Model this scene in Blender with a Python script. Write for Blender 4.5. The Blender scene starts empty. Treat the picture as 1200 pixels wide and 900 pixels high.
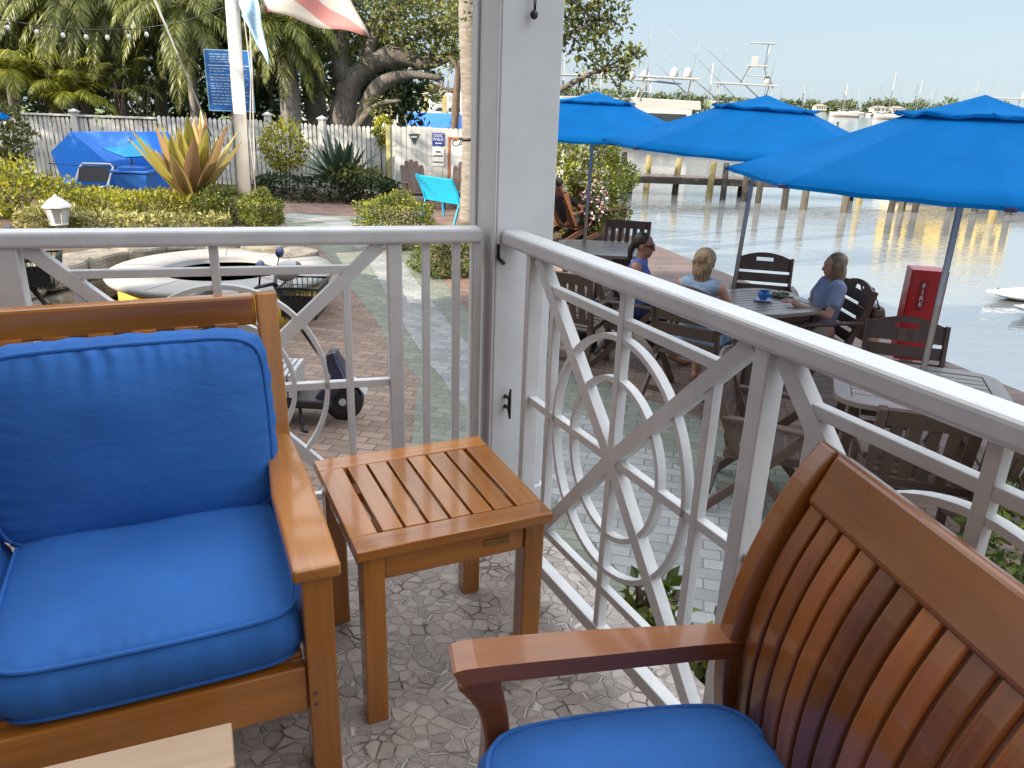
import bpy, math, random
import numpy as np
from mathutils import Vector, Matrix
random.seed(7)
RNG = np.random.default_rng(7)
PI = math.pi
sc = bpy.context.scene
COL = sc.collection
rad = math.radians
H_EYE = 1.45
G = -0.95          # patio level (the porch floor is z = 0)
T = G + 0.74       # patio table tops
WATER = -1.75

# ------------------------------------------------------------------ camera
FPX = 909.0
_p, _r = rad(20.34), rad(2.0)
_f = Vector((0, math.cos(_p), -math.sin(_p))); _u = Vector((0, math.sin(_p), math.cos(_p))); _x = Vector((1, 0, 0))
CX = math.cos(_r)*_x + math.sin(_r)*_u
CU = -math.sin(_r)*_x + math.cos(_r)*_u
CAMP = Vector((0, 0, H_EYE))
cd = bpy.data.cameras.new('camera'); cam = bpy.data.objects.new('camera', cd); COL.objects.link(cam)
cd.sensor_width = 36; cd.lens = 36*FPX/1200; cd.clip_end = 6000; cd.clip_start = 0.02
cam.matrix_world = Matrix(((CX.x, CU.x, -_f.x, 0), (CX.y, CU.y, -_f.y, 0), (CX.z, CU.z, -_f.z, H_EYE), (0, 0, 0, 1)))
sc.camera = cam
def ray(px, py): return CX*((px-600)/FPX) + CU*((450-py)/FPX) + _f
def P(px, py, z):
    d = ray(px, py); return CAMP + d*((z-H_EYE)/d.z)
def A(px, py, Y):
    d = ray(px, py); return CAMP + d*(Y/d.y)
def VP(px, py, p0, u):
    n = Vector((u[1], -u[0], 0)); d = ray(px, py)
    return CAMP + d*((Vector((p0[0], p0[1], 0))-Vector((0, 0, 0))).dot(n)/d.dot(n))

# ------------------------------------------------------------------ mesh builder
def frame_of(d, up=None):
    d = d.normalized()
    up = Vector(up) if up is not None else (Vector((0, 0, 1)) if abs(d.z) < .95 else Vector((0, 1, 0)))
    s = d.cross(up).normalized(); return s, s.cross(d).normalized()
class MB:
    def __init__(s): s.v = []; s.f = []; s.uv = []; s.sm = []
    def quad_uv(s, idx, uvs=None, smooth=False):
        s.f.append(tuple(idx)); s.uv.append(uvs or [(0, 0)]*len(idx)); s.sm.append(smooth)
    def add(s, verts, faces, smooth=False, uvs=None):
        b = len(s.v); s.v += [tuple(v) for v in verts]
        for k, f in enumerate(faces): s.quad_uv([i+b for i in f], uvs[k] if uvs else None, smooth)
    def bar(s, p0, p1, w, h, up=None, w1=None, h1=None):
        """a board from p0 to p1, w wide (sideways) and h high (along up); the grain runs along it"""
        p0 = Vector(p0); p1 = Vector(p1); d = p1-p0; L = d.length
        if L < 1e-6: return
        sx, sy = frame_of(d, up)
        w1 = w if w1 is None else w1; h1 = h if h1 is None else h1
        vs = []
        for p, ww, hh in ((p0, w, h), (p1, w1, h1)):
            for a, b in ((-1, -1), (1, -1), (1, 1), (-1, 1)): vs.append(p + sx*(a*ww/2) + sy*(b*hh/2))
        ou, ov = random.random()*40, random.random()*40
        fs = [(0, 3, 2, 1), (4, 5, 6, 7), (0, 1, 5, 4), (1, 2, 6, 5), (2, 3, 7, 6), (3, 0, 4, 7)]
        uv = [[(ou, ov), (ou, ov+h), (ou+w, ov+h), (ou+w, ov)], [(ou, ov), (ou+w, ov), (ou+w, ov+h), (ou, ov+h)]]
        acc = 0
        for e in (w, h, w, h):
            uv.append([(ou, ov+acc), (ou, ov+acc+e), (ou+L, ov+acc+e), (ou+L, ov+acc)]); acc += e + .31
        s.add(vs, fs, False, uv)
    def box(s, c, size, rz=0, grain=0):
        c = Vector(c); hx, hy, hz = [q/2 for q in size]; m = Matrix.Rotation(rz, 3, 'Z')
        ax = m @ Vector((1, 0, 0)); ay = m @ Vector((0, 1, 0)); az = Vector((0, 0, 1))
        if grain == 0: s.bar(c-ax*hx, c+ax*hx, size[1], size[2], az)
        elif grain == 1: s.bar(c-ay*hy, c+ay*hy, size[0], size[2], az)
        else: s.bar(c-az*hz, c+az*hz, size[0], size[1], ay)
    def path(s, pts, w, h, up=None, close=False, fine=0):
        """a board of w x h swept along pts with mitred corners; fine: extra points per span for a fair curve"""
        pts = [Vector(p) for p in pts]
        if fine:
            q = []; ww = []; hh = []; n0 = len(pts); W_ = w if isinstance(w, (list, tuple)) else [w]*n0; H_ = h if isinstance(h, (list, tuple)) else [h]*n0
            for i in range(n0-1):
                p0, p1, p2, p3 = pts[max(i-1, 0)], pts[i], pts[i+1], pts[min(i+2, n0-1)]
                for k in range(fine):
                    f = k/fine; q.append(.5*((2*p1)+(p2-p0)*f+(2*p0-5*p1+4*p2-p3)*f*f+(3*p1-p0-3*p2+p3)*f**3)); ww.append(W_[i]*(1-f)+W_[i+1]*f); hh.append(H_[i]*(1-f)+H_[i+1]*f)
            q.append(pts[-1]); ww.append(W_[-1]); hh.append(H_[-1]); pts, w, h = q, ww, hh
        n = len(pts); rings = []; acc = [0]
        for i in range(1, n): acc.append(acc[-1]+(pts[i]-pts[i-1]).length)
        for i in range(n):
            a = pts[i]-pts[i-1] if i or close else pts[1]-pts[0]
            b = pts[(i+1) % n]-pts[i] if i < n-1 or close else pts[-1]-pts[-2]
            d = (a.normalized()+b.normalized()); sx, sy = frame_of(d, up)
            wi = w[i] if isinstance(w, (list, tuple)) else w; hi = h[i] if isinstance(h, (list, tuple)) else h
            rings.append([pts[i]+sx*(q*wi/2)+sy*(r*hi/2) for q, r in ((-1, -1), (1, -1), (1, 1), (-1, 1))])
        base = len(s.v); ou, ov = random.random()*40, random.random()*40
        for r in rings: s.v += [tuple(q) for q in r]
        for i in range(n if close else n-1):
            j = (i+1) % n
            for k in range(4):
                l = (k+1) % 4; u0, u1 = acc[i], acc[j] if j else acc[i]+.1
                s.quad_uv((base+4*i+k, base+4*i+l, base+4*j+l, base+4*j+k), [(ou+u0, ov+k*.3), (ou+u0, ov+k*.3+.05), (ou+u1, ov+k*.3+.05), (ou+u1, ov+k*.3)])
        if not close:
            s.quad_uv((base+3, base+2, base+1, base)); e = base+4*(n-1); s.quad_uv((e, e+1, e+2, e+3))
    def tube(s, pts, r, n=8, smooth=True, cap=True, close=False):
        pts = [Vector(p) for p in pts]; m = len(pts); base = len(s.v); ref = None
        for i in range(m):
            if close: d = pts[(i+1) % m]-pts[i-1]
            else: d = pts[min(i+1, m-1)]-pts[max(i-1, 0)]
            d = d.normalized() if d.length > 1e-9 else Vector((0, 0, 1))
            if ref is None: sx, sy = frame_of(d)
            else:
                sx = (ref - d*ref.dot(d)); sx = sx.normalized() if sx.length > 1e-6 else frame_of(d)[0]; sy = d.cross(sx)
            ref = sx; rr = r[i] if isinstance(r, (list, tuple)) else r
            for k in range(n):
                a = 2*PI*k/n; s.v.append(tuple(pts[i]+sx*(rr*math.cos(a))+sy*(rr*math.sin(a))))
        acc = 0
        for i in range(m if close else m-1):
            j = (i+1) % m; L = (pts[j]-pts[i]).length
            for k in range(n):
                l = (k+1) % n
                s.quad_uv((base+i*n+k, base+i*n+l, base+j*n+l, base+j*n+k), [(acc, k/n), (acc, (k+1)/n), (acc+L, (k+1)/n), (acc+L, k/n)], smooth)
            acc += L
        if cap and not close:
            s.quad_uv(tuple(base+k for k in range(n))[::-1]); s.quad_uv(tuple(base+(m-1)*n+k for k in range(n)))
    def lathe(s, prof, n=24, c=(0, 0, 0), smooth=True):
        base = len(s.v); m = len(prof)
        for r, z in prof:
            for k in range(n):
                a = 2*PI*k/n; s.v.append((c[0]+r*math.cos(a), c[1]+r*math.sin(a), c[2]+z))
        for i in range(m-1):
            for k in range(n):
                l = (k+1) % n; s.quad_uv((base+i*n+k, base+i*n+l, base+(i+1)*n+l, base+(i+1)*n+k), None, smooth)
        if prof[0][0] > 1e-4: s.quad_uv(tuple(base+k for k in range(n))[::-1])
        if prof[-1][0] > 1e-4: s.quad_uv(tuple(base+(m-1)*n+k for k in range(n)))
    def prism(s, poly, z0, z1, holes=None):
        n = len(poly); b = len(s.v)
        for z in (z0, z1): s.v += [(p[0], p[1], z) for p in poly]
        ar = sum(poly[i][0]*poly[(i+1) % n][1]-poly[(i+1) % n][0]*poly[i][1] for i in range(n))
        fl = ar < 0
        for i in range(n):
            j = (i+1) % n; q = (b+i, b+j, b+n+j, b+n+i); s.quad_uv(q[::-1] if fl else q)
        t = tuple(range(b+n, b+2*n)); o = tuple(range(b, b+n))
        s.quad_uv(t[::-1] if fl else t, [(poly[i-b-n][0], poly[i-b-n][1]) for i in (t[::-1] if fl else t)]); s.quad_uv(o if fl else o[::-1])
    def ellipsoid(s, c, r, n=16, m=10, rot=None):
        b = len(s.v); c = Vector(c); rot = rot or Matrix.Identity(3)
        s.v.append(tuple(c+rot @ Vector((0, 0, -r[2]))))
        for i in range(1, m):
            t = PI*i/m-PI/2
            for k in range(n):
                a = 2*PI*k/n; s.v.append(tuple(c+rot @ Vector((r[0]*math.cos(t)*math.cos(a), r[1]*math.cos(t)*math.sin(a), r[2]*math.sin(t)))))
        s.v.append(tuple(c+rot @ Vector((0, 0, r[2])))); last = len(s.v)-1
        for k in range(n):
            l = (k+1) % n
            s.quad_uv((b, b+1+l, b+1+k), None, True); s.quad_uv((last, b+1+(m-2)*n+k, b+1+(m-2)*n+l), None, True)
            for i in range(m-2): s.quad_uv((b+1+i*n+k, b+1+i*n+l, b+1+(i+1)*n+l, b+1+(i+1)*n+k), None, True)
    def capsule(s, p0, p1, r0, r1, n=12):
        p0 = Vector(p0); p1 = Vector(p1); d = (p1-p0); L = d.length; d = d.normalized() if L > 1e-6 else Vector((0, 0, 1))
        pts = []; rr = []
        for a in (-80, -55, -25, 0): pts.append(p0+d*(r0*math.sin(rad(a)))); rr.append(r0*math.cos(rad(a)))
        for a in (0, 25, 55, 80): pts.append(p1+d*(r1*math.sin(rad(a)))); rr.append(r1*math.cos(rad(a)))
        s.tube(pts, rr, n)
    def mesh(s, name):
        me = bpy.data.meshes.new(name); me.from_pydata(s.v, [], s.f)
        if s.sm: me.polygons.foreach_set('use_smooth', s.sm)
        uvl = me.uv_layers.new(name='UVMap'); flat = [c for u in s.uv for p in u for c in p]
        uvl.data.foreach_set('uv', flat); me.update(); return me
    def build(s, name, m=None, parent=None, world=False, bevel=0, seg=2):
        me = s.mesh(name); return link(name, me, m, parent, world, bevel, seg)
def link(name, me, m=None, parent=None, world=False, bevel=0, seg=2):
    o = bpy.data.objects.new(name, me); COL.objects.link(o)
    if m is not None: me.materials.append(m)
    if parent is not None:
        o.parent = parent
        if world:
            q = parent
            M = Matrix.Identity(4)
            while q is not None: M = q.matrix_basis @ M; q = q.parent
            me.transform(M.inverted())
    if bevel:
        b = o.modifiers.new('bevel', 'BEVEL'); b.width = bevel; b.segments = seg; b.limit_method = 'ANGLE'; b.angle_limit = rad(40); b.harden_normals = False
    return o
def tag(o, label=None, cat=None, group=None, kind=None):
    if label: o['label'] = label
    if cat: o['category'] = cat
    if group: o['group'] = group
    if kind: o['kind'] = kind
    return o
def thing(name, label, cat, loc=(0, 0, 0), rz=0, group=None):
    o = bpy.data.objects.new(name, None); COL.objects.link(o); o.empty_display_size = .1
    o.location = Vector(loc); o.rotation_euler = (0, 0, rz); return tag(o, label, cat, group)
def kids(o): return [c for c in bpy.data.objects if c.parent == o]
_kid_cache = {}
def copy_tree(o, parent=None, label=None, group=None, loc=None, rz=None):
    c = o.copy(); COL.objects.link(c)
    if parent is not None: c.parent = parent
    if label: c['label'] = label
    if group: c['group'] = group
    if loc is not None: c.location = Vector(loc)
    if rz is not None: c.rotation_euler = (0, 0, rz)
    if o.name not in _kid_cache: _kid_cache[o.name] = kids(o)
    for k in _kid_cache[o.name]: copy_tree(k, c)
    return c
def remesh(mb, voxel, smooth=4, fac=.5):
    me = mb.mesh('tmp'); o = bpy.data.objects.new('tmp', me); COL.objects.link(o)
    r = o.modifiers.new('r', 'REMESH'); r.mode = 'VOXEL'; r.voxel_size = voxel
    if smooth: q = o.modifiers.new('s', 'SMOOTH'); q.factor = fac; q.iterations = smooth
    dg = bpy.context.evaluated_depsgraph_get(); dg.update()
    out = bpy.data.meshes.new_from_object(o.evaluated_get(dg))
    bpy.data.objects.remove(o); bpy.data.meshes.remove(me)
    out.polygons.foreach_set('use_smooth', [True]*len(out.polygons)); out.materials.clear(); return out

# ------------------------------------------------------------------ materials
def nt(name):
    m = bpy.data.materials.new(name); m.use_nodes = True; t = m.node_tree
    return m, t, t.nodes['Principled BSDF']
def N(t, typ, **kw):
    n = t.nodes.new(typ)
    for k, v in kw.items():
        if k[0] == '_': n.inputs[k[1:].replace('_', ' ')].default_value = v
        else: setattr(n, k, v)
    return n
def L(t, a, b): t.links.new(a, b)
def ramp(t, fac, stops):
    r = N(t, 'ShaderNodeValToRGB'); e = r.color_ramp.elements
    while len(e) < len(stops): e.new(.5)
    for k, (p, c) in enumerate(stops): e[k].position = p; e[k].color = (*c, 1) if len(c) == 3 else c
    L(t, fac, r.inputs['Fac']); return r.outputs['Color']
def bump(t, b, h, strength, dist=.01):
    n = N(t, 'ShaderNodeBump'); n.inputs['Strength'].default_value = strength; n.inputs['Distance'].default_value = dist
    L(t, h, n.inputs['Height']); L(t, n.outputs['Normal'], b.inputs['Normal'])
def noise(t, vec, scale, detail=3, rough=.55):
    n = N(t, 'ShaderNodeTexNoise'); n.inputs['Scale'].default_value = scale; n.inputs['Detail'].default_value = detail; n.inputs['Roughness'].default_value = rough
    if vec is not None: L(t, vec, n.inputs['Vector'])
    return n.outputs['Fac']
def mapping(t, vec, scale=(1, 1, 1), rot=(0, 0, 0), loc=(0, 0, 0)):
    n = N(t, 'ShaderNodeMapping'); n.inputs['Scale'].default_value = scale; n.inputs['Rotation'].default_value = rot; n.inputs['Location'].default_value = loc
    L(t, vec, n.inputs['Vector']); return n.outputs['Vector']
def objco(t): return N(t, 'ShaderNodeTexCoord').outputs['Object']
def wpos(t): return N(t, 'ShaderNodeNewGeometry').outputs['Position']
def mul(c, k): return tuple(min(1, x*k) for x in c)
def paint(name, c, rough=.5, var=.12, scale=9, bmp=.05, metal=0, coat=0, bscale=60):
    """a plain coloured surface with blotchy wear"""
    m, t, b = nt(name); v = objco(t)
    L(t, ramp(t, noise(t, v, scale, 5, .6), [(.3, mul(c, 1-var)), (.7, mul(c, 1+var))]), b.inputs['Base Color'])
    b.inputs['Roughness'].default_value = rough; b.inputs['Metallic'].default_value = metal; b.inputs['Coat Weight'].default_value = coat
    if bmp: bump(t, b, noise(t, v, bscale, 3), bmp, .004)
    return m
def wood(name, dark, light, rough=.3, coat=.5, wear=0):
    m, t, b = nt(name); uv = N(t, 'ShaderNodeUVMap').outputs['UV']
    g = noise(t, mapping(t, uv, (2.2, 60, 1)), 1.0, 5, .65)
    lo = noise(t, mapping(t, uv, (1.1, 7, 1)), 1.0, 3, .5)
    mx = N(t, 'ShaderNodeMath', operation='MULTIPLY_ADD'); L(t, lo, mx.inputs[0]); mx.inputs[1].default_value = .75; 
    ml = N(t, 'ShaderNodeMath', operation='MULTIPLY'); L(t, g, ml.inputs[0]); ml.inputs[1].default_value = .42; L(t, ml.outputs[0], mx.inputs[2])
    col = ramp(t, mx.outputs[0], [(.38, dark), (.58, tuple((a+c)/2 for a, c in zip(dark, light))), (.78, light)])
    hv = N(t, 'ShaderNodeHueSaturation'); rnd = N(t, 'ShaderNodeNewGeometry').outputs['Random Per Island']
    mr = N(t, 'ShaderNodeMapRange'); L(t, rnd, mr.inputs[0]); mr.inputs[3].default_value = .72; mr.inputs[4].default_value = 1.25
    L(t, mr.outputs[0], hv.inputs['Value']); L(t, col, hv.inputs['Color']); L(t, hv.outputs['Color'], b.inputs['Base Color'])
    b.inputs['Coat Weight'].default_value = coat; b.inputs['Coat Roughness'].default_value = .08
    rr = N(t, 'ShaderNodeMapRange'); L(t, noise(t, objco(t), 14, 4), rr.inputs[0]); rr.inputs[3].default_value = rough*.7; rr.inputs[4].default_value = rough*1.4
    L(t, rr.outputs[0], b.inputs['Roughness']); bump(t, b, g, .16, .002)
    return m
def fabric(name, c, fine=900, sheen=.25, rough=.85, folds=False):
    m, t, b = nt(name); v = objco(t)
    L(t, ramp(t, noise(t, v, 4.5, 5, .6), [(.3, mul(c, .84)), (.7, mul(c, 1.14))]), b.inputs['Base Color'])
    b.inputs['Roughness'].default_value = rough; b.inputs['Sheen Weight'].default_value = sheen; b.inputs['Sheen Roughness'].default_value = .5
    b.inputs['Sheen Tint'].default_value = (*mul(c, 2.2), 1)
    if folds:
        ad = N(t, 'ShaderNodeMath', operation='MULTIPLY_ADD'); L(t, noise(t, mapping(t, v, (1, 1, .5)), 22, 3), ad.inputs[0]); ad.inputs[1].default_value = 1.0; L(t, noise(t, v, fine, 1), ad.inputs[2]); bump(t, b, ad.outputs[0], .4, .012)
    else:
        cr = N(t, 'ShaderNodeTexNoise'); cr.inputs['Scale'].default_value = 7; cr.inputs['Detail'].default_value = 5; cr.inputs['Roughness'].default_value = .62; cr.inputs['Distortion'].default_value = 1.2; L(t, mapping(t, v, (1, 2.2, 1)), cr.inputs['Vector'])
        ad = N(t, 'ShaderNodeMath', operation='MULTIPLY_ADD'); L(t, noise(t, v, fine, 1), ad.inputs[0]); ad.inputs[1].default_value = .05; L(t, cr.outputs['Fac'], ad.inputs[2]); bump(t, b, ad.outputs[0], .30, .016)
    return m
def leafmat(name, dark, light, trans=.35, rough=.5, lo=None):
    m, t, b = nt(name)
    rnd = N(t, 'ShaderNodeNewGeometry').outputs['Random Per Island']
    col = ramp(t, rnd, [(0, dark), (.55, tuple((a+c)/2 for a, c in zip(dark, light))), (1, light)])
    big = noise(t, wpos(t), 1.7, 2)
    hv = N(t, 'ShaderNodeHueSaturation'); mr = N(t, 'ShaderNodeMapRange'); L(t, big, mr.inputs[0]); mr.inputs[1].default_value = .3; mr.inputs[2].default_value = .7; mr.inputs[3].default_value = .7; mr.inputs[4].default_value = 1.25
    L(t, mr.outputs[0], hv.inputs['Value']); L(t, col, hv.inputs['Color'])
    L(t, hv.outputs['Color'], b.inputs['Base Color']); b.inputs['Roughness'].default_value = rough
    tr = N(t, 'ShaderNodeBsdfTranslucent'); L(t, hv.outputs['Color'], tr.inputs['Color'])
    mx = N(t, 'ShaderNodeMixShader'); mx.inputs[0].default_value = trans
    L(t, b.outputs[0], mx.inputs[1]); L(t, tr.outputs[0], mx.inputs[2]); L(t, mx.outputs[0], t.nodes['Material Output'].inputs['Surface'])
    return m
def bark(name, a, c, stretch=(6, 6, 1.2), rough=.9):
    m, t, b = nt(name); n = noise(t, mapping(t, wpos(t), stretch), 3, 6, .65)
    L(t, ramp(t, n, [(.3, a), (.7, c)]), b.inputs['Base Color']); b.inputs['Roughness'].default_value = rough; bump(t, b, n, .6, .03); return m
def pavers(name, cols, mortar, rot, bw=.2, rh=.1, ms=.012, wet=.0):
    m, t, b = nt(name); v = mapping(t, wpos(t), (1, 1, 1), (0, 0, rot))
    br = N(t, 'ShaderNodeTexBrick'); L(t, v, br.inputs['Vector']); br.inputs['Scale'].default_value = 1
    br.inputs['Brick Width'].default_value = bw; br.inputs['Row Height'].default_value = rh; br.inputs['Mortar Size'].default_value = ms*.5; br.inputs['Mortar Smooth'].default_value = .3
    br.inputs['Color1'].default_value = (0, 0, 0, 1); br.inputs['Color2'].default_value = (1, 1, 1, 1); br.inputs['Mortar'].default_value = (.5, .5, .5, 1); br.inputs['Bias'].default_value = 0
    c1 = ramp(t, br.outputs['Color'], cols)
    st = noise(t, wpos(t), 1.3, 6, .65); hv = N(t, 'ShaderNodeHueSaturation'); mr = N(t, 'ShaderNodeMapRange'); L(t, st, mr.inputs[0]); mr.inputs[1].default_value = .3; mr.inputs[2].default_value = .7; mr.inputs[3].default_value = .78; mr.inputs[4].default_value = 1.15
    L(t, mr.outputs[0], hv.inputs['Value']); L(t, c1, hv.inputs['Color'])
    sp = noise(t, wpos(t), 85, 2); mx0 = N(t, 'ShaderNodeMix', data_type='RGBA', blend_type='MULTIPLY'); mx0.inputs[0].default_value = .6
    L(t, hv.outputs['Color'], mx0.inputs[6]); L(t, ramp(t, sp, [(.3, (.62, .62, .6)), (.6, (1, 1, 1))]), mx0.inputs[7])
    mx = N(t, 'ShaderNodeMix', data_type='RGBA'); L(t, br.outputs['Fac'], mx.inputs[0]); L(t, mx0.outputs[2], mx.inputs[6]); mx.inputs[7].default_value = (*mortar, 1)
    L(t, mx.outputs[2], b.inputs['Base Color']); b.inputs['Roughness'].default_value = .8
    iv = N(t, 'ShaderNodeMath', operation='MULTIPLY_ADD'); L(t, br.outputs['Fac'], iv.inputs[0]); iv.inputs[1].default_value = -1; L(t, noise(t, wpos(t), 40, 4), iv.inputs[2])
    bump(t, b, iv.outputs[0], .35, .006); return m
M = {}
M['teak'] = wood('varnished_teak', (.25, .075, .009), (.57, .222, .034), .22, .6)
M['teak_red'] = wood('reddish_teak', (.15, .042, .008), (.37, .12, .02), .30, .5)
M['dark_wood'] = wood('brown_outdoor_boards', (.075, .045, .034), (.135, .082, .062), .5, .1)
M['rust_wood'] = wood('rusty_brown_boards', (.13, .05, .025), (.2, .085, .045), .55, .1)
M['table_top'] = wood('weathered_table_boards', (.20, .155, .135), (.31, .25, .225), .35, .25)
M['blue'] = fabric('blue_cushion_canvas', (.018, .115, .385), sheen=.35)
M['umb'] = None
M['white'] = paint('white_gloss_paint', (.60, .605, .61), .36, .10, 7, .12, 0, .12, 45)
M['post_white'] = paint('white_post_paint', (.60, .615, .63), .4, .07, 4, .12, 0, .1, 30)
M['fence_white'] = paint('weathered_white_boards', (.52, .53, .525), .7, .22, 3, .2)
M['steel'] = paint('brushed_steel', (.5, .5, .5), .3, .1, 8, 0, 1)
M['pole'] = paint('grey_aluminium_pole', (.82, .79, .74), .45, .06, 6, 0, 0)
M['brass'] = paint('aged_brass', (.24, .13, .035), .4, .2, 40, .1, .3)
M['black'] = paint('black_plastic', (.014, .014, .015), .45, .1, 20, .05)
M['black_metal'] = paint('dark_metal', (.03, .03, .032), .4, .15, 20, .05, .7)
M['gelcoat'] = paint('white_gelcoat', (.33, .33, .32), .35, .07, .6, 0, 0, .3)
M['glass_dark'] = paint('tinted_window', (.02, .025, .03), .08, .1, 2, 0)
M['navy'] = paint('navy_plastic', (.02, .03, .12), .3, .1, 15, .03, 0, .3)
M['silver'] = paint('silver_plastic', (.55, .56, .58), .3, .06, 15, .02, .3)
M['concrete'] = paint('pale_concrete', (.5, .49, .46), .8, .18, 4, .3)
def canopy_mat():
    m, t, b = nt('blue_canopy_canvas'); v = objco(t); c = (.003, .155, .46)
    L(t, ramp(t, noise(t, v, 2.2, 4), [(.3, mul(c, .9)), (.7, mul(c, 1.08))]), b.inputs['Base Color'])
    b.inputs['Roughness'].default_value = .8
    b.inputs['Specular IOR Level'].default_value = .04; bump(t, b, noise(t, mapping(t, v, (1, 1, .4)), 5, 4), .22, .03)
    tr = N(t, 'ShaderNodeBsdfTranslucent'); tr.inputs['Color'].default_value = (.008, .16, .5, 1)
    mx = N(t, 'ShaderNodeMixShader'); mx.inputs[0].default_value = .22
    L(t, b.outputs[0], mx.inputs[1]); L(t, tr.outputs[0], mx.inputs[2]); L(t, mx.outputs[0], t.nodes['Material Output'].inputs['Surface']); return m
M['umb'] = canopy_mat()
def flag_mat():
    m, t, b = nt('faded_flag_cloth'); uv = N(t, 'ShaderNodeUVMap').outputs['UV']
    wv = N(t, 'ShaderNodeTexWave'); wv.inputs['Scale'].default_value = .42; wv.inputs['Distortion'].default_value = .6; wv.inputs['Phase Offset'].default_value = 2.2; L(t, mapping(t, uv, (1, 1, 1), (0, 0, .6)), wv.inputs['Vector'])
    col = ramp(t, wv.outputs['Fac'], [(.60, (.74, .71, .68)), (.66, (.68, .36, .36))])
    L(t, col, b.inputs['Base Color']); b.inputs['Roughness'].default_value = .9
    tr = N(t, 'ShaderNodeBsdfTranslucent'); L(t, col, tr.inputs['Color'])
    mx = N(t, 'ShaderNodeMixShader'); mx.inputs[0].default_value = .5
    L(t, b.outputs[0], mx.inputs[1]); L(t, tr.outputs[0], mx.inputs[2]); L(t, mx.outputs[0], t.nodes['Material Output'].inputs['Surface']); return m
M['flag'] = flag_mat()
def flagstone():
    m, t, b = nt('crazy_paving'); v0 = wpos(t)
    w = N(t, 'ShaderNodeTexNoise'); w.inputs['Scale'].default_value = 7; L(t, v0, w.inputs['Vector'])
    va = N(t, 'ShaderNodeVectorMath', operation='MULTIPLY_ADD'); L(t, w.outputs['Color'], va.inputs[0]); va.inputs[1].default_value = (.035, .035, 0); L(t, v0, va.inputs[2])
    v = mapping(t, va.outputs[0], (1, 1.25, 0), (0, 0, .5))
    e = N(t, 'ShaderNodeTexVoronoi', feature='DISTANCE_TO_EDGE'); e.inputs['Scale'].default_value = 24; e.inputs['Randomness'].default_value = 1; L(t, v, e.inputs['Vector'])
    c = N(t, 'ShaderNodeTexVoronoi', feature='F1'); c.inputs['Scale'].default_value = 24; c.inputs['Randomness'].default_value = 1; L(t, v, c.inputs['Vector'])
    sep = N(t, 'ShaderNodeSeparateColor'); L(t, c.outputs['Color'], sep.inputs[0])
    st = ramp(t, sep.outputs[0], [(0, (.32, .275, .25)), (.35, (.39, .335, .30)), (.7, (.45, .385, .345)), (1, (.52, .45, .40))])
    sp = noise(t, v0, 60, 4); mx0 = N(t, 'ShaderNodeMix', data_type='RGBA', blend_type='MULTIPLY'); mx0.inputs[0].default_value = .45
    L(t, st, mx0.inputs[6]); L(t, ramp(t, sp, [(.3, (.6, .6, .6)), (.65, (1, 1, 1))]), mx0.inputs[7])
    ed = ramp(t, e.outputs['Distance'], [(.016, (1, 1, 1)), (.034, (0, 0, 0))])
    rim = ramp(t, e.outputs['Distance'], [(.03, (.42, .4, .4)), (.10, (1, 1, 1))])  # dark shadow line along the joints, painted into the stone colour
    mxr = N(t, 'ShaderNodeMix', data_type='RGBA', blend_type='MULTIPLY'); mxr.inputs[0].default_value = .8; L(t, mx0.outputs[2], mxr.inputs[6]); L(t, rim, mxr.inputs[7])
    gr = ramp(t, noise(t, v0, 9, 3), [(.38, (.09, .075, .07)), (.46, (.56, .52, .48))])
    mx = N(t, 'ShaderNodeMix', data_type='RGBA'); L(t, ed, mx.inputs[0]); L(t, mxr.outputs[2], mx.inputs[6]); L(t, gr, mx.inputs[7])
    L(t, mx.outputs[2], b.inputs['Base Color']); b.inputs['Roughness'].default_value = .6
    ht = N(t, 'ShaderNodeMapRange'); L(t, e.outputs['Distance'], ht.inputs[0]); ht.inputs[1].default_value = 0; ht.inputs[2].default_value = .08
    ad = N(t, 'ShaderNodeMath', operation='MULTIPLY_ADD'); L(t, noise(t, v0, 35, 4), ad.inputs[0]); ad.inputs[1].default_value = .5; L(t, ht.outputs[0], ad.inputs[2])
    bump(t, b, ad.outputs[0], .6, .006); return m
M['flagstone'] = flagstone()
PROT = rad(12)
M['pav_tan'] = pavers('tan_brick_pavers', [(0, (0.1731, 0.1218, 0.0964)), (0.5, (0.2256, 0.1573, 0.1218)), (1, (0.278, 0.1928, 0.1522))], (.07, .06, .055), PROT)
M['pav_green'] = pavers('pale_green_pavers', [(0, (0.148, 0.164, 0.132)), (0.5, (0.18, 0.196, 0.16)), (1, (0.208, 0.224, 0.18))], (.09, .1, .09), PROT)
M['pav_white'] = pavers('pale_blue_pavers', [(0, (0.2064, 0.215, 0.215)), (0.5, (0.258, 0.2666, 0.2666)), (1, (0.3096, 0.3139, 0.3096))], (.13, .14, .15), PROT)
M['pav_pink'] = pavers('pink_brick_pavers', [(0, (0.1806, 0.1118, 0.086)), (0.5, (0.2322, 0.1419, 0.1118)), (1, (0.2752, 0.172, 0.1333))], (.09, .07, .06), PROT)
M['deck'] = pavers('mauve_deck_boards', [(0, (0.1035, 0.072, 0.0684)), (0.5, (0.1215, 0.0855, 0.081)), (1, (0.144, 0.1035, 0.0972))], (.03, .025, .025), rad(-9), 4.0, .145, .014)
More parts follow.
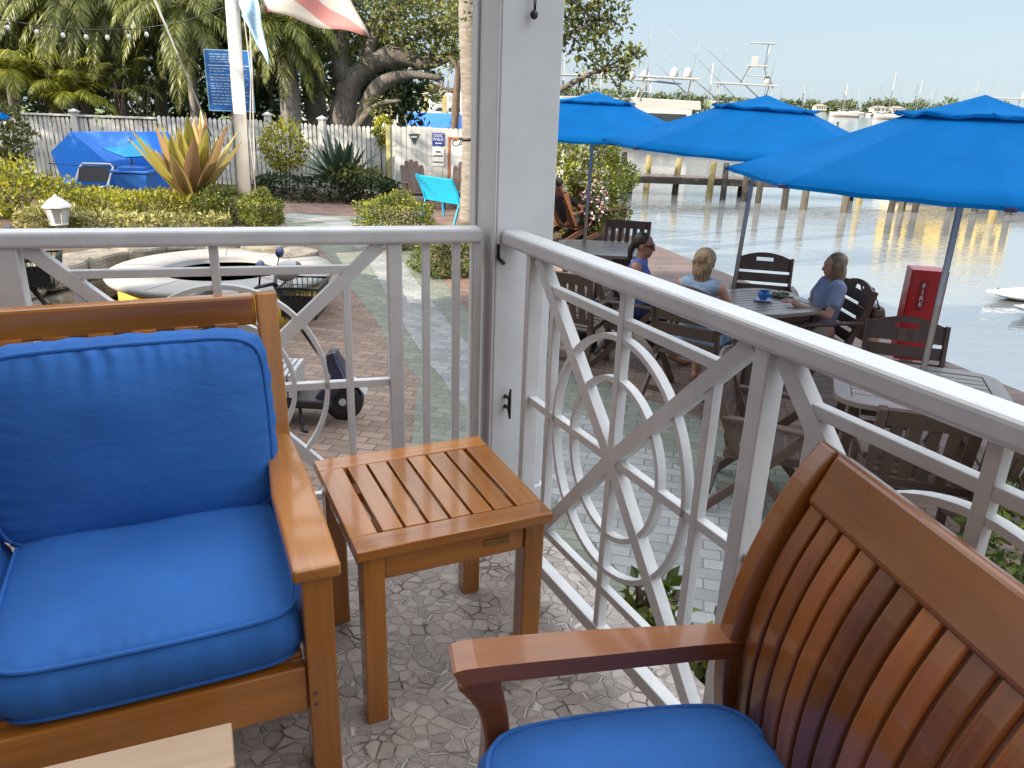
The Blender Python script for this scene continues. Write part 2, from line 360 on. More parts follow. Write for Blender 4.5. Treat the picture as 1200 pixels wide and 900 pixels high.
def water():
    m, t, b = nt('rippled_water'); v = wpos(t)
    b.inputs['Base Color'].default_value = (.36, .385, .40, 1); b.inputs['Metallic'].default_value = .6; b.inputs['Roughness'].default_value = .05; b.inputs['IOR'].default_value = 1.5
    n1 = noise(t, mapping(t, v, (.55, 1.5, 1)), 1.6, 3, .6); n2 = noise(t, mapping(t, v, (1.1, 3, 1)), 3.5, 2, .6)
    mp = noise(t, v, .16, 2)
    a = N(t, 'ShaderNodeMath', operation='MULTIPLY_ADD'); L(t, n2, a.inputs[0]); a.inputs[1].default_value = .35; L(t, n1, a.inputs[2])
    q = N(t, 'ShaderNodeMath', operation='MULTIPLY'); L(t, a.outputs[0], q.inputs[0])
    mr = N(t, 'ShaderNodeMapRange'); L(t, mp, mr.inputs[0]); mr.inputs[1].default_value = .35; mr.inputs[2].default_value = .65; mr.inputs[3].default_value = .35; mr.inputs[4].default_value = 1.0
    L(t, mr.outputs[0], q.inputs[1]); bump(t, b, q.outputs[0], .085, .22); return m
M['water'] = water()
def soil(name, a, c, sc_=3):
    m, t, b = nt(name); n = noise(t, wpos(t), sc_, 6, .7)
    L(t, ramp(t, n, [(.3, a), (.7, c)]), b.inputs['Base Color']); b.inputs['Roughness'].default_value = .95; bump(t, b, noise(t, wpos(t), 25, 4), .6, .03); return m
M['soil'] = soil('garden_soil', (.05, .032, .02), (.12, .08, .055))
M['lawn'] = soil('lawn', (.07, .1, .025), (.15, .18, .05), 2)
M['stone'] = soil('rough_limestone', (.11, .10, .082), (.27, .245, .2), 5)
M['render_wall'] = paint('cream_rendered_wall', (.62, .55, .42), .85, .06, 3, .2)
M['brown_wall'] = paint('tan_boarded_wall', (.26, .18, .13), .7, .08, 3, .1)
M['ceiling'] = paint('pale_ceiling_boards', (.7, .7, .66), .6, .04, 3, .05)
# foliage
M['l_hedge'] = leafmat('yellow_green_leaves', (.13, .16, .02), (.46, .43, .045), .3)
M['l_dry'] = leafmat('variegated_dry_leaves', (.2, .2, .06), (.44, .41, .16), .25)
M['l_box'] = leafmat('box_leaves', (.04, .08, .014), (.2, .23, .035), .25)
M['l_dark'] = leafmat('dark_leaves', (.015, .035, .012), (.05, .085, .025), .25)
M['l_tree'] = leafmat('olive_tree_leaves', (.05, .07, .016), (.23, .24, .06), .35)
M['l_water'] = leafmat('waterside_tree_leaves', (.04, .065, .014), (.24, .25, .055), .35)
M['l_palm'] = leafmat('palm_leaflets', (.075, .105, .022), (.26, .28, .075), .4, .4)
M['l_palm_y'] = leafmat('yellow_palm_leaflets', (.18, .2, .02), (.42, .42, .06), .4, .4)  # yellow sunlight on fronds put into the leaflet colour; ribs share it
M['l_man'] = leafmat('mangrove_leaves', (.06, .11, .018), (.36, .36, .05), .3)
M['l_agave'] = leafmat('blue_green_blades', (.03, .06, .04), (.08, .12, .08), .15)
M['l_far'] = leafmat('far_tree_leaves', (.05, .075, .03), (.12, .15, .06), .2)
def strap():
    m, t, b = nt('bronze_strap_leaves'); uv = N(t, 'ShaderNodeUVMap').outputs['UV']
    rnd = N(t, 'ShaderNodeNewGeometry').outputs['Random Per Island']
    st = noise(t, mapping(t, uv, (1.5, 14, 1)), 1, 3)
    ad = N(t, 'ShaderNodeMath', operation='MULTIPLY_ADD'); L(t, rnd, ad.inputs[0]); ad.inputs[1].default_value = .6; L(t, st, ad.inputs[2])
    col = ramp(t, ad.outputs[0], [(.35, (.11, .12, .02)), (.6, (.34, .31, .05)), (.8, (.50, .42, .15)), (1, (.34, .2, .12))])
    L(t, col, b.inputs['Base Color']); b.inputs['Roughness'].default_value = .38
    tr = N(t, 'ShaderNodeBsdfTranslucent'); L(t, col, tr.inputs['Color']); mx = N(t, 'ShaderNodeMixShader'); mx.inputs[0].default_value = .3
    L(t, b.outputs[0], mx.inputs[1]); L(t, tr.outputs[0], mx.inputs[2]); L(t, mx.outputs[0], t.nodes['Material Output'].inputs['Surface']); return m
M['strap'] = strap()
M['bark'] = bark('grey_bark', (.06, .053, .046), (.18, .16, .14))
M['bark_dark'] = bark('brown_bark', (.06, .042, .03), (.16, .12, .09))
M['palm_bark'] = bark('ringed_palm_bark', (.13, .12, .11), (.25, .225, .205), (1.5, 1.5, 7))
M['piling'] = bark('weathered_piling_wood', (.055, .047, .038), (.14, .12, .09), (5, 5, .8))
M['piling_dark'] = bark('dark_piling_wood', (.025, .022, .02), (.06, .053, .045), (5, 5, .8))  # darker tone of the piling wood
M['piling_yellow'] = bark('sunlit_tone_piling_wood', (.17, .135, .06), (.34, .28, .12), (5, 5, .8))  # sunlight on some pilings put into the wood colour

# ------------------------------------------------------------------ light
SUN_DIR = Vector((-.85, -.53, 0)).normalized(); SUN_EL = rad(27)
w = bpy.data.worlds.new('World'); sc.world = w; w.use_nodes = True; t = w.node_tree
sky = t.nodes.new('ShaderNodeTexSky'); sky.sky_type = 'NISHITA'; sky.sun_disc = False
sky.sun_elevation = SUN_EL; sky.sun_rotation = math.atan2(SUN_DIR.x, SUN_DIR.y); sky.dust_density = .6; sky.air_density = 1.0; sky.ozone_density = 1.0
hz = t.nodes.new('ShaderNodeMix'); hz.data_type = 'RGBA'; hz.inputs[0].default_value = .94      # pale haze veiling the sky; extra brightness overhead added to light the porch
gx = t.nodes.new('ShaderNodeTexCoord'); sx_ = t.nodes.new('ShaderNodeSeparateXYZ'); t.links.new(gx.outputs['Generated'], sx_.inputs[0])
mr_ = t.nodes.new('ShaderNodeMapRange'); mr_.interpolation_type = 'SMOOTHSTEP'; mr_.inputs[1].default_value = .12; mr_.inputs[2].default_value = .75; mr_.inputs[3].default_value = 0.0; mr_.inputs[4].default_value = 1.0
t.links.new(sx_.outputs['Z'], mr_.inputs[0])
vm_ = t.nodes.new('ShaderNodeMix'); vm_.data_type = 'RGBA'; t.links.new(mr_.outputs[0], vm_.inputs[0]); vm_.inputs[6].default_value = (1.62, 2.02, 2.33, 1); vm_.inputs[7].default_value = (8.0, 8.3, 8.7, 1)
t.links.new(vm_.outputs[2], hz.inputs[7]); t.links.new(sky.outputs[0], hz.inputs[6]); t.links.new(hz.outputs[2], t.nodes['Background'].inputs['Color'])
t.nodes['Background'].inputs['Strength'].default_value = .15
sd = bpy.data.lights.new('sun', 'SUN'); sd.energy = 5.0; sd.angle = rad(.55); sd.color = (1, .87, .68)
so = bpy.data.objects.new('sun', sd); COL.objects.link(so)
sv = Vector((SUN_DIR.x*math.cos(SUN_EL), SUN_DIR.y*math.cos(SUN_EL), math.sin(SUN_EL)))
so.rotation_euler = sv.to_track_quat('Z', 'Y').to_euler()
sc.view_settings.view_transform = 'Standard'; sc.view_settings.look = 'None'; sc.view_settings.gamma = 1; sc.view_settings.use_curve_mapping = False
sc.view_settings.exposure = 1.2
sc.render.engine = 'CYCLES'; sc.cycles.use_denoising = True; sc.cycles.max_bounces = 6; sc.cycles.caustics_reflective = False; sc.cycles.caustics_refractive = False
# ================================================================== PORCH
ZT = 1.084
rA = P(612, 268, ZT); rB = P(1200, 472, ZT)
uR = Vector((rB.x-rA.x, rB.y-rA.y, 0)).normalized()
lA = P(560, 263, ZT); lB = P(0, 267, ZT)
uL = Vector((lB.x-lA.x, lB.y-lA.y, 0)).normalized()
faceN = Vector((-uR.y, uR.x, 0))              # along the post's face that takes the right rail (pointing right)
pl0 = Vector((rA.x, rA.y, 0))
pn = VP(582, 268, pl0, faceN); pe = VP(651, 226, pl0, faceN)
pn = Vector((pn.x, pn.y, 0)); pe = Vector((pe.x, pe.y, 0))
pw = (pe-pn).length
# ---- floor: one sheet out to just beyond the rails
outR = Vector((-uR.y, uR.x, 0)); outL = Vector((uL.y, -uL.x, 0))
if outL.y < 0: outL = -outL
if outR.x < 0: outR = -outR
def isect(p, d, q, e):
    den = d.x*e.y-d.y*e.x; t = ((q.x-p.x)*e.y-(q.y-p.y)*e.x)/den; return p+d*t
off = .17
corner = isect(pl0+outR*off, uR, Vector((lA.x, lA.y, 0))+outL*off, uL)
cr = pl0+outR*off+uR*5.0; cl = Vector((lA.x, lA.y, 0))+outL*off+uL*6.0
fl_poly = [(corner.x, corner.y), (cl.x, cl.y), (cl.x+1.0, cl.y-6), (cr.x-.5, cr.y-1.5), (cr.x, cr.y)]
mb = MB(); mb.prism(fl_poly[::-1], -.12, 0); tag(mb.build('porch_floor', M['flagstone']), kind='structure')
# white fascia under the floor's edge
tb = MB()
for a, b_ in ((corner, cr), (corner, cl)):
    tb.bar(Vector((a.x, a.y, -.53)), Vector((b_.x, b_.y, -.53)), .03, .80)
tag(tb.build('porch_plinth', M['render_wall']), kind='structure')

# ---- post
t_ = thing('porch_post', 'square white porch post at the corner where the two railings meet', 'post', ((pn.x+pe.x)/2-uR.x*pw/2, (pn.y+pe.y)/2-uR.y*pw/2, 0), math.atan2(faceN.y, faceN.x))
ph = 2.85
mb = MB(); mb.bar((0, 0, .22), (0, 0, ph), pw, pw, (0, 1, 0)); shaft = mb.build('shaft', M['post_white'], t_, bevel=.004)
mb = MB(); mb.bar((0, 0, .001), (0, 0, .22), pw+.025, pw+.025, (0, 1, 0)); mb.build('base', M['post_white'], t_, bevel=.006)
mb = MB(); mb.bar((-pw/2-.004, -pw/2+.012, .23), (-pw/2-.004, -pw/2+.012, ph), .02, .008, (1, 0, 0)); mb.build('trim', M['post_white'], t_, bevel=.003)
mb = MB(); mb.bar((-pw/2-.004, pw/2-.03, .23), (-pw/2-.004, pw/2-.03, ph), .04, .008, (1, 0, 0)); mb.build('trim', M['post_white'], t_, bevel=.003)
q = VP(592, 470, pl0, faceN); lx = (q-((pn+pe)/2)).dot(faceN); fy = -pw/2
# rope cleat on the post
k = thing('rope_cleat', 'small dark metal rope cleat screwed to the white post', 'cleat', (q.x, q.y, q.z), math.atan2(faceN.y, faceN.x))
mb = MB(); mb.tube([(0.004, -.028, -.05), (0, -.03, -.02), (0, -.03, .02), (0.004, -.028, .05)], [.0035, .006, .006, .0035], 8); mb.build('horn', M['black_metal'], k)
for dz in (-.017, .017):
    mb = MB(); mb.tube([(-.0, .0, dz), (0, -.028, dz)], [.007, .005], 8); mb.lathe([(.012, -.002), (.012, .002)], 10, (0, 0, 0)) if False else None; mb.build('foot', M['black_metal'], k)
q = VP(622, 14, pl0, faceN)
k = thing('hanging_cord', 'black cord with a black ball end hanging down the white post', 'cord', (q.x-uR.x*-.012, q.y-uR.y*-.012, q.z), math.atan2(faceN.y, faceN.x))
mb = MB(); mb.tube([(0, -.008, 0), (-.003, -.008, .07), (0.004, -.008, .4)], .002, 6); mb.tube([(0.003, -.008, 0), (.006, -.008, .07), (0.006, -.008, .4)], .002, 6); mb.build('cord', M['black'], k)
mb = MB(); mb.ellipsoid((0, -.008, -.008), (.011, .01, .012)); mb.build('ball', M['black'], k)

# ---- railings
def railing(name, label, p, u, length, post_s, panels, first, th):
    t = thing(name, label, 'railing', (p.x, p.y, 0), math.atan2(u.y, u.x))
    n = (0, 1, 0); zt, zb = ZT-.044, .11
    mb = MB(); mb.bar((0, 0, ZT-.0225), (length, 0, ZT-.0225), .068, .045, (0, 0, 1)); mb.build('top_rail', M['white'], t, bevel=.011, seg=3)
    for s, wd in post_s:
        mb = MB(); mb.bar((s, 0, -.11), (s, 0, ZT-.043), wd, .048, (0, 1, 0)); mb.build('post', M['white'], t, bevel=.003)
    def V(s, z0, z1, wd=.023, dp=.026):
        mb = MB(); mb.bar((s, 0, z0), (s, 0, z1), wd, dp, n); mb.build('baluster', M['white'], t, bevel=.002)
    def Hh(s0, s1, z, wd=.023, dp=.024):
        mb = MB(); mb.bar((s0, 0, z), (s1, 0, z), dp, wd, (0, 0, 1)); mb.build('cross_rail', M['white'], t, bevel=.002)
    for s in first: V(s, .03, ZT-.044)
    for (a, b) in panels:
        c = (a+b)/2; zc = .61; hw = (b-a)/2; sT = (zt-zc)/hw; sB = (zc-zb)/hw
        for sg, dp in ((1, .030), (-1, .0285)):
            mb = MB(); mb.path([(c-sg*hw*.96, 0, zc+(zt-zc)*.99), (c, 0, zc), (c+sg*hw*.96, 0, zc-(zc-zb)*.97)], .036 if sg > 0 else .0358, dp, n); mb.build('brace', M['white'], t)
        for r, wd, dp in ((.312, .0135, .0235), (.208, .0135, .0225)):
            mb = MB(); mb.path([(c+r*.92*math.cos(2*PI*k/64), 0, zc+r*math.sin(2*PI*k/64)) for k in range(64)], wd, dp, n, True); mb.build('ring', M['white'], t)
        V(c, .10, zt, .023, .027)
        for s in (c-hw*.745, c+hw*.745): V(s, zc-abs(s-c)*sB, zc+abs(s-c)*sT, .022, .025)
        Hh(a, b, zc, .023, .0235)
        x = (zt-.075-zc)/sT; Hh(c-x, c+x, zt-.075, .023, .024); x = (zc-zb-.125)/sB; Hh(c-x, c+x, zb+.125, .023, .024)
        mb = MB(); mb.bar((a-.02, 0, zb-.012), (b+.02, 0, zb-.012), .036, .04, (0, 0, 1)); mb.build('bottom_rail', M['white'], t, bevel=.003)
    mb = MB(); mb.tube([(.012, -.045, ZT-.04), (.012, -.045, ZT-.08), (.0, -.02, ZT-.10)], .006, 6); mb.build('bracket', M['black_metal'], t)
    return t
railing('porch_railing', 'white railing with ring and cross panels running along the water side of the porch', Vector((rA.x, rA.y, 0))-outR*.037, uR, 3.1, [(.16, .026), (1.068, .038), (1.92, .028), (2.80, .038)], [(.175, 1.045), (1.09, 1.905), (1.935, 2.78)], [], .08)
railing('porch_railing', 'white railing with ring and cross panels behind the blue cushioned seat, towards the garden', Vector((lA.x, lA.y, 0))-outL*.037, uL, 3.6, [(.012, .026), (.258, .042), (1.262, .064), (2.28, .042), (3.3, .064)], [(.278, 1.23), (1.295, 2.26), (2.30, 3.27)], [.073, .165], .05)

# ---- the porch's unseen restaurant, its outline and height shaped to shade patio and railings
b_ = thing('restaurant_building', 'unseen restaurant of this porch, shaped tall and brown to shade patio and railings', 'building', (0, 0, 0))
S = lambda s: Vector((lA.x, lA.y, 0))+uL*s
back = 3.6
dR = uR; 
c0 = corner+Vector((.05, .1, 0)); 
bl = [c0+uL*3.5, c0+uL*22, c0+uL*22+uR*9, c0+uL*1.6+uR*9, c0+uL*1.6+uR*4.6, c0+uL*3.5+uR*4.6]
mb = MB(); mb.prism([(q.x, q.y) for q in bl], -1, 13.0); mb.build('wall', M['brown_wall'], b_)
for s0 in (1.2,):
    q = c0+uL*3.5+uR*s0; mb = MB(); mb.bar(q+uR*.0-uL*.02+Vector((0, 0, .9)), q+uR*2.2-uL*.02+Vector((0, 0, .9)), .06, 1.5); mb.build('window', M['glass_dark'], b_)
pb_ = thing('porch_header', 'white header beams carried by the porch post above the railings', 'beam', (0, 0, 0))
pc0 = (pn+pe)/2-uR*(pw/2); 
for u_, l_ in ((uL, 5.0), (uR, 6.0)):
    mb = MB(); mb.bar(pc0+u_*(pw*.62)+Vector((0, 0, 2.72)), pc0+u_*l_+Vector((0, 0, 2.72)), .12, .24); mb.build('beam', M['post_white'], pb_, bevel=.005)

# ---- cushions
def cushion(w, d, h, crown=.05, puck=.006, nu=110, nv=90, rr=.16, seed=0, pipe=.0055, edges=(.45, .45, .45, .45), freq=115, sag=0):
    """a box cushion centred on the origin: puffed top and bottom, gathered seams, piping round both rims; returns (body, piping)"""
    rng = random.Random(seed); body = MB(); ph = [rng.random()*9 for _ in range(12)]
    def outline(u, v, puff=0):
        mx_ = max(abs(u), abs(v), 1e-6); k_ = 1+((abs(u)**9+abs(v)**9)**(1/9)/mx_-1)*mx_**10; x = u/k_*math.sqrt(1-rr*v*v*.5); y = v/k_*math.sqrt(1-rr*u*u*.5); return x*(w/2+puff), y*(d/2+puff)
    def gather(t, dist, k):
        g = math.sin(freq*t+ph[k]+2.5*math.sin(9*t+ph[k+1]))*.45+math.sin(freq*.57*t+ph[k+2]+2*math.sin(13*t))*.45+math.sin(freq*.31*t+ph[(k+5) % 12]+3*math.sin(17*t+1))*.4
        env = .45+.55*max(0, math.sin(6.1*t+ph[k]))
        return g*puck*env*math.exp(-dist/.03)*(1-math.exp(-dist/.007))*1.7
    def top(u, v, sg):
        x, y = outline(u, v)
        z = h/2 + crown*((1-abs(u)**2.6)*(1-abs(v)**2.6))**.62
        z += gather(x*1.4, (1-abs(v))*d/2, 0 if v > 0 else 3)*edges[0 if v > 0 else 1]+gather(y*1.4, (1-abs(u))*w/2, 6 if u > 0 else 9)*edges[2 if u > 0 else 3]
        z += .0035*math.sin(9*x+14*y+ph[2]+2*math.sin(5*x+ph[3]))*(1-u**4)*(1-v**4)
        z += .004*math.sin(5*u+ph[0])*math.sin(4*v+ph[1])*(1-u*u)*(1-v*v)*2
        z -= sag*math.exp(-(u*u+v*v)*2.2)
        return (x, y, z*sg if sg > 0 else -(h/2+crown*.5*((1-abs(u)**3)*(1-abs(v)**3))))
    for sg in (1, -1):
        b0 = len(body.v)
        for j in range(nv+1):
            for i in range(nu+1): body.v.append(top(-1+2*i/nu, -1+2*j/nv, sg))
        for j in range(nv):
            for i in range(nu):
                q = (b0+j*(nu+1)+i, b0+j*(nu+1)+i+1, b0+(j+1)*(nu+1)+i+1, b0+(j+1)*(nu+1)+i); body.quad_uv(q if sg > 0 else q[::-1], None, True)
    rim = [(-1+2*i/nu, -1) for i in range(nu)]+[(1, -1+2*j/nv) for j in range(nv)]+[(1-2*i/nu, 1) for i in range(nu)]+[(-1, 1-2*j/nv) for j in range(nv)]
    n = len(rim); rows = []; K = 6
    for k in range(K+1):
        f = k/K; zz = h/2-f*h; pf = .022*math.sin(PI*f)**.8
        b0 = len(body.v); rows.append(b0)
        for i, (u, v) in enumerate(rim):
            g = 1+.12*math.sin(i*.45+ph[4]+f*3)*math.sin(i*.13+ph[5])
            x, y = outline(u, v, pf*g); z0 = top(u, v, 1)[2] if k == 0 else (top(u, v, -1)[2] if k == K else zz); body.v.append((x, y, z0))
    for k in range(K):
        for i in range(n):
            j = (i+1) % n; body.quad_uv((rows[k]+i, rows[k+1]+i, rows[k+1]+j, rows[k]+j), None, True)
    pp = MB()
    for sg in (1, -1):
        pp.tube([(lambda o: (o[0], o[1], sg*(h/2)+(top(u, v, 1)[2]-h/2 if sg > 0 else 0)))(outline(u, v, .003)) for u, v in rim], pipe, 6, True, False, True)
    return body, pp
def place_cushion(name, label, cat, loc, rot, dims, group=None, mat=None, **kw):
    body, pp = cushion(*dims, **kw)
    o = body.build(name, mat or M['blue']); tag(o, label, cat, group)
    M4 = Matrix.Translation(Vector(loc)) @ rot.to_4x4(); o.matrix_world = M4
    pp.build('piping', mat or M['blue'], o); return o

# ---- two seat bench (left)
SO = P(383, 895, 0); SE = math.atan2(.41, .912)
e1 = Vector((math.cos(SE), math.sin(SE), 0)); e2 = Vector((-e1.y, e1.x, 0))
def Sw(x, y, z): return SO+e1*x+e2*y+Vector((0, 0, z-SO.z))
sf = thing('garden_sofa', 'two seat varnished teak sofa holding the blue cushions beside the small table', 'sofa', (SO.x, SO.y, 0), SE)
def part(name, m, parent, f, bevel=.004, seg=2):
    mb = MB(); f(mb); return mb.build(name, m, parent, bevel=bevel, seg=seg)
tk = M['teak']; Ls = -1.36
part('leg', tk, sf, lambda m: m.bar((0, 0, 0), (0, 0, .522), .062, .062, (0, 1, 0)))
part('leg', tk, sf, lambda m: m.bar((Ls, 0, 0), (Ls, 0, .522), .062, .062, (0, 1, 0)))
for z_ in (.205, .235): part('screw_plug', M['dark_wood'], sf, lambda m: m.tube([(-.018, -.0300, z_), (-.018, -.0318, z_)], .0055, 10), 0)
for x, nm in ((.022, 'leg'), (Ls-.022, 'leg')):
    part(nm, tk, sf, lambda m: m.path([(x, .58, 0), (x, .635, .3), (x, .66, .5), (x, .70, .72), (x, .735, .935)], .056, [.055, .06, .06, .052, .044], (0, 1, 0), fine=4), .006)
for sx, x in ((1, 0), (-1, Ls)):
    def arm(m):
        pts_in = [(x-sx*.05, -.045), (x-sx*.046, .3), (x-sx*.012, .68)]; pts_out = [(x+sx*.048, -.045), (x+sx*.052, .1), (x+sx*.055, .35), (x+sx*.052, .55), (x+sx*.046, .63), (x+sx*.03, .69)]
        poly = pts_in+pts_out[::-1]
        if sx < 0: poly = poly[::-1]
        b0 = len(m.f); m.prism(poly[::-1], .523, .555)
        for i in range(b0, len(m.f)): m.uv[i] = [(m.v[j][1]*1.0+3, m.v[j][0]*1.0+m.v[j][2]) for j in m.f[i]]
    part('arm', tk, sf, arm, .008, 3)
    part('side_rail', tk, sf, lambda m: m.bar((x, .031, .235), (x+.01*sx, .61, .235), .03, .09))
part('seat_rail', tk, sf, lambda m: m.bar((-.032, 0, .238), (Ls+.032, 0, .238), .032, .118))
part('seat_rail', tk, sf, lambda m: m.bar((-.02, .60, .235), (Ls+.02, .60, .235), .03, .08))
def seat_slats(m):
    for k in range(8): m.bar((-.034, .05+k*.072, .302), (Ls+.034, .05+k*.072, .302), .064, .018)
part('seat_slats', tk, sf, seat_slats, .002)
part('top_rail', tk, sf, lambda m: m.bar((-.008, .725, .893), (Ls+.008, .725, .893), .034, .085, (0, -.12, 1)), .008)
part('lower_rail', tk, sf, lambda m: m.bar((-.01, .655, .40), (Ls+.01, .655, .40), .03, .06))
def bslats(m):
    for k in range(13):
        x = -.085-k*.0993; m.path([(x, .655, .42), (x, .675, .6), (x, .712, .86)], .058, .014, (0, 1, 0))
part('back_slats', tk, sf, bslats, .002)
R3 = lambda a, ax: Matrix.Rotation(a, 3, ax)
rotS = R3(SE, 'Z')
gc = 'blue cushions on the teak sofa'
place_cushion('back_cushion', 'plump blue back cushion with gathered piping leaning on the sofa back', 'cushion', Sw(-.325, .553, .640), rotS @ R3(rad(-90-10), 'X') @ R3(PI, 'Y') @ R3(PI, 'Z') if False else rotS @ R3(rad(90-9), 'X'), (.615, .455, .10), gc, crown=.060, puck=.0095, seed=3, rr=.10, edges=(1, .2, .25, .25))
place_cushion('seat_cushion', 'blue seat cushion nearest the small table, under the plump back cushion', 'cushion', Sw(-.315, .285, .372), rotS, (.575, .585, .112), gc, crown=.042, puck=.006, seed=5, rr=.10, sag=.01)
place_cushion('seat_cushion', 'second blue seat cushion, cut off by the left edge of the photo', 'cushion', Sw(-.925, .285, .372), rotS, (.575, .585, .112), gc, crown=.03, puck=.005, seed=8, rr=.10)
place_cushion('back_cushion', 'second blue back cushion at the far end of the sofa', 'cushion', Sw(-1.0, .565, .655), rotS @ R3(rad(90-9), 'X'), (.6, .475, .105), gc, crown=.045, puck=.007, seed=9, rr=.10)

# ---- side table
TA = [P(x, y, .5) for x, y in ((650, 605), (555, 507), (375, 540), (415, 650))]
tc = sum(TA, Vector())/4; ta = math.atan2(.42, .90)
tt = thing('side_table', 'small square slatted teak side table between sofa and post', 'table', (tc.x, tc.y, 0), ta)
hx, hy = .243, .246
def tframe(m):
    for s in (-1, 1):
        m.bar((-hx, s*(hy-.034), .487), (hx, s*(hy-.034), .487), .068, .026)
        m.bar((s*(hx-.033), -hy+.0685, .487), (s*(hx-.033), hy-.0685, .487), .066, .0258)
part('top_frame', tk, tt, tframe, .003)
for k in range(6):
    x = -hx+.066+.008+ (k+.5)*((2*hx-.132-.016)/6)
    part('slat', tk, tt, lambda m: m.bar((x, -hy+.069, .488), (x, hy-.069, .486), (2*hx-.148)/6-.007, .026), .002)
for sx in (-1, 1):
    for sy in (-1, 1): part('leg', tk, tt, lambda m: m.bar((sx*.202, sy*.204, 0), (sx*.202, sy*.204, .4735), .052, .052, (0, 1, 0)), .003)
for s in (-1, 1):
    part('apron', tk, tt, lambda m: m.bar((-.175, s*.212, .437), (.175, s*.212, .437), .024, .07))
    part('apron', tk, tt, lambda m: m.bar((s*.21, -.177, .437), (s*.21, .177, .437), .024, .07))
for y in (-.10, .10): part('batten', tk, tt, lambda m: m.bar((-.19, y, .458), (.19, y, .458), .06, .028), .002)
part('plaque', M['brass'], tt, lambda m: m.bar((.068, -.2255, .441), (.135, -.2255, .441), .003, .017, (0, 0, 1)), 0)

# ---- coffee table corner (bottom left)
CT = P(272, 845, .45)
ct = thing('coffee_table', 'pale topped teak coffee table in front of the sofa', 'table', (CT.x, CT.y, 0), SE+rad(-2))
M['table_pale'] = wood('pale_teak', (.36, .22, .12), (.55, .37, .22), .4, .2)  # paler boards for the coffee table top
def ctop(m):
    for k in range(5): m.bar((-.6, -.05-.1*k, .4375), (-.001, -.05-.1*k, .4375), .0985, .025)
part('top', M['table_pale'], ct, ctop, .003)
for x, y in ((-.05, -.05), (-.05, -.47), (-.55, -.05), (-.55, -.47)): part('leg', tk, ct, lambda m: m.bar((x, y, 0), (x, y, .423), .05, .05, (0, 1, 0)))
part('apron', tk, ct, lambda m: m.bar((-.52, -.03, .39), (-.078, -.03, .39), .022, .06)); part('apron', tk, ct, lambda m: m.bar((-.03, -.075, .39), (-.03, -.44, .39), .022, .06))

# ---- armchair (right front)
AC = P(545, 785, .585); ang = math.atan2(.20, .98)
ac = thing('garden_armchair', 'reddish teak armchair with a tall curved slatted back and blue seat pad', 'armchair', (AC.x, AC.y, 0), ang)
tr_ = M['teak_red']
# local x: from the front towards the back rest, local y: towards the far arm (positive = away from the camera)
Wc = .64
for y in (.03, -Wc+.03):
    def armr(m): m.path([(-.012, y, .568), (.02, y, .574), (.2, y, .572), (.40, y, .566), (.50, y, .56)], [.07, .072, .068, .056, .05], .034, (0, 0, 1), fine=4)
    part('arm', tr_, ac, armr, .006, 3)
    part('leg', tr_, ac, lambda m: m.path([(.012, y, 0), (.03, y, .15), (.052, y, .30), (.058, y, .42), (.046, y, .50), (.022, y, .556)], .052, [.05, .05, .046, .044, .05, .075], (1, 0, 0), fine=5), .006)
    part('back_leg', tr_, ac, lambda m: m.path([(.62, y, 0), (.555, y, .2), (.505, y, .40), (.492, y, .55), (.515, y, .70), (.565, y, .84), (.615, y, .925)], .05, [.05, .055, .06, .062, .058, .052, .045], (1, 0, 0), fine=5), .008, 3)
    part('side_rail', tr_, ac, lambda m: m.bar((.07, y, .30), (.5, y, .30), .028, .08))
y0, y1 = .005, -Wc+.055
part('top_rail', tr_, ac, lambda m: m.path([(.578, y0-.001, .875), (.586, (y0+y1)/2, .893), (.578, y1+.001, .875)], [.10, .112, .10], .036, (-.82, 0, .5)) if False else m.bar((.590, y0, .885), (.590, y1, .885), .036, .098, (.42, 0, .9)), .01, 3)
part('lower_rail', tr_, ac, lambda m: m.bar((.50, y0, .40), (.50, y1, .40), .03, .07))
ns = 13
def cslats(m):
    for k in range(ns):
        y = y0-.027-k*(abs(y1-y0)-.05)/(ns-1)
        m.path([(.50, y, .42), (.492, y, .53), (.502, y, .65), (.532, y, .76), (.572, y, .85)], .039, .022, (1, 0, 0), fine=5)
part('back_slats', tr_, ac, cslats, .005, 3)
part('seat_rail', tr_, ac, lambda m: m.bar((.04, y0, .30), (.04, y1, .30), .03, .085))
part('seat_slats', tr_, ac, lambda m: [m.bar((.1+k*.07, y0-.0, .335), (.1+k*.07, y1, .335), .05, .016) for k in range(6)], .002)
mm = Matrix.Rotation(ang, 3, 'Z')
cc = Vector((AC.x, AC.y, 0))+mm @ Vector((.255, -.285, .425))
place_cushion('seat_pad', 'blue seat pad with a puffed top on the reddish teak armchair', 'cushion', cc, mm, (.475, .54, .09), None, crown=.05, puck=.005, seed=12, rr=.22, freq=90)
# ================================================================== GROUND, DECK, WATER
D0 = P(780, 295, G); D1 = P(1200, 465, G); dE = (D0-D1); dE.z = 0; dE.normalize(); dOut = Vector((dE.y, -dE.x, 0))
if dOut.x < 0: dOut = -dOut
De = lambda s, o=0: D1 + dE*s + dOut*o     # s along the water's edge (away from the camera), o out over the water
tipS = (Vector((D0.x, D0.y, 0))-Vector((D1.x, D1.y, 0))).length + 2.0
land = [De(-25, -.02), De(tipS, -.02), Vector((2.0, 17.2, 0)), Vector((1.5, 20.5, 0)), Vector((.8, 24, 0)), Vector((-2.5, 29, 0)), Vector((-12, 33, 0)), Vector((-70, 45, 0)), Vector((-70, -30, 0))]
mb = MB(); mb.prism([(q.x, q.y) for q in land], WATER-1.2, G); tag(mb.build('ground', M['pav_tan']), kind='structure')
mb = MB(); mb.prism([(-3500, -200), (3500, -200), (3500, 5200), (-3500, 5200)], WATER-.01, WATER); tag(mb.build('water', M['water']), kind='structure')
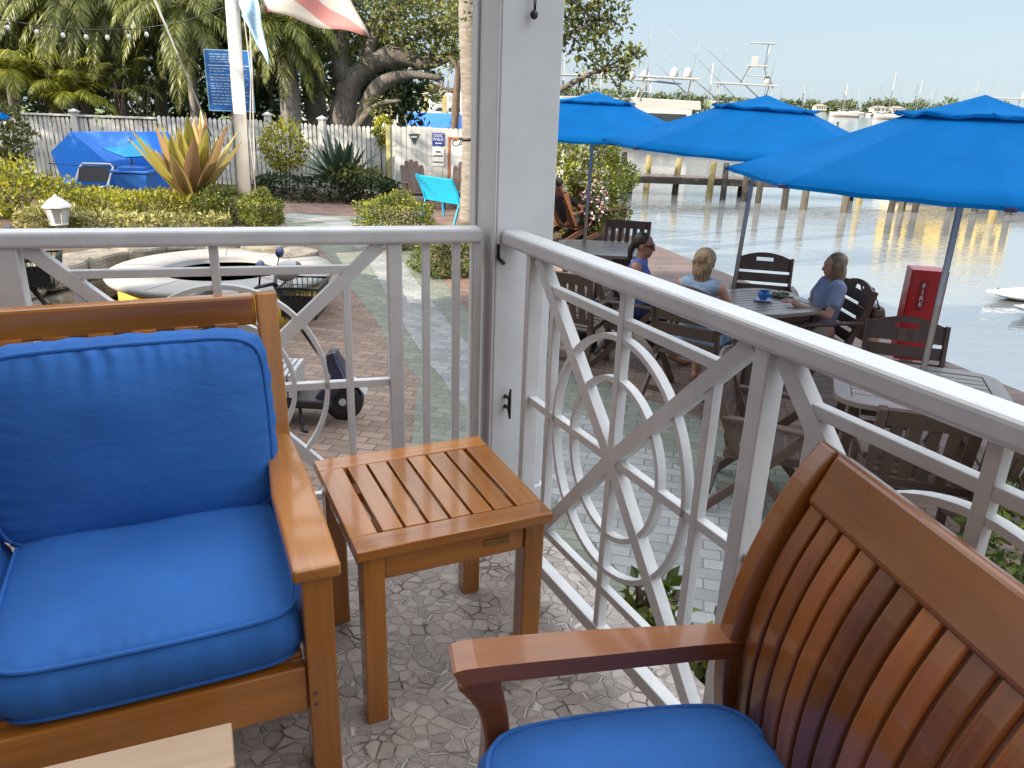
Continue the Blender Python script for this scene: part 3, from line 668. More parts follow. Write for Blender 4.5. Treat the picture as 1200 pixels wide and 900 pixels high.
def sheet(name, pts, m, z, kind='structure'):
    mb = MB(); mb.add([(p[0], p[1], z) for p in pts], [tuple(range(len(pts)))]); 
    o = mb.build(name, m); 
    if o.data.polygons[0].normal.z < 0: o.data.flip_normals()
    return tag(o, kind=kind)
def ribbon(name, m, z, ctr, a, b):
    pts = [Vector((x, y, 0)) for x, y in ctr]; n = len(pts); sub = []; wa = []; wb = []
    for i in range(n-1):
        p0, p1, p2, p3 = pts[max(i-1, 0)], pts[i], pts[i+1], pts[min(i+2, n-1)]
        for k in range(8):
            t = k/8; sub.append(.5*((2*p1)+(p2-p0)*t+(2*p0-5*p1+4*p2-p3)*t*t+(3*p1-p0-3*p2+p3)*t**3)); wa.append(a[i]*(1-t)+a[i+1]*t); wb.append(b[i]*(1-t)+b[i+1]*t)
    sub.append(pts[-1]); wa.append(a[-1]); wb.append(b[-1]); mb = MB(); vs = []
    for i, p in enumerate(sub):
        d = (sub[min(i+1, len(sub)-1)]-sub[max(i-1, 0)]).normalized(); s = Vector((d.y, -d.x, 0))
        vs += [(p.x+s.x*wa[i], p.y+s.y*wa[i], z), (p.x+s.x*wb[i], p.y+s.y*wb[i], z)]
    mb.add(vs, [(2*i, 2*i+1, 2*i+3, 2*i+2) for i in range(len(sub)-1)]); o = mb.build(name, m)
    if o.data.polygons[0].normal.z < 0: o.data.flip_normals()
    return tag(o, kind='structure')
ctr = [(P(x, y, G).x, P(x, y, G).y) for x, y in ((330, 252), (400, 262), (445, 300), (487, 362), (548, 440), (660, 520), (770, 600), (880, 690))]+[(2.6, 1.6)]
ribbon('paving_green', M['pav_green'], G+.004, ctr, [-1.2, -1.0, -1.0, -.95, -.95, -1.25, -1.3, -1.3, -1.3], [1.2, 1.0, .8, .55, .45, 1.3, 1.2, 1.0, 1.0])
ribbon('paving_pale', M['pav_white'], G+.008, ctr, [-.3, -.3, -.25, -.25, -.28, -.5, -.55, -.55, -.5], [.3, .3, .25, .25, .25, .45, .55, .55, .5])
pk = [P(x, y, G) for x, y in ((485, 282), (520, 330), (556, 372), (640, 330), (640, 238), (470, 226), (340, 240), (350, 250), (460, 256))]
sheet('paving_pink', pk, M['pav_pink'], G+.012)
mb = MB(); dk = [De(-25, .05), De(tipS, .05), De(tipS, -2.15), De(-25, -2.15)]; mb.prism([(q.x, q.y) for q in dk], G-.14, G+.022); tag(mb.build('boardwalk', M['deck']), kind='structure')
sheet('soil', [(-3.0, 18.6), (-14, 18.0), (-30, 16), (-30, 24), (.6, 23.6), (1.2, 19.6), (-.5, 19.3)], M['soil'], G+.006)
sheet('lawn', [(-30, 22.2), (.9, 22.6), (.7, 24), (-2.6, 28.8), (-12, 32.8), (-40, 38)], M['lawn'], G+.011)
sheet('garden_bed', [P(x, y, G) for x, y in ((-120, 300), (140, 272), (300, 266), (330, 256), (250, 232), (-200, 222))], M['soil'], G+.016)
# ================================================================== PATIO FURNITURE
dw = M['dark_wood']
def umbrella(label, base, apex, off, R=1.43, group='blue umbrellas over the patio tables'):
    ht = apex.z-G; lean = math.atan2(apex.x-base.x, ht)
    t = thing('patio_umbrella', label, 'umbrella', (base.x, base.y, G), 0, group); t.rotation_euler = (0, lean, 0)
    zr = ht-.49; z1 = ht-.135; r1 = .47
    part('pole', M['pole'], t, lambda m: m.tube([(0, 0, 0), (0, 0, ht-.06)], .021, 14), 0)
    part('base', M['black_metal'], t, lambda m: m.lathe([(.0, .0), (.26, 0), (.26, .03), (.22, .055), (.05, .07), (.04, .25), (0, .25)], 24), 0)
    def cloth(m, ra, za, rb, zb, nr, drop, wav):
        NS = 8
        for k in range(8):
            a0 = off+k*PI/4; p0 = Vector((math.cos(a0), math.sin(a0), 0)); p1 = Vector((math.cos(a0+PI/4), math.sin(a0+PI/4), 0)); b = len(m.v)
            for i in range(nr+2):
                f = min(1, i/nr); r = ra+(rb-ra)*f; z = za+(zb-za)*f - .015*math.sin(PI*f); hem = i == nr+1
                for j in range(NS+1):
                    g = j/NS; s = 4*g*(1-g); q = (p0*(1-g)+p1*g)*(max(r, .001)+(.003 if hem else 0))*(1-f*.02*s)
                    zz = z-f*.012*s+.004*math.sin(g*17+k*2+i*1.3)*s*f-(drop if hem else 0)
                    if wav and i >= nr: zz += .016*abs(math.sin(g*PI*1.5+.4+k))*(1 if not hem else .6)
                    m.v.append((q.x, q.y, zz))
            for i in range(nr+1):
                for j in range(NS): c_ = b+i*(NS+1)+j; m.quad_uv((c_, c_+NS+1, c_+NS+2, c_+1), None, i < nr)
    part('canopy', M['umb'], t, lambda m: cloth(m, .36, z1+.028, R, zr, 6, .022, False), 0)
    part('vent', M['umb'], t, lambda m: cloth(m, .0, ht-.0, r1, z1+.02, 4, .012, True), 0)
    for k in range(8):
        a = off+k*PI/4; c, s = math.cos(a), math.sin(a)
        part('rib', M['black_metal'], t, lambda m: m.tube([(c*.03, s*.03, ht-.10), (c*.4, s*.4, z1-.035), (c*.8, s*.8, z1-.035+(zr-z1+.02)*.43), (c*(R-.03), s*(R-.03), zr-.014)], .008, 6), 0)
        part('corner_pocket', M['navy'], t, lambda m: m.bar((c*(R-.06), s*(R-.06), zr-.012), (c*(R+.008), s*(R+.008), zr-.016), .05, .02), 0)
    part('hub', M['black'], t, lambda m: m.lathe([(.022, ht-.10), (.04, ht-.10), (.04, ht-.05), (.022, ht-.05)], 12), 0)
    return t
def umb_at(label, bpx, apx, off):
    b = P(bpx[0], bpx[1], T); return umbrella(label, b, A(apx[0], apx[1], b.y), off)
U3 = umb_at('blue umbrella nearest the camera, reaching the right edge of the photo', (1081, 440), (1155, 111), rad(24))
U2 = umb_at('middle blue umbrella, its pole beside the table with the blue cup', (857, 334), (899, 111), rad(31))
U1 = umb_at('blue umbrella half hidden by the white porch post', (684, 284), (699, 107), rad(3))

def patio_table(label, c, rz, sx=.5, sy=.5, cr=.17):
    t = thing('patio_table', label, 'table', (c.x, c.y, G), rz, 'weathered patio tables'); h = T-G
    def ring(hx, hy, r, n=6):
        out = []
        for cx, cy, a0 in ((hx-r, hy-r, 0), (-hx+r, hy-r, 90), (-hx+r, -hy+r, 180), (hx-r, -hy+r, 270)):
            for k in range(n+1): a = rad(a0+90*k/n); out.append((cx+r*math.cos(a), cy+r*math.sin(a)))
        return out
    def edge(m):
        o = ring(sx, sy, cr); i = ring(sx-.10, sy-.10, .012); n = len(o)
        for za in (0,):
            b = len(m.v); m.v += [(p[0], p[1], h) for p in o]+[(p[0], p[1], h) for p in i]+[(p[0], p[1], h-.035) for p in o]+[(p[0], p[1], h-.035) for p in i]
            for k in range(n):
                l = (k+1) % n; f = k/n*9
                m.quad_uv((b+k, b+l, b+n+l, b+n+k), [(f, 0), (f+.1, 0), (f+.1, .1), (f, .1)]); m.quad_uv((b+2*n+l, b+2*n+k, b+3*n+k, b+3*n+l)); m.quad_uv((b+2*n+k, b+2*n+l, b+l, b+k)); m.quad_uv((b+n+k, b+n+l, b+3*n+l, b+3*n+k))
    part('top_frame', M['table_top'], t, edge, .003)
    def sl(m):
        n = 9; wv = 2*(sy-.102)/n
        for k in range(n): m.bar((-sx+.104, -sy+.102+(k+.5)*wv, h-.014), (sx-.104, -sy+.102+(k+.5)*wv, h-.014), wv-.010, .02)
    part('slats', M['table_top'], t, sl, .002)
    for x in (-1, 1):
        for y in (-1, 1): part('leg', dw, t, lambda m: m.bar((x*(sx-.09), y*(sy-.09), 0), (x*(sx-.13), y*(sy-.13), h-.036), .06, .06, (0, 1, 0)), .004)
        part('apron', dw, t, lambda m: m.bar((x*(sx-.13), -sy+.17, h-.075), (x*(sx-.13), sy-.17, h-.075), .025, .075))
        part('apron', dw, t, lambda m: m.bar((-sx+.17, x*(sy-.13), h-.075), (sx-.17, x*(sy-.13), h-.075), .025, .075))
    return t
def fdir(v): return math.atan2(v[1], v[0])-PI/2   # rotation that turns local +y to v
tp3 = P(1078, 453, T); tp2 = P(893, 352, T); tp1 = P(700, 290, T)
TB3 = patio_table('weathered slatted patio table nearest the railing, by the red fire cabinet', tp3, rad(-20), .52, .50)
TB2 = patio_table('weathered patio table carrying the blue cup and the plate', tp2, rad(22), .45, .45, .28)
TB1 = patio_table('weathered patio table farthest along, beside the lounging chairs', tp1, rad(-5), .48, .48)

def back_pt(x, z, zb=.43, y0=-.22, tilt=.24): return (x, y0-(z-zb)*tilt, z)
def patio_chair(label, c, f, kind, group='brown patio chairs at the tables', mat=None):
    mt = mat or dw; t = thing('patio_chair', label, 'chair', (c.x, c.y, G), fdir(f), group); w = .27
    def seat(m):
        for k in range(6): m.bar((-w+.03, -.2+k*.085, .435-.012*(5-k)*.5), (w-.03, -.2+k*.085, .435-.012*(5-k)*.5), .07, .02)
    part('seat', mt, t, seat, .003)
    for s in (-1, 1):
        part('seat_rail', mt, t, lambda m: m.bar((s*(w-.02), -.24, .40), (s*(w-.02), .25, .42), .03, .05), .003)
        if kind == 'folding':
            part('leg', mt, t, lambda m: m.path([(s*(w-.005), .24, 0), (s*(w-.005), .02, .28), (s*(w-.005), -.23, .46), back_pt(s*w, .90)], .03, .055, (1, 0, 0)) if False else m.path([(s*w, .28, 0), (s*w, .03, .27), (s*w, -.18, .46), back_pt(s*w, .72), back_pt(s*w, .925)], .055, .03, (1, 0, 0)), .004)
            part('leg', mt, t, lambda m: m.bar((s*(w+.032), -.34, 0), (s*(w+.032), .22, .60), .055, .028, (1, 0, 0)), .004)
        else:
            part('leg', mt, t, lambda m: m.bar((s*w, .25, 0), (s*w, .25, .60), .05, .05, (0, 1, 0)), .004)
            part('leg', mt, t, lambda m: m.path([(s*w, -.30, 0), (s*w, -.23, .42), back_pt(s*w, .95)], .05, .045, (1, 0, 0)), .004)
        part('arm', mt, t, lambda m: m.path([back_pt(s*(w+.02), .645), (s*(w+.03), -.05, .645), (s*(w+.03), .22, .625), (s*(w+.03), .30, .61)], [.05, .065, .07, .05], .024, (0, 0, 1)), .006)
    part('stretcher', mt, t, lambda m: m.bar((-w+.02, -.30 if kind == 'folding' else -.26, .12), (w-.02, -.30 if kind == 'folding' else -.26, .12), .03, .045), .003)
    u = Vector((0, -.24, 1)).normalized(); nrm = Vector((0, 1, .24)).normalized()
    if kind == 'folding':
        hb = [(.465, .09), (.585, .09), (.70, .09)]
        for z, h_ in hb: part('back_slat', mt, t, lambda m: m.bar(back_pt(-w+.016, z+.02), back_pt(w-.016, z+.02), .022, h_, u), .003)
        def tops(m):
            def arch(x): return .97-.055*(x/(w-.016))**2
            z0 = .79; xs = [-w+.016, -.16, -.085, -.05, 0, .05, .085, .16, w-.016]
            def strip(xa, xb, za, zb_): # a slab between two heights
                v = []
                for yo in (.011, -.011):
                    for (x, z) in ((xa, za[0]), (xb, za[1]), (xb, zb_[1]), (xa, zb_[0])): v.append(Vector(back_pt(x, z))+nrm*yo)
                m.add(v, [(0, 1, 2, 3), (7, 6, 5, 4), (0, 4, 5, 1), (1, 5, 6, 2), (2, 6, 7, 3), (3, 7, 4, 0)], False, [[(xa, .1), (xb, .1), (xb, .2), (xa, .2)]]*6)
            for xa, xb in zip(xs[:-1], xs[1:]):
                if xa >= -.086 and xb <= .086: strip(xa, xb, (z0, z0), (.885, .885)); strip(xa, xb, (.922, .922), (arch(xa), arch(xb)))
                else: strip(xa, xb, (z0, z0), (arch(xa), arch(xb)))
        part('top_slat', mt, t, tops, 0)
    else:
        part('back_rail', mt, t, lambda m: m.bar(back_pt(-w+.024, .90), back_pt(w-.024, .90), .028, .10, u), .004)
        part('back_rail', mt, t, lambda m: m.bar(back_pt(-w+.024, .50), back_pt(w-.024, .50), .026, .06, u), .004)
        for k in range(5):
            x = (k-2)*.092; part('back_slat', mt, t, lambda m: m.bar(back_pt(x, .53), back_pt(x, .852), .06, .016, (0, 1, 0)), .003)
    return t
def seat_from_back(px, py, ztop, f):
    q = P(px, py, ztop); f = Vector((f[0], f[1], 0)).normalized(); return q+f*.36, f
rc = (P(748, 470, G)+P(826, 490, G))/2; fC = Vector((.56, .83, 0)).normalized()
CH = {}
CH['C'] = (rc+fC*.30, fC, 'folding', 'folding chair under the blonde woman with her back to the porch')
c, f = seat_from_back(897, 299, G+.94, (-.22, -.97)); CH['D'] = (c, f, 'folding', 'empty folding chair with a handle slot, between the blue cup and the water')
c, f = seat_from_back(1011, 337, G+.90, (-.99, -.05)); CH['E'] = (c, f, 'folding', 'folding chair of the smiling woman, with a tan handbag behind it')
c, f = seat_from_back(1064, 375, G+.94, (-.30, -.95)); CH['F'] = (c, f, 'folding', 'empty folding chair with a handle slot in front of the red fire cabinet')
c, f = seat_from_back(1103, 492, G+.93, (.30, .95)); CH['G'] = (c, f, 'upright', 'upright slatted chair pushed in on the near side of the nearest patio table')
c, f = seat_from_back(1250, 520, G+.93, (-.2, .97)); CH['K'] = (c, f, 'upright', 'slatted chair half out of the photo at the right edge, beyond the railing')
c = P(905, 486, G+.60); CH['H'] = (c, Vector((.93, -.36, 0)), 'folding', 'folding chair with crossed legs at the left side of the nearest patio table')
c, f = seat_from_back(737, 259, G+.94, (-.25, -.97)); CH['A'] = (c, f, 'upright', 'upright slatted chair at the water edge behind the woman in sunglasses')
hd1 = P(757, 288, G+1.14); fB = Vector((.95, -.30, 0)).normalized()
CH['B'] = (hd1-fB*.05, fB, 'folding', 'folding chair under the woman in dark sunglasses')
c = P(672, 372, G+.45); CH['I'] = (c, Vector((.45, .9, 0)).normalized(), 'upright', 'upright slatted chair at the near side of the farthest patio table, seen through the railing')
chairs = {k: patio_chair(v[3], v[0], v[1], v[2]) for k, v in CH.items()}

chairs['C'].scale = (1, 1, 1.08); chairs['C'].location += fC*.06
# lounging chairs at the far end
def adirondack(label, c, f, mat, group=None):
    t = thing('adirondack_chair', label, 'lounge chair', (c.x, c.y, G), fdir(f), group)
    def back(m):
        for k in range(5):
            x = (k-2)*.108; top = 1.0-.03*abs(k-2)**2; m.path([(x, -.18, .30), (x, -.18-.5*(top-.33), top-.03), (x*.97, -.18-.5*(top-.30), top)], [.104, .104, .07], .018, (0, 1, .5))
    part('backrest', mat, t, back, .004)
    def seat(m):
        for k in range(6): m.bar((-.27, .40-k*.11, .37-k*.022), (.27, .40-k*.11, .37-k*.022), .098, .02)
    part('seat', mat, t, seat, .003)
    for s in (-1, 1):
        part('arm', mat, t, lambda m: m.path([(s*.33, -.38, .55), (s*.33, 0, .57), (s*.34, .40, .585), (s*.34, .46, .585)], [.07, .12, .13, .09], .022, (0, 0, 1)), .004)
        part('leg', mat, t, lambda m: m.bar((s*.30, .40, 0), (s*.30, .40, .572), .09, .026, (1, 0, 0)), .003)
        part('leg', mat, t, lambda m: m.bar((s*.272, .42, .34), (s*.272, -.60, .03), .026, .10, (0, 0, 1)), .003)
    return t
adirondack('rusty brown lounge chair nearest the post, its occupant stretched out', P(668, 282, G), (.65, .75), M['rust_wood'], 'rusty lounge chairs by the mangrove')
adirondack('second rusty brown lounge chair, right beside the outstretched shoes', P(697, 280, G), (.75, .65), M['rust_wood'], 'rusty lounge chairs by the mangrove')

# ---- things on the tables
def cup(label, c):
    t = thing('coffee_cup', label, 'cup', c)
    bl = paint('blue_glazed_pottery', (.02, .17, .5), .2, .05, 10, 0, 0, .3)
    part('bowl', bl, t, lambda m: m.lathe([(.0, .012), (.032, .012), (.036, .018), (.052, .05), (.056, .085), (.052, .085), (.047, .05), (.03, .022), (0, .02)], 28), 0)
    part('handle', bl, t, lambda m: m.tube([(.05, .0, .07), (.075, 0, .072), (.085, 0, .05), (.07, 0, .03), (.045, 0, .032)], .006, 8), 0)
    part('coffee', paint('coffee', (.12, .06, .03), .2), t, lambda m: m.lathe([(0, .07), (.051, .07)], 20), 0)
    s = thing('saucer', 'pale blue saucer under the blue cup', 'saucer', c)
    part('dish', paint('pale_blue_glaze', (.25, .42, .6), .2), s, lambda m: m.lathe([(0, 0), (.04, 0), (.085, .010), (.085, .014), (.045, .006), (0, .006)], 32), 0)
    return t
cup('blue coffee cup on the table with the plate', P(894, 352, T+.003))
pc = P(915, 346, T+.003)
pl = thing('dinner_plate', 'plate with green leftovers beside the blue cup', 'plate', pc)
part('dish', paint('grey_plate', (.35, .36, .33), .25), pl, lambda m: m.lathe([(0, 0), (.07, 0), (.12, .014), (.12, .018), (.075, .006), (0, .006)], 32), 0)
fd = MB()
for k in range(46):
    a, r = random.random()*6.28, .075*math.sqrt(random.random()); fd.ellipsoid((r*math.cos(a), r*math.sin(a), .012+.012*random.random()), (.018, .008, .006), 6, 4, Matrix.Rotation(random.random()*3, 3, 'Z') @ Matrix.Rotation(random.random(), 3, 'X'))
fo = fd.build('salad', leafmat('salad_leaves', (.05, .07, .02), (.3, .3, .12), .1)); fo.location = pc+Vector((0, 0, .002)); tag(fo, 'small heap of salad leaves on the plate', 'food')
g = thing('drinking_glass', 'tall glass of yellow drink with a straw in front of the blonde woman', 'glass', P(826, 338, T+.003))
part('drink', paint('yellow_drink', (.55, .5, .06), .15), g, lambda m: m.lathe([(0, .004), (.029, .004), (.036, .17), (0, .17)], 20), 0)
gm, gt, gb = nt('clear_glass'); gb.inputs['Transmission Weight'].default_value = 1; gb.inputs['Roughness'].default_value = .02; gb.inputs['Base Color'].default_value = (.95, .98, .95, 1); gb.inputs['IOR'].default_value = 1.2
part('glass_wall', gm, g, lambda m: m.lathe([(.030, 0), (.039, .20), (.0375, .20), (.0305, .004)], 20), 0)
part('straw', M['black'], g, lambda m: m.tube([(-.01, 0, .05), (.02, 0, .27)], .003, 6), 0)

# ---- red fire cabinet on the deck
fb = P(1077, 440, G+.05); Yf = 6.15; 
q = A(1070, 395, Yf); ft = A(1096, 318, Yf)
fcab = thing('fire_cabinet', 'red fire extinguisher cabinet lettered FIRE on a post at the water edge', 'fire cabinet', (q.x, q.y, G+.022), rad(-14))
red = paint('red_cabinet_paint', (.50, .012, .018), .35, .08, 8, .03, 0, .2)
ztop = ft.z-G; zb_ = ztop-.74
part('case', red, fcab, lambda m: m.bar((0, 0, zb_), (0, 0, ztop), .27, .2, (0, 1, 0)), .006)
part('door', red, fcab, lambda m: m.bar((0.0, -.1015, zb_+.02), (0.0, -.1015, ztop-.02), .25, .012, (0, 1, 0)), .003)
part('post', M['concrete'], fcab, lambda m: m.bar((0, .06, 0), (0, .06, zb_-.001), .09, .07, (0, 1, 0)), .004)
part('label_plate', paint('dark_red_plate', (.3, .01, .012), .4), fcab, lambda m: m.bar((-.03, -.1095, ztop-.32), (-.03, -.1095, ztop-.08), .06, .002, (0, 1, 0)), 0)
def text(name, s, size, loc, rot, m, parent=None, align='CENTER', ext=.0015):
    c = bpy.data.curves.new(name, 'FONT'); c.body = s; c.size = size; c.align_x = align; c.align_y = 'CENTER'; c.extrude = ext; c.space_line = .9
    o = bpy.data.objects.new('tmp_text', c); COL.objects.link(o); dg = bpy.context.evaluated_depsgraph_get(); dg.update()
    me = bpy.data.meshes.new_from_object(o.evaluated_get(dg)); bpy.data.objects.remove(o); bpy.data.curves.remove(c)
    me.materials.clear(); ob = link(name, me, m, parent); ob.location = loc; ob.rotation_euler = rot; return ob
M['white_ink'] = paint('white_lettering', (.8, .8, .78), .5, .02, 5, 0)
text('lettering', 'F\nI\nR\nE', .055, (-.03, -.112, ztop-.20), (rad(90), 0, 0), M['white_ink'], fcab)

# ---- small boats tied at the right
def kayak(label, c, rz, Lk, wk, mat):
    t = thing('kayak', label, 'kayak', (c.x, c.y, WATER), rz, 'pale kayaks floating by the boardwalk'); mb = MB(); n, m = 22, 14; rows = []
    for i in range(n+1):
        f = i/n; x = (f-.5)*Lk; q = max(.0, 1-abs(2*f-1)**2.3)**.75; hw = wk/2*q+.012; rise = .11*abs(2*f-1)**3; b = len(mb.v); rows.append(b)
        for k in range(m):
            a = 2*PI*k/m; y = hw*math.cos(a); z = math.sin(a); z = z*(.13 if z > 0 else .12)*max(q, .25)+.07+rise; mb.v.append((x, y, z))
    for i in range(n):
        for k in range(m): l = (k+1) % m; mb.quad_uv((rows[i]+k, rows[i+1]+k, rows[i+1]+l, rows[i]+l), None, True)
    mb.quad_uv(tuple(rows[0]+k for k in range(m))); mb.quad_uv(tuple(rows[n]+k for k in range(m))[::-1])
    mb.build('hull', mat, t)
    part('seat_well', M['black'], t, lambda m_: m_.lathe([(0, .19), (.2, .205), (.21, .21), (.16, .20)], 20), 0)
    part('carry_handle', M['black'], t, lambda m_: m_.tube([(-Lk*.43, -.03, .19), (-Lk*.43, 0, .23), (-Lk*.43, .03, .19)], .008, 6), 0)
    return t
M['kayak'] = paint('pale_grey_kayak_plastic', (.62, .66, .66), .35, .06, 3, .03)
k1 = P(1160, 350, WATER+.05); k2 = P(1188, 368, WATER+.05)
kayak('pale kayak with its bow towards the fire cabinet, farther of the two', k1+Vector((1.55, .45, 0)), rad(14), 3.3, .75, M['kayak'])
kayak('pale kayak with dark stripes, nearer of the two', k2+Vector((1.6, .3, 0)), rad(10), 3.3, .75, M['kayak'])
# ================================================================== GARDEN ON THE LEFT
class Leaves:
    def __init__(s): s.V = []; s.F = []
    def diamonds(s, c, d, n_, L_, W_):
        """c, d, n_: (N,3) arrays; a folded diamond leaf from c along d"""
        d = d/np.linalg.norm(d, axis=1, keepdims=True); sd = np.cross(d, n_); sd /= np.linalg.norm(sd, axis=1, keepdims=True)+1e-9; nn = np.cross(sd, d)
        L_ = np.asarray(L_).reshape(-1, 1); W_ = np.asarray(W_).reshape(-1, 1)
        v = np.stack([c, c+d*L_*.45+sd*W_*.5+nn*L_*.06, c+d*L_-nn*L_*.08, c+d*L_*.45-sd*W_*.5+nn*L_*.06], 1).reshape(-1, 3)
        b = sum(len(x) for x in s.V); n = len(c); s.V.append(v); s.F += [(b+4*i, b+4*i+1, b+4*i+2, b+4*i+3) for i in range(n)]
    def cloud(s, c, r, n, size, shell=.55, up=.3, flat=0):
        q = RNG.normal(size=(n, 3)); q /= np.linalg.norm(q, axis=1, keepdims=True)
        rr = (shell+(1-shell)*RNG.random((n, 1)))**.8
        bump_ = 1+.18*np.sin(q[:, :1]*5+c[0]*3)*np.cos(q[:, 1:2]*6+c[1])+.12*np.sin(q[:, 2:3]*9+c[2]*5)
        p = np.array(c)+q*rr*bump_*np.array(r)
        d = RNG.normal(size=(n, 3))+q*1.1; d[:, 2] += up; nn = RNG.normal(size=(n, 3))+q*1.2+np.array([0, 0, .6])
        L_ = size*(.6+.8*RNG.random(n)); s.diamonds(p, d, nn, L_, L_*(.42+.2*RNG.random(n)))
    def box(s, c, r, rz, n, size):
        """clipped hedge: leaves spread through a rounded box"""
        q = RNG.random((n, 3))*2-1; k = RNG.integers(0, 3, n); sg = np.sign(RNG.random(n)-.4); 
        f = RNG.random(n) < .8; q[np.arange(n)[f], k[f]] = (sg*(.88+.18*RNG.random(n)))[f]
        wob = 1+.07*np.sin(q[:, :1]*9+c[0])+.06*np.cos(q[:, 1:2]*7+c[1]*2)
        p = q*wob*np.array(r); m = np.array(Matrix.Rotation(rz, 3, 'Z')); p = p@m.T+np.array(c)
        d = RNG.normal(size=(n, 3)); d[:, 2] += .5; L_ = size*(.6+.8*RNG.random(n)); s.diamonds(p, d, RNG.normal(size=(n, 3))+[0, 0, .8], L_, L_*.5)
    def build(s, name, m, parent=None, world=True):
        v = np.concatenate(s.V); me = bpy.data.meshes.new(name); me.from_pydata(v.tolist(), [], s.F); me.update(); return link(name, me, m, parent, world)
def plant(name, label, cat, base, group=None): return thing(name, label, cat, base, 0, group)
def bush(name, label, c, r, n, size, mat, cat='bush', group=None, stems=4, base_z=None, mats2=None):
    bz = base_z if base_z is not None else c.z-r[2]*.9
    t = plant(name, label, cat, (c.x, c.y, bz), group)
    lv = Leaves(); lv.cloud(c, r, n, size, .8 if cat == 'bush' else .5); 
    lv.build('foliage', mat, t)
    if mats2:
        l2 = Leaves(); l2.cloud((c.x, c.y, c.z+r[2]*.1), (r[0]*1.02, r[1]*1.02, r[2]), n//4, size, .85); l2.build('foliage', mats2, t)  # yellower outer leaves put a sunlit look into the colour
    for k in range(stems):
        mb = MB(); a = 6.28*k/stems+.5; mb.tube([(c.x+.06*math.cos(a), c.y+.06*math.sin(a), bz), (c.x+r[0]*.3*math.cos(a), c.y+r[1]*.3*math.sin(a), c.z), (c.x+r[0]*.6*math.cos(a), c.y+r[1]*.6*math.sin(a), c.z+r[2]*.6)], [.02, .014, .006], 5); mb.build('stem', M['bark_dark'], t, True)
    return t
def frond(lv, mb, p, az, el, Lf, droop, nl, ll, hang=.6, lw=.09, stem=.018):
    """one feather leaf: an arching rib with rows of hanging leaflets"""
    p = Vector(p); pts = []; d = Vector((math.cos(az)*math.cos(el), math.sin(az)*math.cos(el), math.sin(el))); q = p.copy(); n = 10
    for i in range(n+1):
        pts.append(q.copy()); q = q+d*(Lf/n); d = (d+Vector((0, 0, -droop*(.4+1.2*i/n)/n*2))).normalized()
    mb.tube(pts, [stem*(1-.85*i/n) for i in range(n+1)], 4)
    c = []; dd = []; nn = []; ls = []
    for j in range(nl):
        f = .14+.86*j/(nl-1); x = f*n; i = min(int(x), n-1); pp = pts[i].lerp(pts[i+1], x-i); tg = (pts[i+1]-pts[i]).normalized()
        sd = tg.cross(Vector((0, 0, 1))); sd = sd.normalized() if sd.length > .05 else Vector((1, 0, 0)); up = sd.cross(tg)
        l = ll*math.sin(PI*min(1, .16+.84*f)**.8)**.7*(.85+.3*random.random())
        for s in (-1, 1):
            v = sd*s*(.75+.2*random.random())+tg*(.5+.4*f)+up*.25-Vector((0, 0, 1))*hang*(.6+.6*random.random())
            c.append(pp); dd.append(v); nn.append(up+Vector((random.gauss(0, .3), random.gauss(0, .3), random.gauss(0, .3)))); ls.append(max(l, .05))
    lv.diamonds(np.array(c), np.array(dd), np.array(nn), np.array(ls), np.array(ls)*lw)
def palm(label, base, ztop, n, Lf, seed, lean=(0, 0), mat='l_palm', group='palms behind the picket fence', tr=.12, el0=(-35, 60), ll=.55, hang=.6, skirt=0, droop=.9):
    rnd = random.Random(seed); st = random.getstate(); random.seed(seed)
    t = plant('palm_tree', label, 'palm', base, group); top = Vector((base[0]+lean[0], base[1]+lean[1], ztop))
    mb = MB(); n_ = 9; mid = [Vector(base).lerp(top, i/n_)+Vector((lean[0]*.1*math.sin(PI*i/n_), 0, 0)) for i in range(n_+1)]
    mb.tube(mid, [tr*(1.35-.5*i/n_) for i in range(n_+1)], 10); mb.build('trunk', M['palm_bark'], t, True)
    lv = Leaves(); rb = MB()
    for k in range(n):
        az = k*2.39996+random.gauss(0, .15); e = rad(el0[0]+(el0[1]-el0[0])*(k+.5)/n+random.gauss(0, 6))
        frond(lv, rb, top+Vector((0, 0, .1)), az, e, Lf*(.8+.35*random.random()), droop*(.8+.4*random.random()), 44, ll, hang)
    cr = lv.build('crown', M[mat], t); rb.build('frond_ribs', M['l_palm_y'], cr, True)
    if skirt:
        lv = Leaves(); rb = MB()
        for k in range(skirt): frond(lv, rb, top-Vector((0, 0, .1)), random.random()*6.28, rad(-55-random.random()*25), Lf*.6, .6, 26, ll*.7, .9)
        d_ = lv.build('dead_fronds', M['l_dead'], t); rb.build('dead_ribs', M['bark_dark'], d_, True)
    random.setstate(st); return t
M['l_dead'] = leafmat('dead_palm_leaves', (.12, .08, .045), (.26, .19, .12), .2)

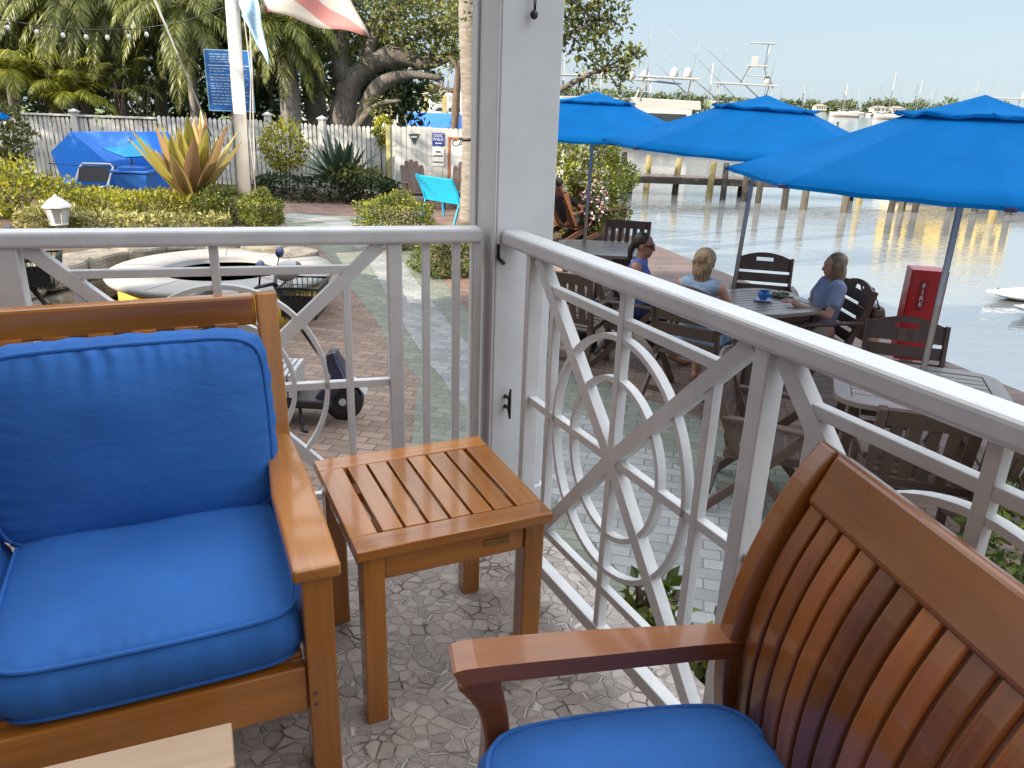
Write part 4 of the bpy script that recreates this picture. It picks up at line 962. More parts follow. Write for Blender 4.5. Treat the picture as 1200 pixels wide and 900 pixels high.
# ---- fences
def fence(label, a, b, z0, hgt, name='picket_fence', pw_=.088, gap=.028, posts=(), cap=False, cat='fence', point=.05, mat=None, rails=True, gate=None):
    mat = mat or M['fence_white']; d = b-a; d.z = 0; Lf = d.length; rz = math.atan2(d.y, d.x)
    t = thing(name, label, cat, (a.x, a.y, z0), rz); n = int(Lf/(pw_+gap)); mb = MB()
    for k in range(n):
        x = (k+.5)*Lf/n; h = hgt*(1+random.gauss(0, .006)); w_ = pw_/2; ty = random.gauss(0, .003); lx_ = random.gauss(0, .006)
        f = [(x-w_, .05), (x+w_, .05), (x+w_+lx_, h-point), (x+w_*.5+lx_, h-point*.25), (x+lx_, h), (x-w_*.5+lx_, h-point*.25), (x-w_+lx_, h-point)]
        m_ = len(f); mb.add([(p[0], -.01+ty, p[1]) for p in f]+[(p[0], .01+ty, p[1]) for p in f], [tuple(range(m_)), tuple(range(2*m_-1, m_-1, -1))]+[(i, m_+i, m_+(i+1) % m_, (i+1) % m_) for i in range(m_)])
    mb.build('pickets', mat, t)
    if rails:
        for z in (.35, hgt-.4): part('rail', mat, t, lambda m: m.bar((0, .035, z), (Lf, .035, z), .04, .09), 0)
    if cap: part('cap_rail', mat, t, lambda m: m.bar((0, .0, hgt+.03), (Lf, .0, hgt+.03), .10, .045), .004)
    for x in posts:
        po = part('post', mat, t, lambda m: m.bar((x, -.005, 0), (x, -.005, hgt+.10), .14, .14, (0, 1, 0)), .006)
        part('post_cap', mat, po, lambda m: [m.bar((x, -.005, hgt+.102), (x, -.005, hgt+.14), .2, .2, (0, 1, 0)), m.bar((x, -.005, hgt+.142), (x, -.005, hgt+.19), .16, .16, (0, 1, 0), .02, .02)], .004)
    return t
fa, fb_, fc = A(-150, 200, 20.6), A(190, 200, 20.4), A(318, 200, 20.2)
hL = A(100, 137, 20.5).z-G
fence('white picket fence with a cap rail behind the blue tarp', fa, fb_, G, hL, cap=True, posts=(5.6,))
fence('shaded stretch of white picket fence behind the bronze leaved plant and flagpole', fb_+Vector((.03, 0, 0)), fc, G, A(300, 140, 20.2).z-G, posts=(2.85,))
fr = A(457, 200, 19.3)
fence('white picket fence with pointed tops behind the spiky blue green plant', fc+Vector((.03, -.02, 0)), fr, G, A(420, 147, 19.6).z-G, posts=(1.48,))
g0, g1 = A(459, 200, 18.9), A(660, 200, 18.3)
hG = A(500, 149, 18.8).z-G
gt = fence('tall white board fence carrying the triangle sign and the dog walk notices', g0, g1, G, hG, 'board_fence', .115, .006, point=.03)
gy = part('edge_post', paint('mossy_post', (.34, .33, .16), .8, .3, 6, .3), gt, lambda m: m.bar((-.06, .0, 0), (-.06, 0, hG+.02), .11, .08, (0, 1, 0)), .004)
gdir = (g1-g0); gdir.z = 0; gdir.normalize(); gn = Vector((gdir.y, -gdir.x, 0)); grz = math.atan2(gdir.y, gdir.x)
def on_gate(px, py, o=.022):
    q = VP(px, py, g0, gdir); return q+gn*o
# signs on the board fence
def sign(name, label, px0, py0, px1, py1, mat, o=.024):
    a = on_gate(px0, py1, o); b = on_gate(px1, py0, o); w_ = (Vector((b.x-a.x, b.y-a.y, 0))).length; h_ = b.z-a.z; c = (a+b)/2
    t = thing(name, label, 'sign', c, grz); part('board', mat, t, lambda m: m.bar((0, 0, -h_/2), (0, 0, h_/2), w_, .008, (0, 1, 0)), .002); return t, w_, h_
M['sign_blue'] = paint('sign_blue', (.02, .06, .30), .4, .04, 4, 0); M['sign_white'] = paint('sign_white', (.72, .73, .74), .45, .04, 4, 0); M['ink'] = paint('dark_ink', (.03, .03, .035), .6, .05, 4, 0)
s1, w_, h_ = sign('notice_sign', 'blue notice reading DOG WALK on the white board fence', 507, 156, 521, 170.5, M['sign_blue'])
text('lettering', 'DOG\nWALK', h_*.33, (0, -.0055, h_*.14), (rad(90), 0, 0), M['white_ink'], s1)
part('lettering', M['white_ink'], s1, lambda m: [m.bar((-w_*.22, -.0055, -h_*.3), (-w_*.12, -.0055, -h_*.3), .002, h_*.12, (0, 0, 1)), m.bar((-w_*.08, -.0055, -h_*.3), (w_*.3, -.0055, -h_*.3), .002, h_*.06, (0, 0, 1))], 0)
s2, w_, h_ = sign('notice_sign', 'white notice with dark print under the blue DOG WALK notice', 507, 173, 521, 194, M['sign_white'])
def lines(m, rows, w_, y, th, x0=-.4, x1=.4):
    for z, a, b in rows:
        x = a
        while x < b-.02: l = min(.05+random.random()*.09, b-x); m.bar((x*w_, y, z), ((x+l)*w_, y, z), .002, th, (0, 0, 1)); x += l+.025
part('lettering', M['ink'], s2, lambda m: lines(m, [(h_*.26, -.2, .2), (h_*.04, -.42, .42), (-h_*.3, -.44, .44)], w_, -.0055, h_*.09), 0)
q0, q1, q2 = on_gate(479, 157, .025), on_gate(492, 156.5, .025), on_gate(485.5, 169.5, .025)
s3 = thing('triangle_sign', 'small dark upside down triangle sign on the white board fence', 'sign', (q0+q1+q2)/3, grz)
mi = Matrix.Rotation(-grz, 3, 'Z'); tri = [mi @ (q-(q0+q1+q2)/3) for q in (q0, q1, q2)]
mb = MB(); mb.add([(p.x, -.004, p.z) for p in tri]+[(p.x, .004, p.z) for p in tri], [(0, 2, 1), (3, 4, 5), (0, 1, 4, 3), (1, 2, 5, 4), (2, 0, 3, 5)]); mb.build('plate', paint('dark_green_sign', (.05, .07, .07), .4), s3)
part('band', M['sign_white'], s3, lambda m: m.bar((-.07, -.0055, .012), (.07, -.0055, .012), .002, .035, (0, 0, 1)), 0)
# orange framed board
q = on_gate(533, 175, .10); ob = thing('framed_board', 'white board in an orange wood frame lettered CA, leaning by the palm trunk', 'sign', (q.x, q.y, G), grz)
of = wood('orange_frame_wood', (.35, .12, .05), (.55, .22, .1), .5, .1); zt_ = on_gate(526, 160, .1).z-G; xl = (on_gate(526, 170, .1)-q).dot(gdir)
for x in (xl+.03, xl+1.0): part('frame', of, ob, lambda m: m.bar((x, 0, 0), (x, 0, zt_), .05, .04, (0, 1, 0)), .003)
part('frame', of, ob, lambda m: m.bar((xl+.056, 0, zt_-.025), (xl+.974, 0, zt_-.025), .038, .05, (0, 0, 1)), .003); part('frame', of, ob, lambda m: m.bar((xl+.056, 0, .25), (xl+.974, 0, .25), .038, .05, (0, 0, 1)), .003)
part('panel', M['sign_white'], ob, lambda m: m.bar((xl+.056, .01, (zt_+.225)/2), (xl+.974, .01, (zt_+.225)/2), .012, zt_-.275, (0, 0, 1)), 0)
ctx = (on_gate(534, 168, .1)-q).dot(gdir)
text('lettering', 'CA', .20, (ctx+.07, .001, on_gate(534, 168, .1).z-G), (rad(90), 0, 0), M['ink'], ob)

# ---- lounge chairs and turquoise bench by the board fence
adirondack('brown lounge chair in front of the DOG WALK notice', P(492, 240, G)+Vector((0, -.55, 0)), (.35, -.94), M['dark_wood'], 'brown lounge chairs by the board fence')
adirondack('brown lounge chair in front of the CA board, half behind the palm trunk', P(540, 240, G)+Vector((.05, -.55, 0)), (-.1, -1), M['dark_wood'], 'brown lounge chairs by the board fence')
turq = paint('turquoise_paint', (.01, .34, .56), .35, .06, 6, .03)
bn = P(516, 262, G)+Vector((.15, .35, 0)); bdir = Vector((.62, -.62, 0)); 
bt = thing('garden_bench', 'turquoise slatted bench with curved back near the palm trunk', 'bench', (bn.x, bn.y, G), fdir((.68, .73)))
def bsl(m):
    for k in range(9): z = .42+k*.055; m.bar((-.55, -.2-.22*((z-.42)/.45)**1.3, z), (.55, -.2-.22*((z-.42)/.45)**1.3, z), .016, .0535, (0, -.35, 1))
part('backrest', turq, bt, bsl, .002)
def ssl(m):
    for k in range(7): m.bar((-.55, -.16+k*.065, .41+.012*abs(k-3)), (.55, -.16+k*.065, .41+.012*abs(k-3)), .042, .016)
part('seat', turq, bt, ssl, .002)
for s in (-1, 1):
    part('leg', turq, bt, lambda m: m.path([(s*.5, -.34, 0), (s*.5, -.2, .40), (s*.5, -.27, .62), (s*.5, -.43, .90)], .035, .03, (1, 0, 0)), .003)
    part('leg', turq, bt, lambda m: m.path([(s*.5, .30, 0), (s*.5, .25, .40)], .035, .03, (1, 0, 0)), .003)
    part('arm', turq, bt, lambda m: m.path([(s*.5, -.3, .64), (s*.5, 0, .64), (s*.5, .28, .60), (s*.5, .27, .42)], .035, .02, (0, 0, 1)), .003)
# ---- the palm trunk beside the post
pt0 = P(546, 268, G); pt1 = A(556, -160, pt0.y+.1)
t = plant('palm_tree', 'single ringed grey palm trunk standing close beside the white post', 'palm', (pt0.x+.07, pt0.y, G)); bx = pt0.x+.07
mb = MB(); n_ = 60; mb.tube([(bx+(.05*math.sin(i/9)), pt0.y, G+(pt1.z-G)*i/n_) for i in range(n_+1)], [.215*(1-.12*i/n_)*(1.02 if i % 3 else .985) for i in range(n_+1)], 18); mb.build('trunk', M['palm_bark'], t, True)
lv = Leaves(); rb = MB()
for k in range(18): frond(lv, rb, (bx, pt0.y, pt1.z+.1), k*2.4, rad(10+k*3.5), 2.6, .8, 36, .6, .5)
lv.build('crown', M['l_palm'], t); rb.build('frond_ribs', M['l_palm_y'], t, True)
st_ = part('strap', M['black'], t, lambda m: m.lathe([(.216, 0), (.222, 0), (.222, .04), (.216, .04)], 20), 0); st_.location = (0.0, 0, A(548, 164, pt0.y).z-G)

# ---- raised bed, stone wall, fire pit
BZ = -.60
wall_px = [(-60, 345), (20, 322), (78, 303), (130, 293), (180, 287), (235, 283), (290, 285), (338, 292), (356, 300)]
wp = [P(x, y, -.42) for x, y in wall_px]
bp = [(p.x, p.y+.15) for p in wp]+[(P(338, 268, BZ).x, P(338, 268, BZ).y), (P(330, 250, BZ).x, P(330, 250, BZ).y), (P(295, 238, BZ).x, P(295, 238, BZ).y), (-6.6, 16.3), (-14, 16.8), (-22, 15), (-22, 9)]
mb = MB(); mb.prism(bp[::-1], G-.02, BZ); tag(mb.build('planting_bed', M['soil']), kind='structure')
rnd = random.Random(4)
t = thing('stone_wall', 'low retaining wall of rough pale limestone blocks behind the fire ring', 'wall', (wp[3].x, wp[3].y, G))
mb = MB()
def rock(mb, c, size, rz, sd):
    r = random.Random(sd); m = Matrix.Rotation(rz, 3, 'Z'); n = 7; base = len(mb.v); idx = {}
    ph = [r.random()*9 for _ in range(6)]
    def pt(u, v, w_):
        p = Vector((u*size[0]/2, v*size[1]/2, w_*size[2]/2)); k = (abs(u)**8+abs(v)**8+abs(w_)**8)**(1/8)
        p /= k if k > 1 else 1
        a = .035; p += Vector((math.sin(p.y*9+ph[0])*math.cos(p.z*11+ph[1]), math.sin(p.x*8+ph[2])*math.cos(p.z*13+ph[3]), .6*math.sin(p.x*7+ph[4])*math.cos(p.y*8+ph[5])))*a
        return c+m @ p
    for ax in range(3):
        for sg in (-1, 1):
            b = len(mb.v)
            for i in range(n+1):
                for j in range(n+1):
                    q = [0, 0, 0]; q[ax] = sg; q[(ax+1) % 3] = -1+2*i/n; q[(ax+2) % 3] = -1+2*j/n; mb.v.append(tuple(pt(*q)))
            for i in range(n):
                for j in range(n): f = (b+i*(n+1)+j, b+(i+1)*(n+1)+j, b+(i+1)*(n+1)+j+1, b+i*(n+1)+j+1); mb.quad_uv(f if sg > 0 else f[::-1], None, False)
for i in range(len(wp)-1):
    a, b = wp[i], wp[i+1]; d = b-a; L_ = d.length; nb = max(1, round(L_/.85)); rz = math.atan2(d.y, d.x)
    for k in range(nb):
        for z, h, oy in ((-.53, .25, 0), (-.80, .29, -.03)):
            c = a.lerp(b, (k+.5)/nb); rock(mb, Vector((c.x+rnd.gauss(0, .02), c.y+rnd.gauss(0, .03)+.12+oy, z+rnd.gauss(0, .012))), (L_/nb*.985, .5+rnd.random()*.1, h), rz+rnd.gauss(0, .05), rnd.random())
mb.build('blocks', M['stone'], t, True)
fp = P(262, 314, -.47); Rf = 1.2
t = thing('fire_ring', 'round fire pit with a wide pale stone rim and yellow painted side', 'fire pit', (fp.x, fp.y, G)); hz = -.47-G
part('rim', paint('pale_stone_rim', (.28, .275, .27), .75, .1, 4, .2), t, lambda m: m.lathe([(Rf, hz-.07), (Rf+.02, hz-.03), (Rf, hz), (.68, hz+.005), (.66, hz-.02), (.66, hz-.07)], 56), 0)
part('side', paint('yellow_rendered_side', (.55, .38, .05), .8, .15, 5, .3), t, lambda m: m.lathe([(Rf-.10, 0), (Rf-.10, hz-.07)], 56), 0)
part('inner_wall', M['concrete'], t, lambda m: m.lathe([(.70, hz-.072), (.70, .05)], 48), 0)
part('ash', paint('dark_ash', (.05, .05, .05), .95, .4, 12, .4), t, lambda m: m.lathe([(.71, hz-.16), (.4, hz-.14), (0, hz-.15)], 40), 0)
for k in range(10): part('rim_joint', paint('rim_joint', (.2, .19, .18), .9) if k == 0 else bpy.data.materials['rim_joint'], t, lambda m: m.bar((.69*math.cos(k*.628), .69*math.sin(k*.628), hz+.0055), ((Rf-.01)*math.cos(k*.628), (Rf-.01)*math.sin(k*.628), hz+.002), .012, .004, (0, 0, 1)), 0)

# ---- planting in the bed
hd = 'yellow green hedges in the raised bed'
bush('shrub', 'tall yellow green shrub at the left edge, left of the glass lantern', A(18, 232, 12.6), (.85, .6, .55), 3600, .085, M['l_hedge'], 'shrub', hd, base_z=BZ)
bush('shrub', 'pale dry twigged shrub in front of the glass lantern', A(62, 262, 11.4), (.55, .35, .32), 1500, .07, M['l_dry'], 'shrub', hd, base_z=BZ)
def hedge(label, c, r, rz, n, size, mat, bz, name='hedge', group=None):
    t = plant(name, label, 'hedge', (c.x, c.y, bz), group); lv = Leaves(); lv.box(c, r, rz, n, size); lv.build('foliage', mat, t)
    for k in range(7):
        mb = MB(); x = (k-3)/3*r[0]*.8; q = Matrix.Rotation(rz, 3, 'Z') @ Vector((x, 0, 0)); mb.tube([(c.x+q.x, c.y+q.y, bz), (c.x+q.x+random.gauss(0, .1), c.y+q.y, c.z)], [.02, .01], 5); mb.build('stem', M['bark_dark'], t, True)
    return t
hedge('long yellow green hedge below the blue tarp', A(165, 246, 12.6), (1.25, .38, .24), 0.05, 7000, .075, M['l_hedge'], BZ, group=hd)
hedge('strip of dry pale shrubs along the wall, below the yellow green hedge', A(172, 262, 11.4), (1.15, .25, .12), 0.05, 2600, .07, M['l_dry'], BZ, group=hd)
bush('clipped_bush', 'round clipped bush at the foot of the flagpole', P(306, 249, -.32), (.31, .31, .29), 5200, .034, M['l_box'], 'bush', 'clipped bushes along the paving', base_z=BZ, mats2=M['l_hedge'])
bush('clipped_bush', 'dark clipped bush under the bronze leaved plant', A(258, 240, 12.4), (.42, .36, .3), 3600, .04, M['l_box'], 'bush', 'clipped bushes along the paving', base_z=BZ)
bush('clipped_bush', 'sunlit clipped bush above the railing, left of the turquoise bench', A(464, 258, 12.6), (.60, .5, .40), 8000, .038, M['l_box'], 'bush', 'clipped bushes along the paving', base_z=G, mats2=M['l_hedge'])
bush('clipped_bush', 'shaded clipped bush seen through the railing beside the post', A(528, 302, 11.0), (.50, .55, .46), 12000, .038, M['l_box'], 'bush', 'clipped bushes along the paving', base_z=G)
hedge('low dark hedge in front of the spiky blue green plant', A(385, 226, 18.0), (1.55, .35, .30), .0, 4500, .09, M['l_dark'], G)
bush('shrub', 'yellow lit shrub against the picket fence beside the flagpole', A(332, 172, 19.0), (.55, .4, .62), 1300, .10, M['l_hedge'], 'shrub', base_z=G)
bush('climbing_vine', 'small vine hanging over the fence corner left of the board fence', A(449, 152, 19.25), (.22, .12, .38), 500, .09, M['l_hedge'], 'vine', stems=2, base_z=G)
bush('shrub', 'dark leafy shrub in front of the picket fence at the left edge', A(5, 160, 18.2), (.6, .45, .75), 1500, .11, M['l_tree'], 'shrub', base_z=G)
def straps(name, label, c, n, Lb, wb, mat, seed, el=(15, 85), droop=.55, cat='plant', bz=None):
    t = plant(name, label, cat, (c.x, c.y, c.z)); r = random.Random(seed); mb = MB()
    for k in range(n):
        az = k*2.39996+r.gauss(0, .2); e = rad(el[0]+(el[1]-el[0])*((k+.5)/n)); l = Lb*(.7+.4*r.random()); d = Vector((math.cos(az)*math.cos(e), math.sin(az)*math.cos(e), math.sin(e)))
        q = Vector((c.x+.08*math.cos(az), c.y+.08*math.sin(az), c.z+.1)); sd = Vector((-math.sin(az), math.cos(az), 0)); b = len(mb.v); m_ = 9; off_ = r.random()*30
        for i in range(m_):
            f = i/(m_-1); w_ = wb*(math.sin(PI*(.18+.82*f))**.75 if f < .98 else .02)*(.85+.3*r.random()*0+.1)
            up = sd.cross(d); mb.v += [tuple(q-sd*w_/2+up*w_*.18), tuple(q-up*.0), tuple(q+sd*w_/2+up*w_*.18)]
            q = q+d*l/(m_-1); d = (d-Vector((0, 0, droop*f/(m_-1)*2*(1.2-math.sin(e)))) + sd*r.gauss(0, .03)).normalized()
        for i in range(m_-1):
            for j in (0, 1):
                u = b+3*i+j; mb.quad_uv((u, u+1, u+4, u+3), [(off_+i/8, j*.5), (off_+i/8, j*.5+.5), (off_+(i+1)/8, j*.5+.5), (off_+(i+1)/8, j*.5)], True)
    mb.build('leaves', mat, t, True); return t
c = A(226, 240, 12.6); straps('strap_leaf_plant', 'large bronze and yellow strap leaved plant left of the flagpole', c, 34, 1.30, .27, M['strap'], 5, (48, 88), .8)
c = A(400, 218, 18.4); straps('agave_plant', 'spiky blue green bladed plant in front of the picket fence', c, 46, 1.1, .17, M['l_agave'], 6, (12, 80), .9)
bush('shrub', 'mossy yellowish shrub under the spiky blue green blades', A(415, 208, 18.1), (.7, .4, .28), 1100, .09, M['l_tree'], 'shrub', base_z=G)

# ---- flagpole with ropes and flags
f0 = P(290, 265, G); Yf = f0.y
fpo = thing('flagpole', 'tall white flagpole with halyards, standing behind the left railing', 'flagpole', (f0.x, Yf, G)); top = A(255, -260, Yf)
fx = lambda py: A(292-.0769*(260-py), py, Yf)
part('pole', M['white'], fpo, lambda m: m.tube([(0, 0, 0), (fx(0).x-f0.x, 0, fx(0).z-G), (top.x-f0.x, 0, top.z-G)], [.125, .115, .075], 18), 0)
rope = paint('pale_rope', (.55, .52, .45), .9)
part('halyard', rope, fpo, lambda m: m.tube([(.22, -.05, .5), (.2, -.05, 1.6), (.30, -.05, 2.6), (.23, -.05, 4.2), (.1, -.05, 6.5)], .011, 5), 0)
part('halyard', rope, fpo, lambda m: m.tube([(.2, -.05, .5), (.26, -.05, 1.5), (.33, -.05, 2.7), (.36, -.05, 4.2), (.15, -.05, 6.5)], .011, 5), 0)
gy0, gy1 = A(248, 160, Yf), A(165, -40, Yf)
part('guy_rope', rope, fpo, lambda m: m.tube([gy0-Vector((f0.x, Yf, G)), gy1-Vector((f0.x, Yf, G))], .022, 6), 0)
def flag(name, label, pts, nu=14, nv=8, mat=None, y=None, amp=.06):
    """pts: four image corners (hoist top, hoist bottom, fly bottom, fly top) placed at depth y, cloth rippled"""
    a, b, c, d = [A(px, py, y) for px, py in pts]; mb = MB(); o0 = a
    for i in range(nu+1):
        for j in range(nv+1):
            u, v = i/nu, j/nv; p = (a*(1-v)+b*v)*(1-u)+(d*(1-v)+c*v)*u
            p = p+Vector((.02*math.sin(v*9), amp*math.sin(u*9+v*3)+.03*math.sin(v*7+u*4), -.05*math.sin(PI*u)+.025*math.sin(u*12+v*5))); mb.v.append(tuple(p-o0))
    for i in range(nu):
        for j in range(nv):
            q = i*(nv+1)+j; mb.quad_uv((q, q+1, q+nv+2, q+nv+1), [(i/nu, j/nv), (i/nu, (j+1)/nv), ((i+1)/nu, (j+1)/nv), ((i+1)/nu, j/nv)], True)
    o = mb.build(name, mat); o.location = o0; s_ = o.modifiers.new('thick', 'SOLIDIFY'); s_.thickness = .006; return tag(o, label, 'flag', 'faded flags on the flagpole')
flag('signal_flag', 'faded pink and white flag blowing to the right of the flagpole', [(306, -34), (307, 10), (434, 42), (395, -30)], mat=M['flag'], y=Yf-.12)
fm2 = paint('faded_blue_white_flag', (.35, .55, .75), .9, .3, 3, 0)
flag('signal_flag', 'narrow pale blue and white flag hanging limp beside the flagpole', [(280, -12), (282, 16), (317, 78), (300, -8)], mat=fm2, y=Yf-.16, amp=.03)

# ---- blue information sign
Ys = 17.6; a_, b2 = A(242, 129, Ys), A(297, 60, Ys); w_, h_ = (b2.x-a_.x)*.86, b2.z-a_.z
sg = thing('information_sign', 'tall blue information sign with lines of white print behind the flagpole', 'sign', ((a_.x+b2.x)/2, Ys, G), rad(2))
part('post', M['bark'], sg, lambda m: m.bar((0, .05, 0), (0, .05, b2.z-G-.05), .09, .07, (0, 1, 0)), .004)
part('panel', paint('sign_royal_blue', (.02, .12, .38), .4, .12, 4, .02), sg, lambda m: m.bar((0, 0, a_.z-G), (0, 0, b2.z-G), w_, .02, (0, 1, 0)), .004)
part('frame', paint('pale_blue_frame', (.2, .38, .55), .5), sg, lambda m: m.path([(-w_/2, -.004, a_.z-G), (w_/2, -.004, a_.z-G), (w_/2, -.004, b2.z-G), (-w_/2, -.004, b2.z-G)], .03, .028, (0, 1, 0), True), 0)
zc_ = (a_.z+b2.z)/2-G
rows = [(zc_+h_*f, -.40, e) for f, e in ((.43, .05), (.39, .15), (.35, .1), (.31, .12))]+[(zc_+h_*f, -.42, e) for f, e in ((.2, .4), (.155, -.1), (.10, .38), (.05, .4), (.01, .3), (-.05, .4), (-.09, .36), (-.13, .05), (-.18, .4), (-.24, .42), (-.29, .2), (-.34, .4), (-.39, .3))]
part('lettering', paint('pale_blue_print', (.3, .42, .58), .5, .05, 5, 0), sg, lambda m: lines(m, rows, w_, -.0125, h_*.016), 0)
part('divider', M['sign_white'], sg, lambda m: m.bar((-w_*.45, -.0125, zc_+h_*.25), (w_*.45, -.0125, zc_+h_*.25), .002, .012, (0, 0, 1)), 0)

# ---- things stored in front of the fence
Yt = 17.3
tp = thing('tarp_covered_cart', 'bulky cart wrapped in a bright blue tarp in front of the picket fence', 'cart', (A(120, 200, Yt).x, Yt, G))
tarp = paint('blue_tarp', (.01, .19, .74), .45, .07, 3, .12, 0, .1, 9)
def tarpm(m):
    L0, L1, Lm, Rt, Rm, Rb = A(62, 178, Yt), A(84, 154, Yt), A(92, 222, Yt), A(170, 154, Yt), A(190, 180, Yt), A(186, 220, Yt)
    o = Vector(tp.location); prof = [L0, Lm, Rb, Rm, Rt, L1]; f = [p-o for p in prof]; depth = [-.1, -.45, -.5, -.3, -.05, -.05]
    b = len(m.v); n = len(f)
    for p, dy in zip(f, depth): m.v.append((p.x, dy, p.z))
    for p in f: m.v.append((p.x, 1.1, p.z-.05))
    cx = sum(p.x for p in f)/n; cz = sum(p.z for p in f)/n; m.v.append((cx+.1, -.42, cz-.05)); 
    for i in range(n): j = (i+1) % n; m.quad_uv((b+i, b+j, b+2*n), None, False); m.quad_uv((b+j, b+i, b+n+i, b+n+j), None, False)
part('tarp', tarp, tp, tarpm, .01)
def twheel(m): m.tube([(0, .04*q, 0) for q in (-1, 1)], .18, 18, False)
for x in (-.6, .6): wo = part('wheel', M['black'], tp, twheel, 0); wo.location = (x, .5, .18)
part('bungee_cord', M['black'], tp, lambda m: m.tube([(-.9, -.42, .75), (0, -.50, .72), (1.0, -.48, .75)], .012, 5), 0)
pc_ = A(112, 208, 16.4); pch = thing('pool_chair', 'folded out chair with a dark mesh back and silver frame before the blue tarp', 'chair', (pc_.x, 16.4, G), rad(4))
hb = A(112, 193, 16.4).z-G; wc_ = .33
part('frame', M['silver'], pch, lambda m: m.tube([(-wc_, -.30, 0), (-wc_, -.28, .4), (-wc_, .12, hb-.06), (-wc_+.06, .14, hb), (wc_-.06, .14, hb), (wc_, .12, hb-.06), (wc_, -.28, .4), (wc_, -.30, 0)], .026, 8), 0)
part('back_sling', M['black'], pch, lambda m: m.bar((-wc_+.03, -.06, (hb+.42)/2), (wc_-.03, -.06, (hb+.42)/2), .012, hb-.50, (0, .45, 1)), 0)
part('seat_sling', M['black'], pch, lambda m: m.bar((-wc_+.03, -.45, .42), (wc_-.03, -.45, .42), .40, .012), 0)
part('leg', M['silver'], pch, lambda m: m.tube([(-wc_, -.7, 0), (-wc_, -.66, .42), (-wc_, -.22, .42)], .02, 8), 0); part('leg', M['silver'], pch, lambda m: m.tube([(wc_, -.7, 0), (wc_, -.66, .42), (wc_, -.22, .42)], .02, 8), 0)
cb = A(158, 207, 16.5); bx_ = thing('plastic_bin', 'low blue plastic bin with a lid in front of the blue tarp', 'bin', (cb.x, 16.5, G), rad(3)); hb = A(158, 195, 16.5).z-G
pb = paint('blue_plastic', (.02, .14, .5), .35, .08, 8, .02, 0, .2)
part('tub', pb, bx_, lambda m: m.bar((0, 0, 0), (0, 0, hb-.12), .62, .42, (0, 1, 0), .7, .48), .02); part('lid', pb, bx_, lambda m: [m.bar((0, 0, hb-.118), (0, 0, hb-.07), .78, .54, (0, 1, 0)), m.bar((0, 0, hb-.069), (0, 0, hb), .5, .36, (0, 1, 0))], .012)
tl = paint('turquoise_cloth', (.01, .32, .62), .6, .08, 3, .05)
kc = A(150, 172, 16.9); ko = thing('shade_cloth', 'bright turquoise pointed shade cloth draped over the blue tarp', 'cloth', kc)
def cl_(m):
    q = [A(118, 173, 16.6), A(148, 171, 16.5), A(166, 159, 16.8), A(183, 182, 16.6), A(146, 184, 16.3)]; o = kc; c0_ = len(m.v)
    m.v += [tuple(p-o) for p in q]+[tuple(p-o+Vector((0, .05, -.03))) for p in q]; n = 5
    m.quad_uv((c0_, c0_+4, c0_+1)); m.quad_uv((c0_+1, c0_+4, c0_+2)); m.quad_uv((c0_+2, c0_+4, c0_+3))
    m.quad_uv((c0_+5, c0_+6, c0_+9)); m.quad_uv((c0_+6, c0_+7, c0_+9)); m.quad_uv((c0_+7, c0_+8, c0_+9))
    for i in range(n): j = (i+1) % n; m.quad_uv((c0_+i, c0_+j, c0_+5+j, c0_+5+i))
part('cloth', tl, ko, cl_, 0); part('prop_stick', M['bark'], ko, lambda m: m.tube([(.0, -.1, -1.5), (.12, -.1, .2)], .02, 6), 0)
ln = A(70, 262, 11.0); lt = thing('garden_lantern', 'white framed glass lantern among the dry shrubs', 'lantern', (ln.x, 11.0, BZ)); hz_ = A(70, 228, 11.0).z-BZ
part('post', M['white'], lt, lambda m: m.tube([(0, 0, 0), (0, 0, hz_-.42)], .035, 10), 0)
part('cap', M['white'], lt, lambda m: m.lathe([(.20, hz_-.17), (.19, hz_-.15), (.10, hz_-.07), (.03, hz_-.03), (.015, hz_), (0, hz_)], 8, smooth=False), 0)
part('glass', paint('frosted_lantern_glass', (.6, .64, .66), .2), lt, lambda m: m.lathe([(.10, hz_-.40), (.155, hz_-.172)], 8, smooth=False), 0)
part('cage', M['white'], lt, lambda m: [m.bar((.105*math.cos(k*PI/4), .105*math.sin(k*PI/4), hz_-.40), (.16*math.cos(k*PI/4), .16*math.sin(k*PI/4), hz_-.172), .014, .014) for k in range(8)]+[m.lathe([(.04, hz_-.44), (.12, hz_-.42), (.12, hz_-.395), (0, hz_-.395)], 8)], 0)
# strip of blue umbrella at the left edge
q = A(-62, 123, 15.5)
umb_b = Vector((q.x, 15.5, G)); umbrella('blue umbrella of which only the tip shows at the left edge of the photo', umb_b, A(-62, 102, 15.5), rad(10), 1.0)
# string of bulbs
Yl = 16.5; wl_ = [(-160, -20), (-60, 10), (0, 23), (40, 29), (100, 35), (160, 34), (215, 26), (275, 4), (268, -30)]
sl_ = thing('string_lights', 'sagging string of clear bulbs in front of the palms', 'string lights', A(100, 35, Yl))
o_ = Vector(sl_.location); part('wire', M['black'], sl_, lambda m: m.tube([A(x, y, Yl if x < 250 else Yf)-o_ for x, y in wl_], .010, 5), 0)
bulb_m = paint('clear_bulb', (.75, .75, .7), .1)
for x, y in ((8, 26), (42, 31), (73, 35), (100, 37), (125, 37.5), (150, 36.5), (171, 34)):
    p_ = A(x, y, Yl)-o_; bo = part('bulb', bulb_m, sl_, lambda m: m.lathe([(0, -.15), (.03, -.14), (.042, -.105), (.03, -.065), (.018, -.05), (0, -.05)], 12, p_), 0); part('socket', M['black'], bo, lambda m: m.lathe([(.018, -.052), (.02, 0), (0, 0)], 10, p_), 0)

